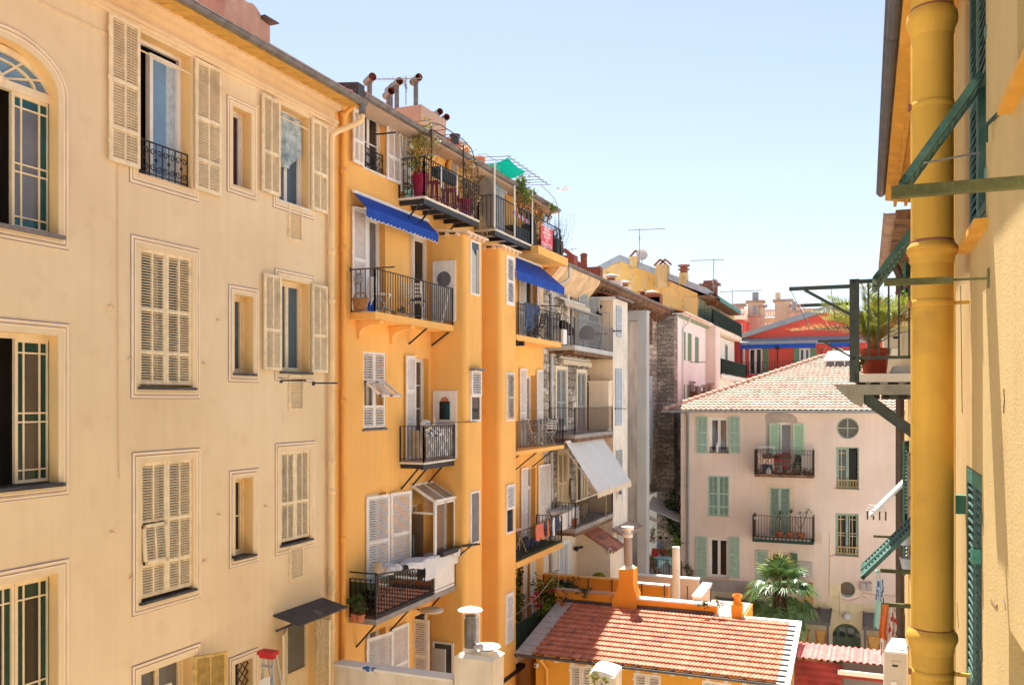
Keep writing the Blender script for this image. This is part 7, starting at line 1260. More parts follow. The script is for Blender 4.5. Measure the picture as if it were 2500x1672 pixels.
h=1.1;mb=MB();mb.box(FA,BS0,BS0+.1,BN-.11,BN,BZ-.1,BZ+h+.03);mb.box(FA,BS0+.101,BS0+.2,BN-.05,BN-.02,BZ,BZ+h);mb.bar(FA.p(BS0+.03,BN-.05,BZ+h),FA.p(BS0+.03,0,BZ+h),.05,.045);mb.bar(FA.p(BS0+.03,BN-.05,BZ+.19),FA.p(BS0+.03,0,BZ+.19),.03,.035);mb.bar(FA.p(BS0,BN-.05,BZ+h-.001),FA.p(BS1,BN-.05,BZ+h-.001),.045);mb.bar(FA.p(BS0,BN-.05,BZ+.19),FA.p(BS1,BN-.05,BZ+.19),.03)
for i in range(1,6):n=(BN-.1)*(1-i/6.2);mb.bar(FA.p(BS0+.03,n,BZ+.19),FA.p(BS0+.03,n,BZ+h),.022)
s=BS0+1.0
while s<BS1+.01:mb.bar(FA.p(s,BN-.05,BZ+.0),FA.p(s,BN-.05,BZ+h),.025);s+=.9
part(mb,'railing',['dark_green_steel'],rb_)
for i,(s,z,br) in enumerate(((11.45,1.37,1),(13.6,1.38,0),(15.7,1.2,0),(17.2,1.08,1))):
 mb=MB();mb.bar(FA.p(s,BN-.03,z),FA.p(s,1.48 if i<2 else 1.42,z),.04,.045)
 if br:mb.bar(FA.p(s,BN-.03,z-.35),FA.p(s,1.3,z-.02),.035)
 else:mb.bar(FA.p(s,BN-.03,z-.3),FA.p(s,BN+.1,z),.02)
 if i==0:mb.tube([FA.p(s,1.47,z),FA.p(s+1.0,1.3,z-.4),FA.p(s+2.1,1.45,1.38)],.004,4);mb.tube([FA.p(s,1.0,z),FA.p(s+1.0,.95,z-.5),FA.p(s+2.1,1.0,1.38)],.004,4)
 part(mb,'line_arm',['dark_green_steel'],rb_)
def feather(mb,base_,d,L,m,seed,wl=.2):
 rnd=random.Random(seed);d=d.normalized();pts=[];hz_=Vector((d.x,d.y,0));
 for i in range(11):t=i/10;pts.append(base_+d*L*t+hz_*(.25*L*t*t)-Vector((0,0,.32*L*t**2.2)))
 mb.tube(pts,[.009*(1-.07*i) for i in range(11)],5,1)
 for i in range(1,40):
  t=.12+.88*i/39;k=min(9,int(t*10));f=t*10-k;p=pts[k].lerp(pts[k+1],f);ax=(pts[k+1]-pts[k]).normalized();sd=ax.cross(Vector((0,0,1))).normalized();up=sd.cross(ax)
  for sg in(-1,1):ln=wl*(math.sin(min(1,t*1.15)*math.pi*.9)*.8+.3)*rnd.uniform(.8,1.15);e=p+(sd*sg*.75+ax*.6+up*.35+Vector((rnd.uniform(-.1,.1),rnd.uniform(-.1,.1),rnd.uniform(-.15,.1)))).normalized()*ln;wv=ax*.0085;mid=p.lerp(e,.5)+up*.01;mb.face([p-wv,mid+wv,e,mid-wv],m if t<.93 or rnd.random()<.6 else 2)
qx=FA.h('s',2133,870,.5);pc=FA.p(12.1,.5,BZ)
t=thing('potted_palm','feathery potted palm in a red plastic pot on the green steel balcony','potted plant',pc);mb=MB();rp=.17;mb._lathe(pc,[(rp*.78,0),(rp*.8,.01),(rp*.97,.26),(rp*1.06,.262),(rp*1.07,.33),(rp*.98,.335),(rp*.93,.27),(.001,.27)],22,0);mb.box(FA,12.1-.13,12.1+.13,.5-.13,.5+.13,BZ+.26,BZ+.29,1);part(mb,'pot',['terracotta_red','palm_trunk'],t)
mb=MB();rnd=random.Random(8);mb.tube([pc+Vector((0,0,.27)),pc+Vector((.0,0,.45))],[.07,.05],8,1)
for i in range(26):
 az=i*2.4+rnd.uniform(-.2,.2);e=R_(rnd.uniform(48,84) if i%3 else rnd.uniform(30,55));d=Vector((math.cos(az)*math.cos(e),math.sin(az)*math.cos(e),math.sin(e)));feather(mb,pc+Vector((rnd.uniform(-.03,.03),rnd.uniform(-.03,.03),.36)),d,rnd.uniform(.75,1.12),0 if i%9 else 2,i,.24)
for i in range(40):az=rnd.uniform(0,6.28);q=pc+Vector((.06*math.cos(az),.06*math.sin(az),.3+rnd.uniform(0,.18)));mb.face([q,q+Vector((.02,0,.05)),q+Vector((.07*math.cos(az),.07*math.sin(az),.16)),q+Vector((-.015,.01,.04))],1)
M('palm_lime',(.17,.26,.03),.5,(5,.5),b=None,tr=.4,c2=(.36,.38,.06));part(mb,'fronds',['palm_lime','palm_dry','palm_dry'],t)
mb=MB();foliage(mb,FA.p(11.75,.67,BZ+.12),(.07,.12,.1),70,.04,(0,1),5);single(mb,'small_plant',['leaf_light','leaf'],'low green plant beside the corner post of the green steel balcony','plant')
def ac(fr,s0,s1,n0,n1,z0,z1,label,mt='ac_beige'):
 t=thing('air_conditioner',label,'air conditioner',fr.p((s0+s1)/2,(n0+n1)/2,z0));mb=MB();mb.box(fr,s0,s1,n0,n1,z0,z1);part(mb,'casing',[mt],t);mb=MB();mb.box(fr,s0-.01,s1+.01,n0-.01,n1+.01,z1,z1+.03);part(mb,'top',['plastic_white'],t);w_=s1-s0;mb=MB();mb.box(fr,s0+w_*.3,s0+w_*.7,n1,n1+.012,z0+.08,z1-.12,0);mb.box(fr,s0+w_*.35,s0+w_*.6,n1+.012,n1+.02,z1-.2,z1-.17,1);mb.box(fr,s0+w_*.3,s0+w_*.55,n1+.012,n1+.03,z0+.3*(z1-z0),z0+.5*(z1-z0),2);part(mb,'side_panel',[mt,'black_plastic','plastic_white'],t);mb=MB();mb.box(fr,s0,s1,n0+.05,n0+.1,z0-.06,z0-.001);mb.box(fr,s0,s1,n1-.1,n1-.05,z0-.06,z0-.001);part(mb,'foot',['iron_grey'],t);return t
f_=rfront(13.2);ac(f_,.22,.56,-.8,0,BZ+.06,BZ+.72,'white air conditioner unit standing behind the red palm pot','ac_beige')
mb=MB();c=FA.p(12.0,.17,BZ);mb.lathe(c,[(.1,0),(.17,.02),(.13,.1),(.05,.12)],14);single(mb,'bowl',['plastic_white'],'white upturned bowl on the balcony floor next to the fat drainpipe','bowl')
for i,(s,n,z,lb) in enumerate(((13.4,.08,1.25,'upper beige flower pot hung on the wall behind the potted palm'),(14.3,.1,1.0,'lower beige flower pot hung on the wall behind the potted palm'))):pot_plant(FA.p(s,n+.06,z-.1),.09,.16,lb,mat='ac_beige',leaves=90,size=.035,rad=(.12,.12,.14),lm=('leaf_light','leaf_dry'),seed=i,hgt=.12,flowers='blossom')
FBB=rright(.72);rB=thing('apartment_building','narrow far section of the right hand building with a dark brown drainpipe','building',FBB.p(16,0,GZ));B0,B1=SE+.02,19.4
WB=(15.6,16.6,.4,2.3);WB2=(16.3,17.2,-3.0,-.7);mb=MB();wall_holes(mb,FBB,B0,B1,GZ,2.7,[WB,WB2],dep=.2);shell(mb,FBB,B0,B1,GZ,2.7,-7,0,2,inner=.8);part(mb,'wall',['right_wall_b','right_wall_b','interior'],rB)
mb=MB();mb.hexa([FBB.p(B0,0,2.55),FBB.p(B1,0,2.55),FBB.p(B1,.33,2.6),FBB.p(B0,.33,2.6),FBB.p(B0,0,2.72),FBB.p(B1,0,2.72),FBB.p(B1,.33,2.72),FBB.p(B0,.33,2.72)]);part(mb,'eave',['eave_wood'],rB);gutter(rB,FBB,B0,B1+.1,.39,2.68,.09,'chimney_plaster',.5)
for r_ in(WB,WB2):o=win(rB,FBB,r_,dep=.18);m=(r_[0]+r_[1])/2;leaf(o,FBB,r_[0],-.01,r_[2],r_[3],m-r_[0],0,'bottle_green2',panels=P2,cols=1,pitch=.06);leaf(o,FBB,r_[1],.03,r_[2],r_[3],r_[1]-m,168,'bottle_green2',panels=P2,cols=1,pitch=.06)
drainpipe(rB,FBB,18.0,.14,GZ,2.3,.075,'brown_pipe',[.2,-1.7,-4.4],top=[(18.0,.2,2.45),(18.0,.38,2.6)])
mb=MB();mb.tube([FBB.p(15.0,.03,GZ),FBB.p(15.0,.03,.2)],.03,8);part(mb,'conduit',['right_pipe'],rB)
r_=(17.0,17.7,-2.9,-.9);leaf(rB,FBB,17.0,.04,-2.9,-.9,.7,0,'white_paint',panels=[(0,.3),(.3,.75),(.75,1)],flap=1,flapang=42,cols=1,pitch=.06)
for s,n1,z,lb in((12.55,.43,-2.2,'dark bar under the lower green louvred flap on the right'),(12.7,.46,-2.67,'dark bar near the bottom right that carries the orange and checked towels')):rbar(s,0,n1,z,.05,'mossy_steel',lb)
f_=FBB;mb=MB();mb.bar(f_.p(14.6,0,-2.05),f_.p(14.6,.62,-2.05),.035);single(mb,'drying_bar',['mossy_steel'],'thin ochre bar behind the lower green louvred flap, in front of the pink wall','drying bar')
f_=rfront(12.7)
cloth(f_,.17,.26,-2.66,-3.12,.02,'orange towel hung on a dark bar beside the fat drainpipe',['orange_cloth'],name='towel',cat='towel',folds=1.5,amp=.03,seed=4)
cloth(f_,.16,.36,-2.67,-3.5,-.02,'pale red checked tea towel hanging behind the orange towel',['check_cloth','check_cloth','red_cloth'],name='towel',cat='towel',folds=2,amp=.04,seed=6,drop=lambda t:.15+.45*t)
cloth(f_,.1,.17,-2.62,-2.98,.04,'narrow mint green cloth left of the orange towel',['mint_cloth'],name='towel',cat='towel',folds=1,amp=.02,seed=8)
mb=MB();c=f_.p(.17,.03,-2.5);rnd=random.Random(3)
for i in range(14):q=c+Vector((rnd.uniform(-.05,.05),rnd.uniform(-.04,.04),rnd.uniform(-.16,.14)));mb.box(WORLD,q.x-.008,q.x+.008,q.y-.01,q.y+.01,q.z-.04,q.z+.04)
mb.tube([c+Vector((0,0,.14)),c+Vector((0,0,-.17))],.006,5);single(mb,'clothes_pegs',['blue_cloth'],'bunch of blue clothes pegs above the orange towel','pegs')
f_=rfront(15.0);ac(f_,.26,.58,-.85,0,-4.75,-3.9,'white air conditioner unit on the right hand wall above the red corrugated roof');mb=MB();f2_=FBB;mb.bar(f2_.p(15.05,0,-4.82),f2_.p(15.05,.48,-4.82),.05);mb.bar(f2_.p(15.75,0,-4.82),f2_.p(15.75,.48,-4.82),.05);part(mb,'bracket',['iron_grey'],rB)
for s,z,lb in((13.3,-1.85,'upper grey wall planter right of the lower green flap'),(12.9,-2.1,'lower grey wall planter right of the lower green flap')):mb=MB();mb._lathe(FA.p(s,.1,z-.12),pot_prof(.09,.15),12,0);mb.box(FA,s-.02,s+.02,0,.04,z-.05,z);single(mb,'wall_planter',['shutter_blue'],lb,'planter')
mb=MB();c=FA.p(12.6,.47,-2.2);mb.tube([c,c+Vector((0,0,-.3)),c+Vector((.02,0,-.45))],.006,5);mb.tube([c+Vector((.03,0,0)),c+Vector((.05,0,-.44))],.005,5);mb.ball(c-Vector((0,0,.03)),.025);single(mb,'hanging_cord',['mint_cloth'],'pale cord loop hanging from the tip of the lower green flap bar','cord')
mb=MB();c=FBB.p(17.1,.5,-1.95)
for i in range(3):mb.tube([c+Vector((-.22+.02*i,0,.05*i)),c+Vector((.1,0,.05*i-.02))],.012,5)
for i in range(4):q=c+Vector((-.2+.1*i,0,-.06));mb.box(WORLD,q.x-.012,q.x+.012,q.y-.02,q.y+.02,q.z-.1,q.z+.05,1)
single(mb,'peg_hanger',['white_paint','black_plastic'],'small white peg hanger in front of the pink wall, left of the brown pipe','hanger')
# things on the balconies
def frus(mb,c,r0,r1,h,m=0,n=16):mb._lathe(c,[(r0,0),(r1,h*.88),(r1*1.1,h*.88),(r1*1.1,h),(r1*.95,h),(r1*.9,h*.9),(.001,h*.9)],n,m)
def onb(fr,k,x,y,n,z):"""point over a balcony floor: s from the photo column, at depth n and height z""";return fr.p(fr.h(k,x,y,n)[0],n,z)
L0,L1,L2,L3,L4=LV
for k,x,r0,r1,h,pl,lb in(('4',748,.14,.2,.62,1,'tall magenta pot with a dry golden shrub, near end of the top balcony'),('4',1040,.12,.17,.55,2,'tall magenta pot with dry pale grass, far end of the top balcony')):
 c=onb(FO,k,x,980,.45,L0);t=thing('potted_shrub',lb,'potted plant',c);mb=MB();frus(mb,c,r0,r1,h);part(mb,'pot',['magenta_plastic'],t);mb=MB();top=c+Vector((0,0,h))
 if pl==1:stems(mb,top-Vector((0,0,.1)),top+Vector((0,0,.75)),12,1,.012,.3,5);foliage(mb,top+Vector((.0,0,.72)),(.34,.42,.45),420,.06,(0,0,2),6,12);foliage(mb,top+Vector((.0,-.1,.2)),(.3,.35,.3),60,.05,(0,2),7)
 else:stems(mb,top-Vector((0,0,.1)),top+Vector((0,.15,.6)),60,0,.005,.22,9);foliage(mb,top+Vector((0,.2,.55)),(.22,.3,.5),260,.045,(0,0,2),10,8);stems(mb,c+Vector((.2,.3,.3)),c+Vector((.25,.5,-.35)),40,0,.006,.12,11)
 part(mb,'shrub',['leaf_dry' if pl==1 else 'dry_grass','twig','leaf_light'],t)
def stool(c,mat,label,h=.62):
 t=thing('bar_stool',label,'stool',c);c=Vector(c);mb=MB();mb.box(WORLD,c.x-.16,c.x+.16,c.y-.16,c.y+.16,c.z+h-.03,c.z+h);part(mb,'seat',[mat],t)
 for a in(-1,1):
  for b in(-1,1):mb=MB();mb.bar(c+Vector((a*.2,b*.2,0)),c+Vector((a*.13,b*.13,h-.03)),.045,.03);part(mb,'leg',[mat],t)
 mb=MB()
 for a in(-1,1):mb.bar(c+Vector((a*.18,-.18,.2)),c+Vector((a*.18,.18,.2)),.025);mb.bar(c+Vector((-.18,a*.18,.2)),c+Vector((.18,a*.18,.2)),.025)
 part(mb,'stretcher',[mat],t)
stool(onb(FO,'4',838,980,.4,L0),'magenta_plastic','magenta bar stool next to the pot with the dry golden shrub');stool(onb(FO,'4',940,1010,.4,L0),'magenta_plastic','magenta bar stool under the black planter box on the top balcony rail')
mb=MB();s0=FO.h('4',858,850,.66)[0];s1=FO.h('4',982,900,.66)[0];t=thing('planter_box','long black planter box hung inside the rail of the top balcony','planter',FO.p((s0+s1)/2,.58,L0+.68));mb.box(FO,s0,s1,.5,.68,L0+.68,L0+.88);mb.box(FO,s0-.02,s1+.02,.48,.7,L0+.88,L0+.91);part(mb,'box',['anthracite'],t)
for s in(s0+.1,s1-.1):mb=MB();mb.box(FO,s,s+.03,.69,.715,L0+.4,L0+.93);part(mb,'hook',['white_paint'],t)
pot_plant(onb(FO,'4',672,880,.2,L0+.5)-Vector((0,0,.5)),.1,.2,'small green glazed pot beside the tall magenta pot',mat='mint_cloth',leaves=30,size=.05,rad=(.1,.1,.12),hgt=.15)
a0,ax0,ax1=MB(),FO.h('4',818,900,.7)[0],FO.h('4',1022,900,.7)[0];t=thing('arbour_frame','bare black metal arbour frame arching over the top balcony','arbour',FO.p((ax0+ax1)/2,.7,L0));zt=FO.h('4',818,545,.7)[1];zt2=FO.h('4',1020,665,.7)[1]
for s,z in((ax0,zt),(ax1,zt2)):mb=MB();mb.tube([FO.p(s,.7,L0),FO.p(s,.7,z)],.02,6);part(mb,'post',['iron'],t)
mb=MB();ya=(zt+zt2)/2
for off in(0,.35):
 mb.tube([FO.p(ax0-.1,.7-off,ya-.15),FO.p(ax0+.1,.7-off,ya+.1),FO.p(ax0+.5,.7-off,ya+.17),FO.p(ax1,.7-off,ya+.15),FO.p(ax1+.5,.7-off,ya+.05),FO.p(ax1+.85,.7-off,ya-.3),FO.p(ax1+1.05,.7-off,ya-.9)],.014,5)
for i in range(7):s=ax0+i*.42;z=ya+.15-(.12 if i>5 else 0);mb.bar(FO.p(s,.7,z),FO.p(s,.3,z),.012)
mb.bar(FO.p(ax0,.7,zt-.1),FO.p(ax1,.7,zt2-.05),.016);part(mb,'arch',['iron'],t)
mb=MB();stems(mb,FO.p(ax1+.7,.6,L0+.1),FO.p(ax1+.75,.6,L0+1.3),26,1,.008,.22,13);foliage(mb,FO.p(ax1+.75,.55,L0+1.0),(.2,.35,.65),420,.045,(0,0,2),14,12);single(mb,'climbing_plant',['dry_grass','twig','leaf_dry'],'dry straw coloured climber on the far post of the arbour frame','plant')
dryingbar(FO,'4',640,748,868,722,'grey drying bar above the near rail of the top balcony','iron_grey',.03);dryingbar(FO,'4',410,604,284,628,'short black bar in front of the topmost orange window','iron',.025) if 0 else None
mb=MB();s,z=FO.h('4',412,604);mb.bar(FO.p(s,.1,z),FO.p(s-.02,.75,z-.02),.03);single(mb,'drying_bar',['iron'],'short black bar in front of the topmost white shutter of the orange building','drying bar')
s0=FO.h('4',1112,1150,.6)[0];t=thing('garden_cabinet','grey wooden cabinet with a pitched top standing on the second top balcony','cabinet',FO.p(24.0,.35,L0));fy=front(23.62);xa,xb=-10.8,-10.25;xm=(xa+xb)/2;zt=fy.h('4',1180,870)[1];mb=MB();mb.prism(fy,[(xa,L0+.01),(xb,L0+.01),(xb,zt-.28),(xm,zt),(xa,zt-.28)],-.75,0)
for i in range(1,5):x=xa+(xb-xa)*i/5;mb.box(fy,x-.006,x+.006,0,.008,L0+.05,zt-.3)
part(mb,'body',['grey_shed'],t);mb=MB()
for sx,x in((-1,xa-.06),(1,xb+.06)):mb.hexa([fy.p(xm,-.8,zt),fy.p(x,-.8,zt-.33),fy.p(x,.05,zt-.33),fy.p(xm,.05,zt),fy.p(xm,-.8,zt+.04),fy.p(x,-.8,zt-.29),fy.p(x,.05,zt-.29),fy.p(xm,.05,zt+.04)])
part(mb,'roof',['grey_shed'],t)
FN=.7
def PB(x,y,n=FN):return FO.p(*[(q:=FO.h('b2',x,y,n))[0],n,q[1]])
t=thing('pergola','white pergola with thin roof bars over the second top balcony','pergola',FO.p(26,.7,L0))
for x,yt,yb in((403,180,900),(628,430,980),(828,480,1060)):mb=MB();a=PB(x,yt);mb.tube([Vector((a.x,a.y,L0)),a],.028,8);part(mb,'post',['white_paint'],t)
mb=MB();O=PB(545,95,1.25);O2=PB(1000,415,1.25);I=PB(300,190,.15);mb.tube([O,O2],.016,5)
for i in range(11):u=i/10;p=O.lerp(O2,u);q=Vector((FO.o.x+.1,p.y,p.z+.06));mb.tube([p+Vector((.12,0,-.02)),q],.011,5)
mb.tube([Vector((FO.o.x+.15,O.y,O.z+.05)),Vector((FO.o.x+.15,O2.y,O2.z+.05))],.016,5)
for k_ in(0,.3):mb.tube([PB(930,430,1.0-k_),PB(1020,510,1.0-k_),PB(1080,580,1.0-k_),PB(1110,650,1.0-k_),PB(1125,760,.8)],.013,5)
for i in range(5):mb.bar(PB(930+40*i,440+42*i,1.0),PB(930+40*i,440+42*i,.4),.009)
for i in range(3):
 c=PB(430,190+40*i);mb.tube([c+Vector((0,.22*(1-j/12)*math.cos(j*.7),.12*(1-j/12)*math.sin(j*.7))) for j in range(11)],.007,4)
mb.tube([PB(220,80,.4),PB(300,75,.5),PB(380,130,.6),PB(430,150,.7)],.012,5);part(mb,'roof_bars',['iron_grey'],t)
mb=MB();A,B_,D_,E=PB(555,115,1.25),PB(765,268,1.25),PB(525,365,.2),PB(310,190,.1);K=8
for i in range(K):
 for j in range(K):
  f=lambda a,b:(A.lerp(B_,a)).lerp(E.lerp(D_,a),b)-Vector((0,0,.16*4*a*(1-a)*.5+.1*4*b*(1-b)*.5));mb.face([f(i/K,j/K),f((i+1)/K,j/K),f((i+1)/K,(j+1)/K),f(i/K,(j+1)/K)],0,True)
single(mb,'shade_cloth',['green_net'],'green shade cloth stretched over the white pergola','shade cloth')
mb=MB();rnd=random.Random(17)
for x,y,n,r,cnt in((690,400,.6,.3,260),(720,500,.6,.35,300),(640,420,.5,.2,120),(780,560,.55,.25,160)):foliage(mb,PB(x,y,n),(.2,r,r*.8),cnt,.05,(0,1),x,7)
stems(mb,PB(690,780,.5),PB(700,480,.55),8,2,.012,.2,4);single(mb,'climbing_vine',['leaf','leaf_light','twig'],'green vine climbing the middle posts of the white pergola','plant')
mb=MB()
for x,y,r,cnt in((760,650,.3,180),(850,680,.3,200),(930,740,.3,200),(1000,800,.25,140)):foliage(mb,PB(x,y,.5),(.2,r,r*.8),cnt,.045,(0,1,3),x+3,7)
stems(mb,PB(860,900,.5),PB(880,700,.5),10,2,.01,.3,6);single(mb,'climbing_shrub',['leaf_dry','leaf','twig','terracotta'],'reddish and green shrub filling the pergola behind the red sale sign','plant')
mb=MB();foliage(mb,PB(1050,670,.8),(.12,.3,.2),150,.05,(0,1),44,5);stems(mb,PB(990,850,.7),PB(1060,680,.8),5,2,.012,.08,6);single(mb,'leafy_shrub',['leaf_light','leaf','twig'],'leafy green shrub at the far curved end of the pergola','plant')
mb=MB();c=PB(1130,990,.6);tp=PB(1135,830,.6);stems(mb,Vector((c.x,c.y,L0)),tp,40,0,.006,.22,23);foliage(mb,tp,(.25,.35,.3),160,.02,(0,1),24,9);mb.tube([Vector((c.x,c.y,L0)),PB(1128,700,.6)],.014,6,0);single(mb,'bare_shrub',['twig','rag_grey'],'thin bare twiggy shrub at the far corner of the second top balcony','plant')
s0,s1=FO.h('b2',578,950,.45)[0],FO.h('b2',815,1000,.45)[0];t=thing('garden_bench','black slatted garden box seat behind the rail of the second top balcony','bench',FO.p((s0+s1)/2,.4,L0));mb=MB();mb.box(FO,s0,s1,.2,.6,L0+.36,L0+.42);part(mb,'seat',['anthracite'],t);mb=MB()
for i in range(12):s=s0+(s1-s0)*i/12;mb.box(FO,s,s+(s1-s0)/16,.58,.61,L0+.05,L0+.36)
part(mb,'front',['anthracite'],t);mb=MB();mb.box(FO,s1-.2,s1,.2,.62,L0,L0+.75);part(mb,'armrest',['anthracite'],t)
c=onb(FO,'b2',1085,1100,.45,L0);t=thing('planter','tall black planter behind the far rail of the second top balcony','planter',c);mb=MB();mb.box(WORLD,c.x-.2,c.x+.2,c.y-.35,c.y+.3,c.z,c.z+.62);part(mb,'box',['anthracite'],t);mb=MB();foliage(mb,c+Vector((0,0,.72)),(.2,.3,.14),70,.05,(0,1),9);part(mb,'foliage',['leaf_dark','leaf'],t)
for i,(x,lb) in enumerate(((848,'small terracotta pot low behind the rail, left of the red sale sign'),(900,'second terracotta pot behind the rail, hidden partly by the red sale sign'))):pot_plant(onb(FO,'b2',x,1060,.4,L0),.13,.25,lb,leaves=60,size=.05,rad=(.16,.16,.2),seed=i,flowers='blossom')
mb=MB();rnd=random.Random(2);A,B_=PB(590,690,.72),PB(800,830,.72);mb.tube([A,B_],.004,4,0)
for i in range(14):q=A.lerp(B_,(i+.5)/14);mb.box(WORLD,q.x,q.x+.01,q.y-.03,q.y+.03,q.z-.13,q.z-.01,1+i%3)
single(mb,'clothes_pegs',['iron','blossom','blue_cloth','mint_cloth'],'row of coloured clothes pegs on a line along the second top balcony rail','pegs')
dryingbar(FO,'4',1120,940,1195,915,'thin grey bar beside the grey pitched cabinet','iron_grey',.02)
sn=.715;s0,z1=FO.h('b2',927,862,sn);s1=FO.h('b2',1057,915,sn)[0];z0=FO.h('b2',920,1100,sn)[1];sg=thing('sale_sign','red and white for sale sign tied to the rail of the second top balcony','sign',FO.p((s0+s1)/2,sn,z0));mb=MB();mb.box(FO,s0,s1,sn-.008,sn,z0,z1);mb.box(FO,s0,s1,sn+.0005,sn+.001,z1-.012,z1,1);mb.box(FO,s0,s1,sn+.0005,sn+.001,z0,z0+.012,1);part(mb,'board',['sign_red','sign_text'],sg)
Wd,Hd=s1-s0,z1-z0
def text(body,zc,h,sc,wmax,parent,fr_pt,mat,rot=(R_(90),0,R_(90)),name='lettering'):
 cu=bpy.data.curves.new(name,'FONT');cu.body=body;cu.size=h;cu.align_x='CENTER';cu.align_y='CENTER';cu.extrude=.001;cu.offset=h*.022;o=bpy.data.objects.new(name,cu);C.objects.link(o);cu.materials.append(MT[mat]);bpy.context.view_layer.update();k=min(1.0,wmax/max(o.dimensions.x,.01));me=bpy.data.meshes.new_from_object(o.evaluated_get(bpy.context.evaluated_depsgraph_get()));bpy.data.objects.remove(o);me.materials.clear();me.materials.append(MT[mat]);o=bpy.data.objects.new(name,me);C.objects.link(o);o.scale=(k,1,1);o.parent=parent;o.location=fr_pt-ROOT[parent.name];o.rotation_euler=rot;ROOT[o.name]=ROOT[parent.name];return o
for b_,f,h in(('VENTE',.84,.24),('APPARTEMENT',.655,.15),('EXCLUSIF',.49,.16),('75 m²',.325,.15),('07 86 93 77 76',.13,.19)):text(b_,0,Hd*h*1.12,1,Wd*(.84 if b_!='75 m²' else.45),sg,FO.p((s0+s1)/2,sn+.002,z0+Hd*f),'sign_text')
def dchair(c,ang,label):return chair(c,ang,'white_paint',label,name='folding_chair')
c=onb(FO,'5',385,880,.36,L1-.0);c.z=L1;dchair(c,-.4,'white slatted folding chair by the first balcony door, beside the wicker basket');c=onb(FO,'5',345,880,.3,L1);c.z=L1;mb=MB();mb.hexa([c+Vector(q) for q in((-.15,-.2,.0),(.05,-.2,.0),(.05,-.16,.0),(-.15,-.16,.0),(-.12,.05,.85),(.1,.05,.8),(.1,.08,.8),(-.12,.08,.85))]);single(mb,'folded_chair',['white_paint'],'white folded chair leaning left of the slatted folding chair','chair')
c=onb(FO,'5',630,900,.34,L1);c.z=L1;dchair(c,1.9,'white folding chair in front of the second balcony door, by the leaning pole');mb=MB();mb.ball(c+Vector((0,0,.49)),.12,0,10,(1.2,.8,.35));mb.tube([c+Vector((.1,0,.5)),c+Vector((.2,.1,.46))],.03,6);single(mb,'cushion',['black_plastic'],'dark crumpled cushion on the folding chair by the second door','cushion')
c=onb(FO,'5',268,890,.5,L1);c.z=L1;t=thing('wicker_basket','orange brown wicker basket at the near corner of the second floor balcony','basket',c);mb=MB();mb._lathe(c,[(.13,0),(.17,.22),(.185,.22),(.185,.25),(.16,.25),(.12,.03),(.001,.02)],16,0);part(mb,'basket',['wicker'],t);mb=MB();mb.tube([c+Vector((.17*math.cos(a_*.314),0,.24+.13*math.sin(a_*.314))) for a_ in range(11)],.012,6);part(mb,'handle',['wicker'],t)
for x,lb in((328,'left of two blue bottles on the second floor balcony'),(350,'right of two blue bottles on the second floor balcony')):c=onb(FO,'5',x,890,.56,L1);mb=MB();mb.lathe(c,[(.035,0),(.038,.12),(.014,.17),(.014,.2)],10);single(mb,'bottle',['blue_canvas'],lb,'bottle')
for x,lb in((537,'left terracotta pot with a small plant on the second floor balcony'),(556,'right terracotta pot with a small plant on the second floor balcony')):c=onb(FO,'5',x,900,.5,L1);pot_plant(c,.06,.12,lb,leaves=25,size=.035,rad=(.06,.06,.08),hgt=.06,seed=x)
c=onb(FO,'5',522,920,.48,L1);mb=MB();mb.box(FO,*(lambda s:(s-.22,s+.22))(FO.h('5',522,920,.48)[0]),.4,.56,L1,L1+.11);single(mb,'trough',['wood_orange'],'low wooden trough on the second floor balcony floor','planter')
c0,c1=onb(FO,'5',805,990,.56,L1+.02),onb(FO,'5',893,620,.5,L1+1.65);mb=MB();mb.tube([c0,c1],.028,8);single(mb,'pole',['white_paint'],'white pole leaning against the side of the first orange bay','pole')
dryingbar(FO,'5',205,645,497,625,'toothed dark bar above the near rail of the second floor balcony','iron_brown',.03);mb=MB();s,z=FO.h('5',262,690,.2);mb.ball(FO.p(s,.2,z-.05),.11,0,10,(.8,1,1.2));single(mb,'lantern',['iron_grey'],'small grey lantern hanging by the tall left shutter of the second floor','lantern')
z=L2
def FO_s(k,x,n):return FO.h(k,x,1000,n)[0]
cloth(FO,FO_s('6',700,.6),FO_s('6',880,.6),z+.8,z+.08,.6,'pale sheet hanging inside the rail of the third floor balcony',['rag_grey','linen'],folds=3,seed=2,name='sheet',amp=.04);cloth(FO,FO_s('6',690,.63),FO_s('6',800,.63),z+.84,z+.62,.63,'striped grey cloth over the third floor balcony rail',['stripe_cloth','navy_cloth'],folds=2,seed=3,name='cloth')
f_=front(bal4.matrix_world.translation.y if 0 else FO.h('6',526,822)[0]+.12);cloth(f_,-10.55,-10.3,z+.78,z+.1,0,'brownish grey cloth hanging at the near side of the third floor balcony',['canvas_beige','rag_grey'],folds=2,seed=5,name='cloth',amp=.05)
c=FO.p(FO_s('6',700,.45),.45,z+.93);mb=MB();mb.ball(c,.13,0,12,(1,1.2,.8));mb.tube([Vector((c.x,c.y,z)),c],.015,6,1);single(mb,'mop',['linen','wood_orange'],'white mop head sticking up over the third floor balcony rail','mop')
mb=MB();a,b=FO.p(FO_s('6',700,.68),.68,z+.78),FO.p(FO_s('6',770,.62),.62,z+.95);mb.bar(a,b,.025);mb.bar(FO.p(FO_s('6',748,.5),.5,z+.7),FO.p(FO_s('6',755,.5),.5,z+1.12),.025);mb.bar(FO.p(FO_s('6',762,.5),.5,z+.7),FO.p(FO_s('6',755,.5),.5,z+1.12),.025);single(mb,'clothes_horse',['shutter_cream'],'wooden clothes horse leaning on the third floor balcony rail','clothes horse')
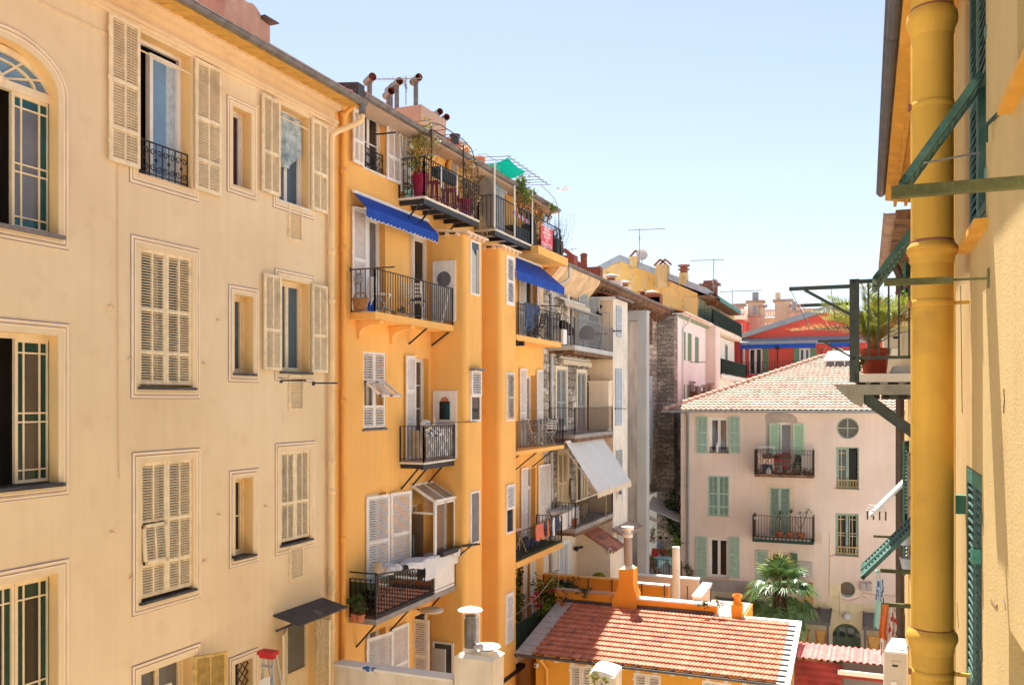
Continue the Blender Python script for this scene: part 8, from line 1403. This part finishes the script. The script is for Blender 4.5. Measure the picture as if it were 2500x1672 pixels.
mb=MB();s0,s1=FO.h('6',526,600)[0],E1a+.02;mb.bar(FO.p(s0,.75,z+.95),FO.p(s1+.6,1.02,z+.95),.02);single(mb,'drying_bar',['iron'],'dark line bar running past the third floor balcony to the first bay window','drying bar')
z=L3
def sheet(s0,s1,top,drop_,label,seed,n_in=.25):
 mb=MB();rnd=random.Random(seed);ks,kz=30,14;nr=.72
 def P(i,j):
  a,b=i/ks,j/kz;L=n_in+drop_(a);d=b*L;s=s0+(s1-s0)*a+.02*math.sin(b*5+seed)
  if d<n_in:return FO.p(s,nr-n_in+d,top+.03*math.sin(a*11+seed)+.02*math.sin(b*9)-.12*(1-d/n_in)*abs(math.sin(a*5+seed)))
  e=d-n_in;return FO.p(s,nr+.03+.035*math.sin(a*19+seed+e*3)*min(1,e*3),top-e-.01*math.sin(a*23))
 for i in range(ks):
  for j in range(kz):mb.face([P(i,j+1),P(i+1,j+1),P(i+1,j),P(i,j)],0,True)
 return single(mb,'sheet',['linen'],label,'laundry')
rz=z+.9;sa_,sb2=FO.h('7',640,740,.7)[0],FO.h('7',905,690,.7)[0];sheet(sa_,sb2,rz+.06,lambda a:.1+.25*a,'white bed sheet spread over the fourth floor balcony rail, under the glazed lean-to',1,.55);sc_,sd_=FO.h('7',775,780,.74)[0],FO.h('7',1012,720,.74)[0];sheet(sc_,sd_,rz+.02,lambda a:.48-.22*a+.05*math.sin(a*8),'larger white sheet hanging down outside the fourth floor balcony rail',2,.3)
mb=MB();c=FO.p(FO.h('7',520,745,.6)[0],.6,rz+.02);rnd=random.Random(4)
for i in range(9):mb.ball(c+Vector((rnd.uniform(-.12,.12),rnd.uniform(-.22,.22),rnd.uniform(-.03,.1))),rnd.uniform(.09,.14),i%2,8,(1,1.3,.8))
single(mb,'cloth_bundle',['linen','shutter_blue'],'crumpled white and blue bundle on the fourth floor balcony rail','laundry')
c=FO.p(FO.h('7',428,730,.68)[0],.68,rz);mb=MB();mb.tube([c-Vector((0,0,.4)),c+Vector((0,0,.1))],.018,6,1);mb.lathe(c+Vector((0,0,.08)),[(.03,0),(.12,.06),(.14,.12),(.08,.18),(.1,.24),(.05,.27)],12);single(mb,'mop',['canvas_beige','iron_brown'],'beige mop head above the near corner of the fourth floor balcony','mop')
f_=front(20.95);cloth(FO,FO.h('7',965,660,.74)[0],FO.h('7',1030,650,.8)[0],z+1.02,z+.8,.82,'small white cloths pegged at the far end of the fourth floor balcony',['linen','cream_canvas'],folds=1,seed=9,name='cloth')
mb=MB();sA_,sB_=FO.h('7',880,660,.74)[0],FO.h('7',1010,620,.74)[0];mb.box(FO,sA_,sB_,.68,.84,z+.9,z+1.02);mb.bar(FO.p(sB_-.1,.85,z+1.02),FO.p(sB_+.5,1.15,z+1.02),.04);mb.bar(FO.p(sB_-.1,.85,z+.8),FO.p(sB_+.3,1.0,z+1.0),.03)
for i in range(8):q=FO.p(sB_+.06*i,.9+.03*i,z+1.03);mb.box(WORLD,q.x-.02,q.x+.02,q.y-.01,q.y+.01,q.z,q.z+.03)
single(mb,'planter_rack',['iron'],'black planter rack with a toothed arm below the sliding windows of the lean-to','planter')
for i,(x,n) in enumerate(((262,.35),(300,.5),(365,.4),(420,.5),(560,.45))):c=onb(FO,'7',x,1000,n,z);pot_plant(c,.1,.18,['first','second','third','fourth','fifth'][i]+' potted plant from the near end behind the green screen of the fourth floor balcony',leaves=70,size=.06,rad=(.14,.16,.2),lm=('leaf','leaf_dark'),seed=i+40,hgt=.2,group='pots behind the green screen')
mb=MB();c=onb(FO,'7',690,900,.3,z);mb.tube([c,c+Vector((0,0,1.5))],.02,6);single(mb,'broom_handle',['glass_teal'],'teal broom handle standing in the door of the glazed lean-to','broom')
s,zz_=FO.h('7',820,1022,.4);mb=MB();mb.lathe(FO.p(s,.4,zz_-.05),[(.05,0),(.3,.03),(.32,.08),(.2,.12)],18);mb.bar(FO.p(s,0,zz_),FO.p(s,.4,zz_-.0),.03,None,1);single(mb,'wall_lamp',['cream_canvas','iron'],'flat round cream lamp on the wall above the fifth floor shutters','lamp')
f_=FWP;s,zz_=f_.h('7',368,1460);mb=MB();rnd=random.Random(6)
for i in range(10):mb.ball(f_.p(s+rnd.uniform(-.12,.14),-.05+rnd.uniform(-.05,.1),zt if 0 else zz_+.03+rnd.uniform(-.03,.03)),rnd.uniform(.03,.06),0,7,(1.4,1,.7))
single(mb,'rag',['blue_cloth'],'crumpled blue cloth lying on the whitewashed terrace wall','cloth')
cloth(FO,FO.h('5',1345,960,1.0)[0],FO.h('5',1415,960,1.0)[0],L1+1.0,L1+.12,1.02,'dark blue patterned garment drying over the rail beneath the sloping blue awning',['navy_cloth'],folds=2,seed=2,name='garment',amp=.05,drop=lambda t:.35*abs(t-.4));cloth(FO,FO.h('5',1418,960,1.0)[0],FO.h('5',1446,960,1.0)[0],L1+1.0,L1+.7,1.02,'small dark blue garment drying next to the long patterned one',['navy_cloth'],folds=1,seed=3,name='garment')
mb=MB();mb.bar(FO.p(25.3,1.02,L1+1.02),FO.p(27.7,1.02,L1+1.02),.02);mb.bar(FO.p(26.4,.98,L1+1.05),FO.p(27.0,1.4,L1+1.05),.03);single(mb,'drying_rail',['iron'],'thin rail carrying the dark blue garments below the sloping blue awning','drying bar')
def metal_chair(c,ang,label,mat='white_paint'):return chair(c,ang,mat,label,name='garden_chair')
metal_chair(FO.p(27.2,.5,L1-0),3.9,'dark garden chair on the balcony with the drying blue garments','iron');metal_chair(FO.p(27.3,.45,L2),.7,'white metal garden chair at the left of the white balcony table, third floor');metal_chair(FO.p(28.3,.5,L2),2.6,'white metal garden chair at the far end of the third floor balcony');
def rtable(c,r,label,mat,h=.7):
 t=thing('round_table',label,'table',c);mb=MB();mb.lathe(Vector(c)+Vector((0,0,h-.03)),[(r,0),(r,.03)],16);part(mb,'tabletop',[mat],t)
 for a in range(3):mb=MB();q=Vector((math.cos(a*2.09)*r*.7,math.sin(a*2.09)*r*.7,0));mb.bar(Vector(c)+q,Vector(c)-q*.4+Vector((0,0,h-.03)),.025);part(mb,'leg',[mat],t)
rtable(FO.p(27.85,.45,L2),.28,'small white round table between two white garden chairs on the third floor','white_paint');rtable(FO.p(26.0,.45,L3+.05),.3,'small white table on the green floor mat of the balcony with the drying laundry','white_paint')
LN=[('coral_cloth',.62,.5),('navy_cloth',.3,.42),('orange_cloth',.22,.5),('navy_cloth',.32,.55),('linen',.3,.55),('navy_cloth',.36,.4),('linen',.14,.14)];s=FO.h('b4',285,950,1.05)[0];nm=['coral towel at the near end of the laundry line under the stone house awning','dark shirt beside the coral towel on the laundry line','orange cloth on the laundry line between two dark shirts','longest dark garment in the middle of the laundry line','white t-shirt on the laundry line','dark shorts at the far end of the laundry line','small white sock on the laundry line']
for i,(m,wd,ln) in enumerate(LN):cloth(FO,s,s+wd,L3+.95+.012*i,L3+.95-ln,1.06+.03*(i%2),nm[i],[m],folds=1.4,seed=i,name='garment',amp=.05,group='laundry on the fourth floor line');s+=wd*(.97 if i else.95)
mb=MB();
for n in(1.02,1.12):mb.bar(FO.p(25.6,n,L3+.97),FO.p(29.2,n,L3+1.06),.02)
mb.bar(FO.p(27.6,.95,L3+.9),FO.p(27.6,1.2,L3+1.05),.03);mb.bar(FO.p(27.2,.95,L3+1.2),FO.p(27.6,.95,L3+.88),.03);single(mb,'drying_rack',['iron_brown'],'dark drying rack carrying the coral, navy and white laundry','drying rack')
mb=MB();rnd=random.Random(9);c=FO.p(26.9,.5,L3+.15)
for i in range(9):mb.ball(c+Vector((rnd.uniform(-.2,.2),rnd.uniform(-.5,.5),rnd.uniform(0,.2))),rnd.uniform(.08,.14),i%2,8)
single(mb,'clothes_pile',['navy_cloth','blue_cloth'],'pile of dark blue things on the green floor mat behind the laundry','laundry')
def wchair(c,ang,label):
 t=thing('wicker_chair',label,'chair',c);c=Vector(c);mb=MB();mb.lathe(c+Vector((0,0,.38)),[(.24,0),(.26,.05)],16);part(mb,'seat',['wicker_dark'],t);mb=MB();N=12
 for i in range(N):
  a0,a1=ang+math.pi*.5+math.pi*i/N,ang+math.pi*.5+math.pi*(i+1)/N;h0,h1=.55+.35*math.sin(math.pi*i/N),.55+.35*math.sin(math.pi*(i+1)/N)
  q=lambda a,z,r=.27:c+Vector((math.cos(a)*r,math.sin(a)*r,z));mb.hexa([q(a0,.4),q(a1,.4),q(a1,.4,.25),q(a0,.4,.25),q(a0,h0,.31),q(a1,h1,.31),q(a1,h1,.29),q(a0,h0,.29)])
 part(mb,'backrest',['wicker_dark'],t)
 for k in range(4):a=ang+.785+k*1.571;mb=MB();mb.tube([c+Vector((math.cos(a)*.22,math.sin(a)*.22,0)),c+Vector((math.cos(a)*.2,math.sin(a)*.2,.39))],.018,6);part(mb,'leg',['iron_grey'],t)
wchair(FO.p(FO.h('a1',520,950,.6)[0],.6,LS[0]),1.2,'near wicker armchair on the light grey balcony of the stone house');wchair(FO.p(FO.h('a1',690,960,.55)[0],.55,LS[0]),1.9,'far wicker armchair on the light grey balcony of the stone house')
rtable(FO.p(FO.h('a1',805,900,.6)[0],.6,LS[0]),.3,'thin black round table at the far end of the light grey balcony','iron',.72)
mb=MB();s=FO.h('a1',462,950,.7)[0];mb.box(FO,s-.2,s+.2,.5,.85,LS[0],LS[0]+.5);single(mb,'storage_box',['plastic_white'],'white box at the near end of the light grey balcony','box')
x,zz_=SBY.h('a1',800,725);mb=MB();c=SBY.p(x,.28,zz_);mb.lathe(c-Vector((0,0,.12)),[(.2,0),(.14,.06),(.05,.1),(.04,.16)],14);mb.tube([c+Vector((0,0,.04)),c+Vector((0,0,.2)),SBY.p(x+.02,.15,zz_+.28),SBY.p(x+.03,.0,zz_+.24)],.02,6);mb.ball(SBY.p(x+.03,.03,zz_+.24),.08);single(mb,'wall_lamp',['iron'],'black lamp on the cream bay wall above the light grey balcony','lamp')
z=LS[2];mb=MB();s0,s1=FO.h('b4',540,800,.5)[0],FO.h('b4',740,800,.5)[0];t=thing('cold_box','white box with a pale blue lid on the balcony under the big white awning','box',FO.p((s0+s1)/2,.4,z));mb.box(FO,s0,s1,.15,.7,z,z+.62);part(mb,'body',['plastic_white'],t);mb=MB();mb.box(FO,s0-.02,s1+.02,.13,.72,z+.62,z+.68);part(mb,'lid',['shutter_blue'],t)
rtable(FO.p(FO.h('b4',835,760,.5)[0],.5,z),.32,'small folding table under the big white awning','wood_orange');c=FO.p(FO.h('b4',725,920,.75)[0]+.1,.75,z);pot_plant(FO.p(c.y if 0 else FO.h('b4',725,920,.75)[0]+.15,.75,z),.14,.28,'terracotta flower pot behind the corner rail, below the big white awning',leaves=0)
cloth(FO,31.9,32.3,z+1.5,z+.75,.12,'grey cloth hung on the stone wall behind the balcony under the white awning',['rag_grey'],folds=1,seed=3,name='cloth',drop=lambda t:.3*abs(t-.5));mb=MB();mb.tube([FO.p(33.0,.3,z),FO.p(33.0,.3,z+2.6)],.03,8);mb.tube([FO.p(33.9,.9,z),FO.p(33.9,.9,z+1.6)],.03,8);single(mb,'awning_poles',['shutter_cream'],'pale poles propping the big white awning of the stone house','pole')
for i,(m,dx) in enumerate((('red_cloth',0),('navy_cloth',.2),('shutter_blue',.42),('linen',.55))):cloth(FO,BA-.1+dx,BA+.08+dx,z+1.0,z+.75-(.3 if i>1 else 0),1.22,['small red garment','small dark garment','pale blue garment','narrow white garment'][i]+' hung at the far end of the stone house balcony',[m],folds=1,seed=i,name='garment',group='garments at the far end of the stone house balcony')
mb=MB();mb.bar(FO.p(BA-.3,1.0,z+1.0),FO.p(BBb-.8,1.35,z+1.03),.025);mb.bar(FO.p(BA-.1,1.2,z+1.0),FO.p(BA+1.2,1.22,z+1.02),.02);single(mb,'drying_bar',['iron'],'black drying bar past the cream bay at the end of the stone house balcony','drying bar')
x,zz_=FO.h('b4',735,1168);mb=MB();mb.ball(FO.p(x,.12,zz_),.1,0,10,(1,1,1));mb.tube([FO.p(x,0,zz_),FO.p(x+.1,.2,zz_+.03),FO.p(x+.2,.3,zz_+.05)],.05,8);single(mb,'wall_lamp',['iron'],'small black lamp between the white shutters of the lower stone house wall','lamp')
f_=front(32.2);x,zz_=f_.h('a5',932,375);mb=MB();mb.tube([f_.p(x+.28*math.cos(a_*.3),0,zz_-.12+.28*math.sin(a_*.3)) for a_ in range(22)],.05,8);mb.tube([f_.p(x+.2*math.cos(a_*.3),.05,zz_-.12+.2*math.sin(a_*.3)) for a_ in range(22)],.04,8);single(mb,'hose_reel',['palm_yellow'],'yellow coiled hose on the cream outhouse wall above the orange parapet','hose')
dryingbar(FBA,'a1',920,885,990,888,'black bar below the upper pale blue shutter of the cream bay','iron',.04);dryingbar(FBA,'a2',855,318,945,318,'thin bar in front of the second pale blue shutter of the cream bay','iron',.03);dryingbar(FO,'a1',1225,1508,1440,1502,'long thin bar across the stone wall beside the pink house roof','iron_grey',.04)
mb=MB()
for x,y,r,cnt in((380,470,.35,260),(440,520,.35,260),(400,580,.35,260),(460,620,.3,200)):c=at('a5',x,y,27.6);foliage(mb,c,(r,r,r*1.1),cnt,.075,(0,1,0),x,8)
for x,y in((305,535),(435,525),(290,620),(320,660)):foliage(mb,at('a5',x,y,27.3),(.13,.13,.14),26,.07,(3,),x+1,4)
c=at('a5',420,600,27.6);stems(mb,Vector((c.x,c.y,c.z-1.2)),c,10,2,.014,.3,5);single(mb,'flowering_bush',['leaf_light','leaf','twig','blossom'],'green bush with red blossoms between the second orange bay and the red tiled roof','plant')
mb=MB()
for x,y in((375,700),(360,760),(290,800)):foliage(mb,at('a5',x,y,26.6),(.18,.2,.2),120,.07,(0,0,1),x,6)
stems(mb,at('a5',330,850,26.6),at('a5',350,720,26.6),12,2,.01,.2,3);single(mb,'bamboo',['leaf_light','leaf','twig'],'bright green bamboo tips above the dark green balcony screen','plant')
mb=MB()
for x,y,r in((560,460,.35),(615,450,.3),(520,440,.25),(650,480,.2)):foliage(mb,at('a5',x,y,28.4),(r,r,r*.7),170,.06,(0,1),x,7)
stems(mb,at('a5',570,510,28.4),at('a5',575,440,28.4),8,2,.012,.25,3);single(mb,'shrub',['leaf_dark','leaf','twig'],'dark green shrub in front of the left orange parapet of the low house','plant')
mb=MB();foliage(mb,at('a5',800,505,27.0),(.28,.1,.1),120,.045,(0,1),5,6);foliage(mb,at('a5',790,540,26.98),(.08,.05,.14),40,.04,(0,),6,3);single(mb,'creeper',['leaf','leaf_dark'],'small creeper hanging over the orange parapet above the shaded tiles','plant')
mb=MB();foliage(mb,at('a5',1990,655,27.0),(.2,.08,.12),60,.05,(0,1),8,5);foliage(mb,at('a5',2150,640,27.1),(.14,.08,.12),60,.045,(2,1),9,5);single(mb,'weed',['leaf_dark','leaf','leaf_dry'],'weeds on the right end of the orange parapet beside the small orange chimney','plant')
mb=MB()
for x,y in((120,400),(110,520),(105,620),(110,850)):foliage(mb,at('a5',x,y,25.4),(.1,.25,.45),150,.07,(0,1),x+y,6)
single(mb,'creeper',['leaf','leaf_dark'],'leafy creeper at the edge of the second orange bay, left of narrow white shutters','plant')
c=at('a5',563,690,27.0);pot_plant(c,.1,.2,'terracotta pot with a scraggly plant at the top left corner of the red tiles',leaves=50,size=.05,rad=(.2,.15,.14),lm=('leaf_dark','twig'),hgt=.15)
mb=MB();A,B_=at('a5',95,745,25.2),at('a5',530,295,27.5);mb.tube([A,A.lerp(B_,.5)-Vector((0,0,.12)),B_],.012,5);
for x,y0,y1 in((510,350,520),(583,130,420),(345,580,800),(312,600,760)):mb.tube([at('a5',x,y1,27.0),at('a5',x+12,y0,27.0)],.012,5)
single(mb,'bean_canes',['canvas_beige'],'thin garden canes and a slack cord around the flowering bush','garden canes')
z=pz1;s0=q0
t=thing('clothes_airer','white folding clothes airer with laundry on the upper pink house balcony','clothes airer',FK.p(s0+.5,.5,z));mb=MB()
for n in(.3,.75):
 for s in(s0+.15,s0+.85):mb.bar(FK.p(s,n,z),FK.p(s,n,z+1.25),.025)
 mb.bar(FK.p(s0+.1,n,z+1.25),FK.p(s0+.9,n,z+1.25),.025);mb.bar(FK.p(s0+.1,n,z+.9),FK.p(s0+.9,n,z+.9),.02)
for i in range(5):s=s0+.2+i*.15;mb.bar(FK.p(s,.3,z+1.2),FK.p(s,.75,z+1.2),.012)
part(mb,'frame',['white_paint'],t)
cloth(FK,s0+.2,s0+.85,z+.88,z+.45,.8,'red and white patterned garment on the airer of the upper pink balcony',['check_cloth','coral_cloth'],folds=3,seed=1,name='garment');cloth(FK,s0+.3,s0+.75,z+.6,z+.08,.6,'navy towel behind the patterned garment on the upper pink balcony',['navy_cloth'],folds=2,seed=2,name='towel');cloth(FK,s0+.15,s0+.5,z+1.2,z+.98,.78,'small grey garment at the top of the white clothes airer',['rag_grey'],folds=2,seed=5,name='garment')
chair(FK.p(FK.h('a4',860,640,.5)[0],.5,z),-1.2,'red_cloth','red folding chair on the upper pink house balcony',name='folding_chair');rtable(FK.p(FK.h('a4',920,640,.6)[0],.6,z),.26,'small red bistro table on the upper pink house balcony','red_cloth',.6);chair(FK.p(FK.h('a4',1000,640,.5)[0],.45,z),-1.9,'iron','dark metal chair at the right end of the upper pink house balcony',name='garden_chair')
mb=MB();c=FK.p(FK.h('a4',775,660,.75)[0],.75,z);mb.lathe(c,[(.12,0),(.17,.06),(.1,.2),(.03,.3)],10);single(mb,'bag',['linen'],'white plastic bag on the upper pink house balcony floor','bag')
for i,(x,lb) in enumerate(((785,'left brown planter on the upper pink balcony rail'),(890,'right brown planter on the upper pink balcony rail'))):s=FK.h('a4',x,530,.9)[0];t=thing('planter_box',lb,'planter',FK.p(s,.85,z+.72));mb=MB();mb.box(FK,s-.35,s+.35,.78,.92,z+.72,z+.88);part(mb,'box',['terracotta'] if 0 else['palm_trunk'],t);mb=MB();foliage(mb,FK.p(s,.85,z+.95),(.3,.08,.08),50,.05,(0,1),i+2,6);part(mb,'foliage',['leaf_light','blossom' if i else 'leaf'],t)
mb=MB();mb.box(FK,q1-.55,q1-.12,.2,.7,z,z+.85);mb.box(FK,q1-.58,q1-.1,.18,.72,z+.85,z+.9);single(mb,'storage_box',['pink_grey'],'grey storage box at the right end of the upper pink balcony','box')
for i,x in enumerate((680,740,800,900,990,1060,1100)):s=FK.h('a4',x,680,.85)[0];mb=MB();mb._lathe(FK.p(s,.78,z),pot_prof(.09,.14),10,0);foliage(mb,FK.p(s,.78,z+.2),(.1,.08,.08),22,.05,(1,2),i,4);single(mb,'flower_pot',['palm_trunk','leaf_dry','leaf'],'dark pot in the row of small pots along the floor of the upper pink balcony','flower pot','small pots along the upper pink balcony floor')
z=pz2
for i,(x,hg,lb) in enumerate(((860,.75,'left spiky plant in the lower pink house balcony'),(945,.85,'middle and fullest spiky plant in the lower pink house balcony'),(1030,.8,'right sparse spiky plant in the lower pink house balcony'))):
 s=FK.h('a4',x,1100,.6)[0];c=FK.p(s,.6,z);t=thing('potted_plant',lb,'potted plant',c);mb=MB();mb._lathe(c,pot_prof(.2,.34),12,0);part(mb,'pot',['terracotta'],t);mb=MB();rnd=random.Random(i);mb.tube([c+Vector((0,0,.3)),c+Vector((0,0,.3+hg))],.03,6,1)
 heads=[c+Vector((0,0,.35+hg))] if i<2 else[c+Vector((-.05,0,.4+hg)),c+Vector((.3,0,.55+hg)),c+Vector((-.25,0,.1+hg))]
 for hd in heads:
  if hd is not heads[0]:mb.tube([c+Vector((0,0,.5)),hd],.02,5,1)
  for k in range(34 if i<2 else 16):az,el=rnd.uniform(0,6.28),R_(rnd.uniform(-20,80));d=Vector((math.cos(az)*math.cos(el),math.sin(az)*math.cos(el),math.sin(el)));L=rnd.uniform(.28,.42)*(1 if i<2 else.7);w_=d.cross(Vector((.3,.2,1))).normalized()*.02;mid=hd+d*L*.6;e=hd+d*L-Vector((0,0,.12));mb.face([hd,mid+w_,e,mid-w_],0 if rnd.random()<.7 else 2)
 part(mb,'leaves',['leaf','twig','leaf_light'],t)
mb=MB();c=FK.p(q2+.15,.75,pz2+.95);mb.ball(c,.12,0,10,(1.3,1,.7));single(mb,'cloth',['linen'],'white cloth balled on the left end of the lower pink balcony rail','cloth')
mb=MB();r=RK(352,475,372,535);mb.lathe(FK.p((r[0]+r[1])/2,-.05,r[2]),[(.07,0),(.075,.3),(.03,.4),(.03,.46)],10);single(mb,'bottle',['plastic_white'],'white bottle on the sill of the top left window of the pink house','bottle')
mb=MB();foliage(mb,FK.p(xk0+.35,.2,-8.2),(.2,.15,.3),120,.06,(0,1),4,6);foliage(mb,FK.p(xk0+.5,.2,-8.6),(.2,.15,.3),100,.06,(0,1),5,6);stems(mb,FK.p(xk0+.4,.15,-9.6),FK.p(xk0+.4,.2,-8.3),14,2,.01,.2,3);single(mb,'shrub',['leaf_dry','leaf_dark','twig'],'dry shrub at the foot of the left corner of the pink house','plant')
f_=front(36);x,zz_=f_.h('b2',1185,480);c=f_.p(x,0,zz_);x0,z0_=f_.h('b2',1110,490);x1,z1_=f_.h('b2',1245,450);t=thing('seagull','grey and white gull gliding over the roofs beside the balcony pergola','bird',c);mb=MB();mb.tube([c+Vector((-.16,.08,0)),c+Vector((-.05,.03,.02)),c+Vector((.08,-.03,.0)),c+Vector((.2,-.1,.02)),c+Vector((.28,-.13,.01))],[.02,.055,.06,.045,.012],8);part(mb,'body',['feather'],t)
def wing(a,b):mb=MB();m_=a.lerp(b,.5)+Vector((0,0,.1));q=[(a,.09),(m_,.08),(b,.01)];[mb.hexa([p+Vector((w0*-.6,-w0,-.006)),p+Vector((w0*.6,w0,-.006)),p2+Vector((w1_*.6,w1_,-.006)),p2+Vector((w1_*-.6,-w1_,-.006)),p+Vector((w0*-.6,-w0,.006)),p+Vector((w0*.6,w0,.006)),p2+Vector((w1_*.6,w1_,.006)),p2+Vector((w1_*-.6,-w1_,.006))]) for(p,w0),(p2,w1_) in zip(q[:-1],q[1:])];part(mb,'wing',['dish_grey'],t)
wing(c,f_.p(x0,.2,z0_));wing(c,f_.p(x1,-.2,z1_))
# ground
mb=MB();mb.face([Vector((-600,-300,GZ)),Vector((600,-300,GZ)),Vector((600,1500,GZ)),Vector((-600,1500,GZ))]);struct(mb,'ground',['paving'])
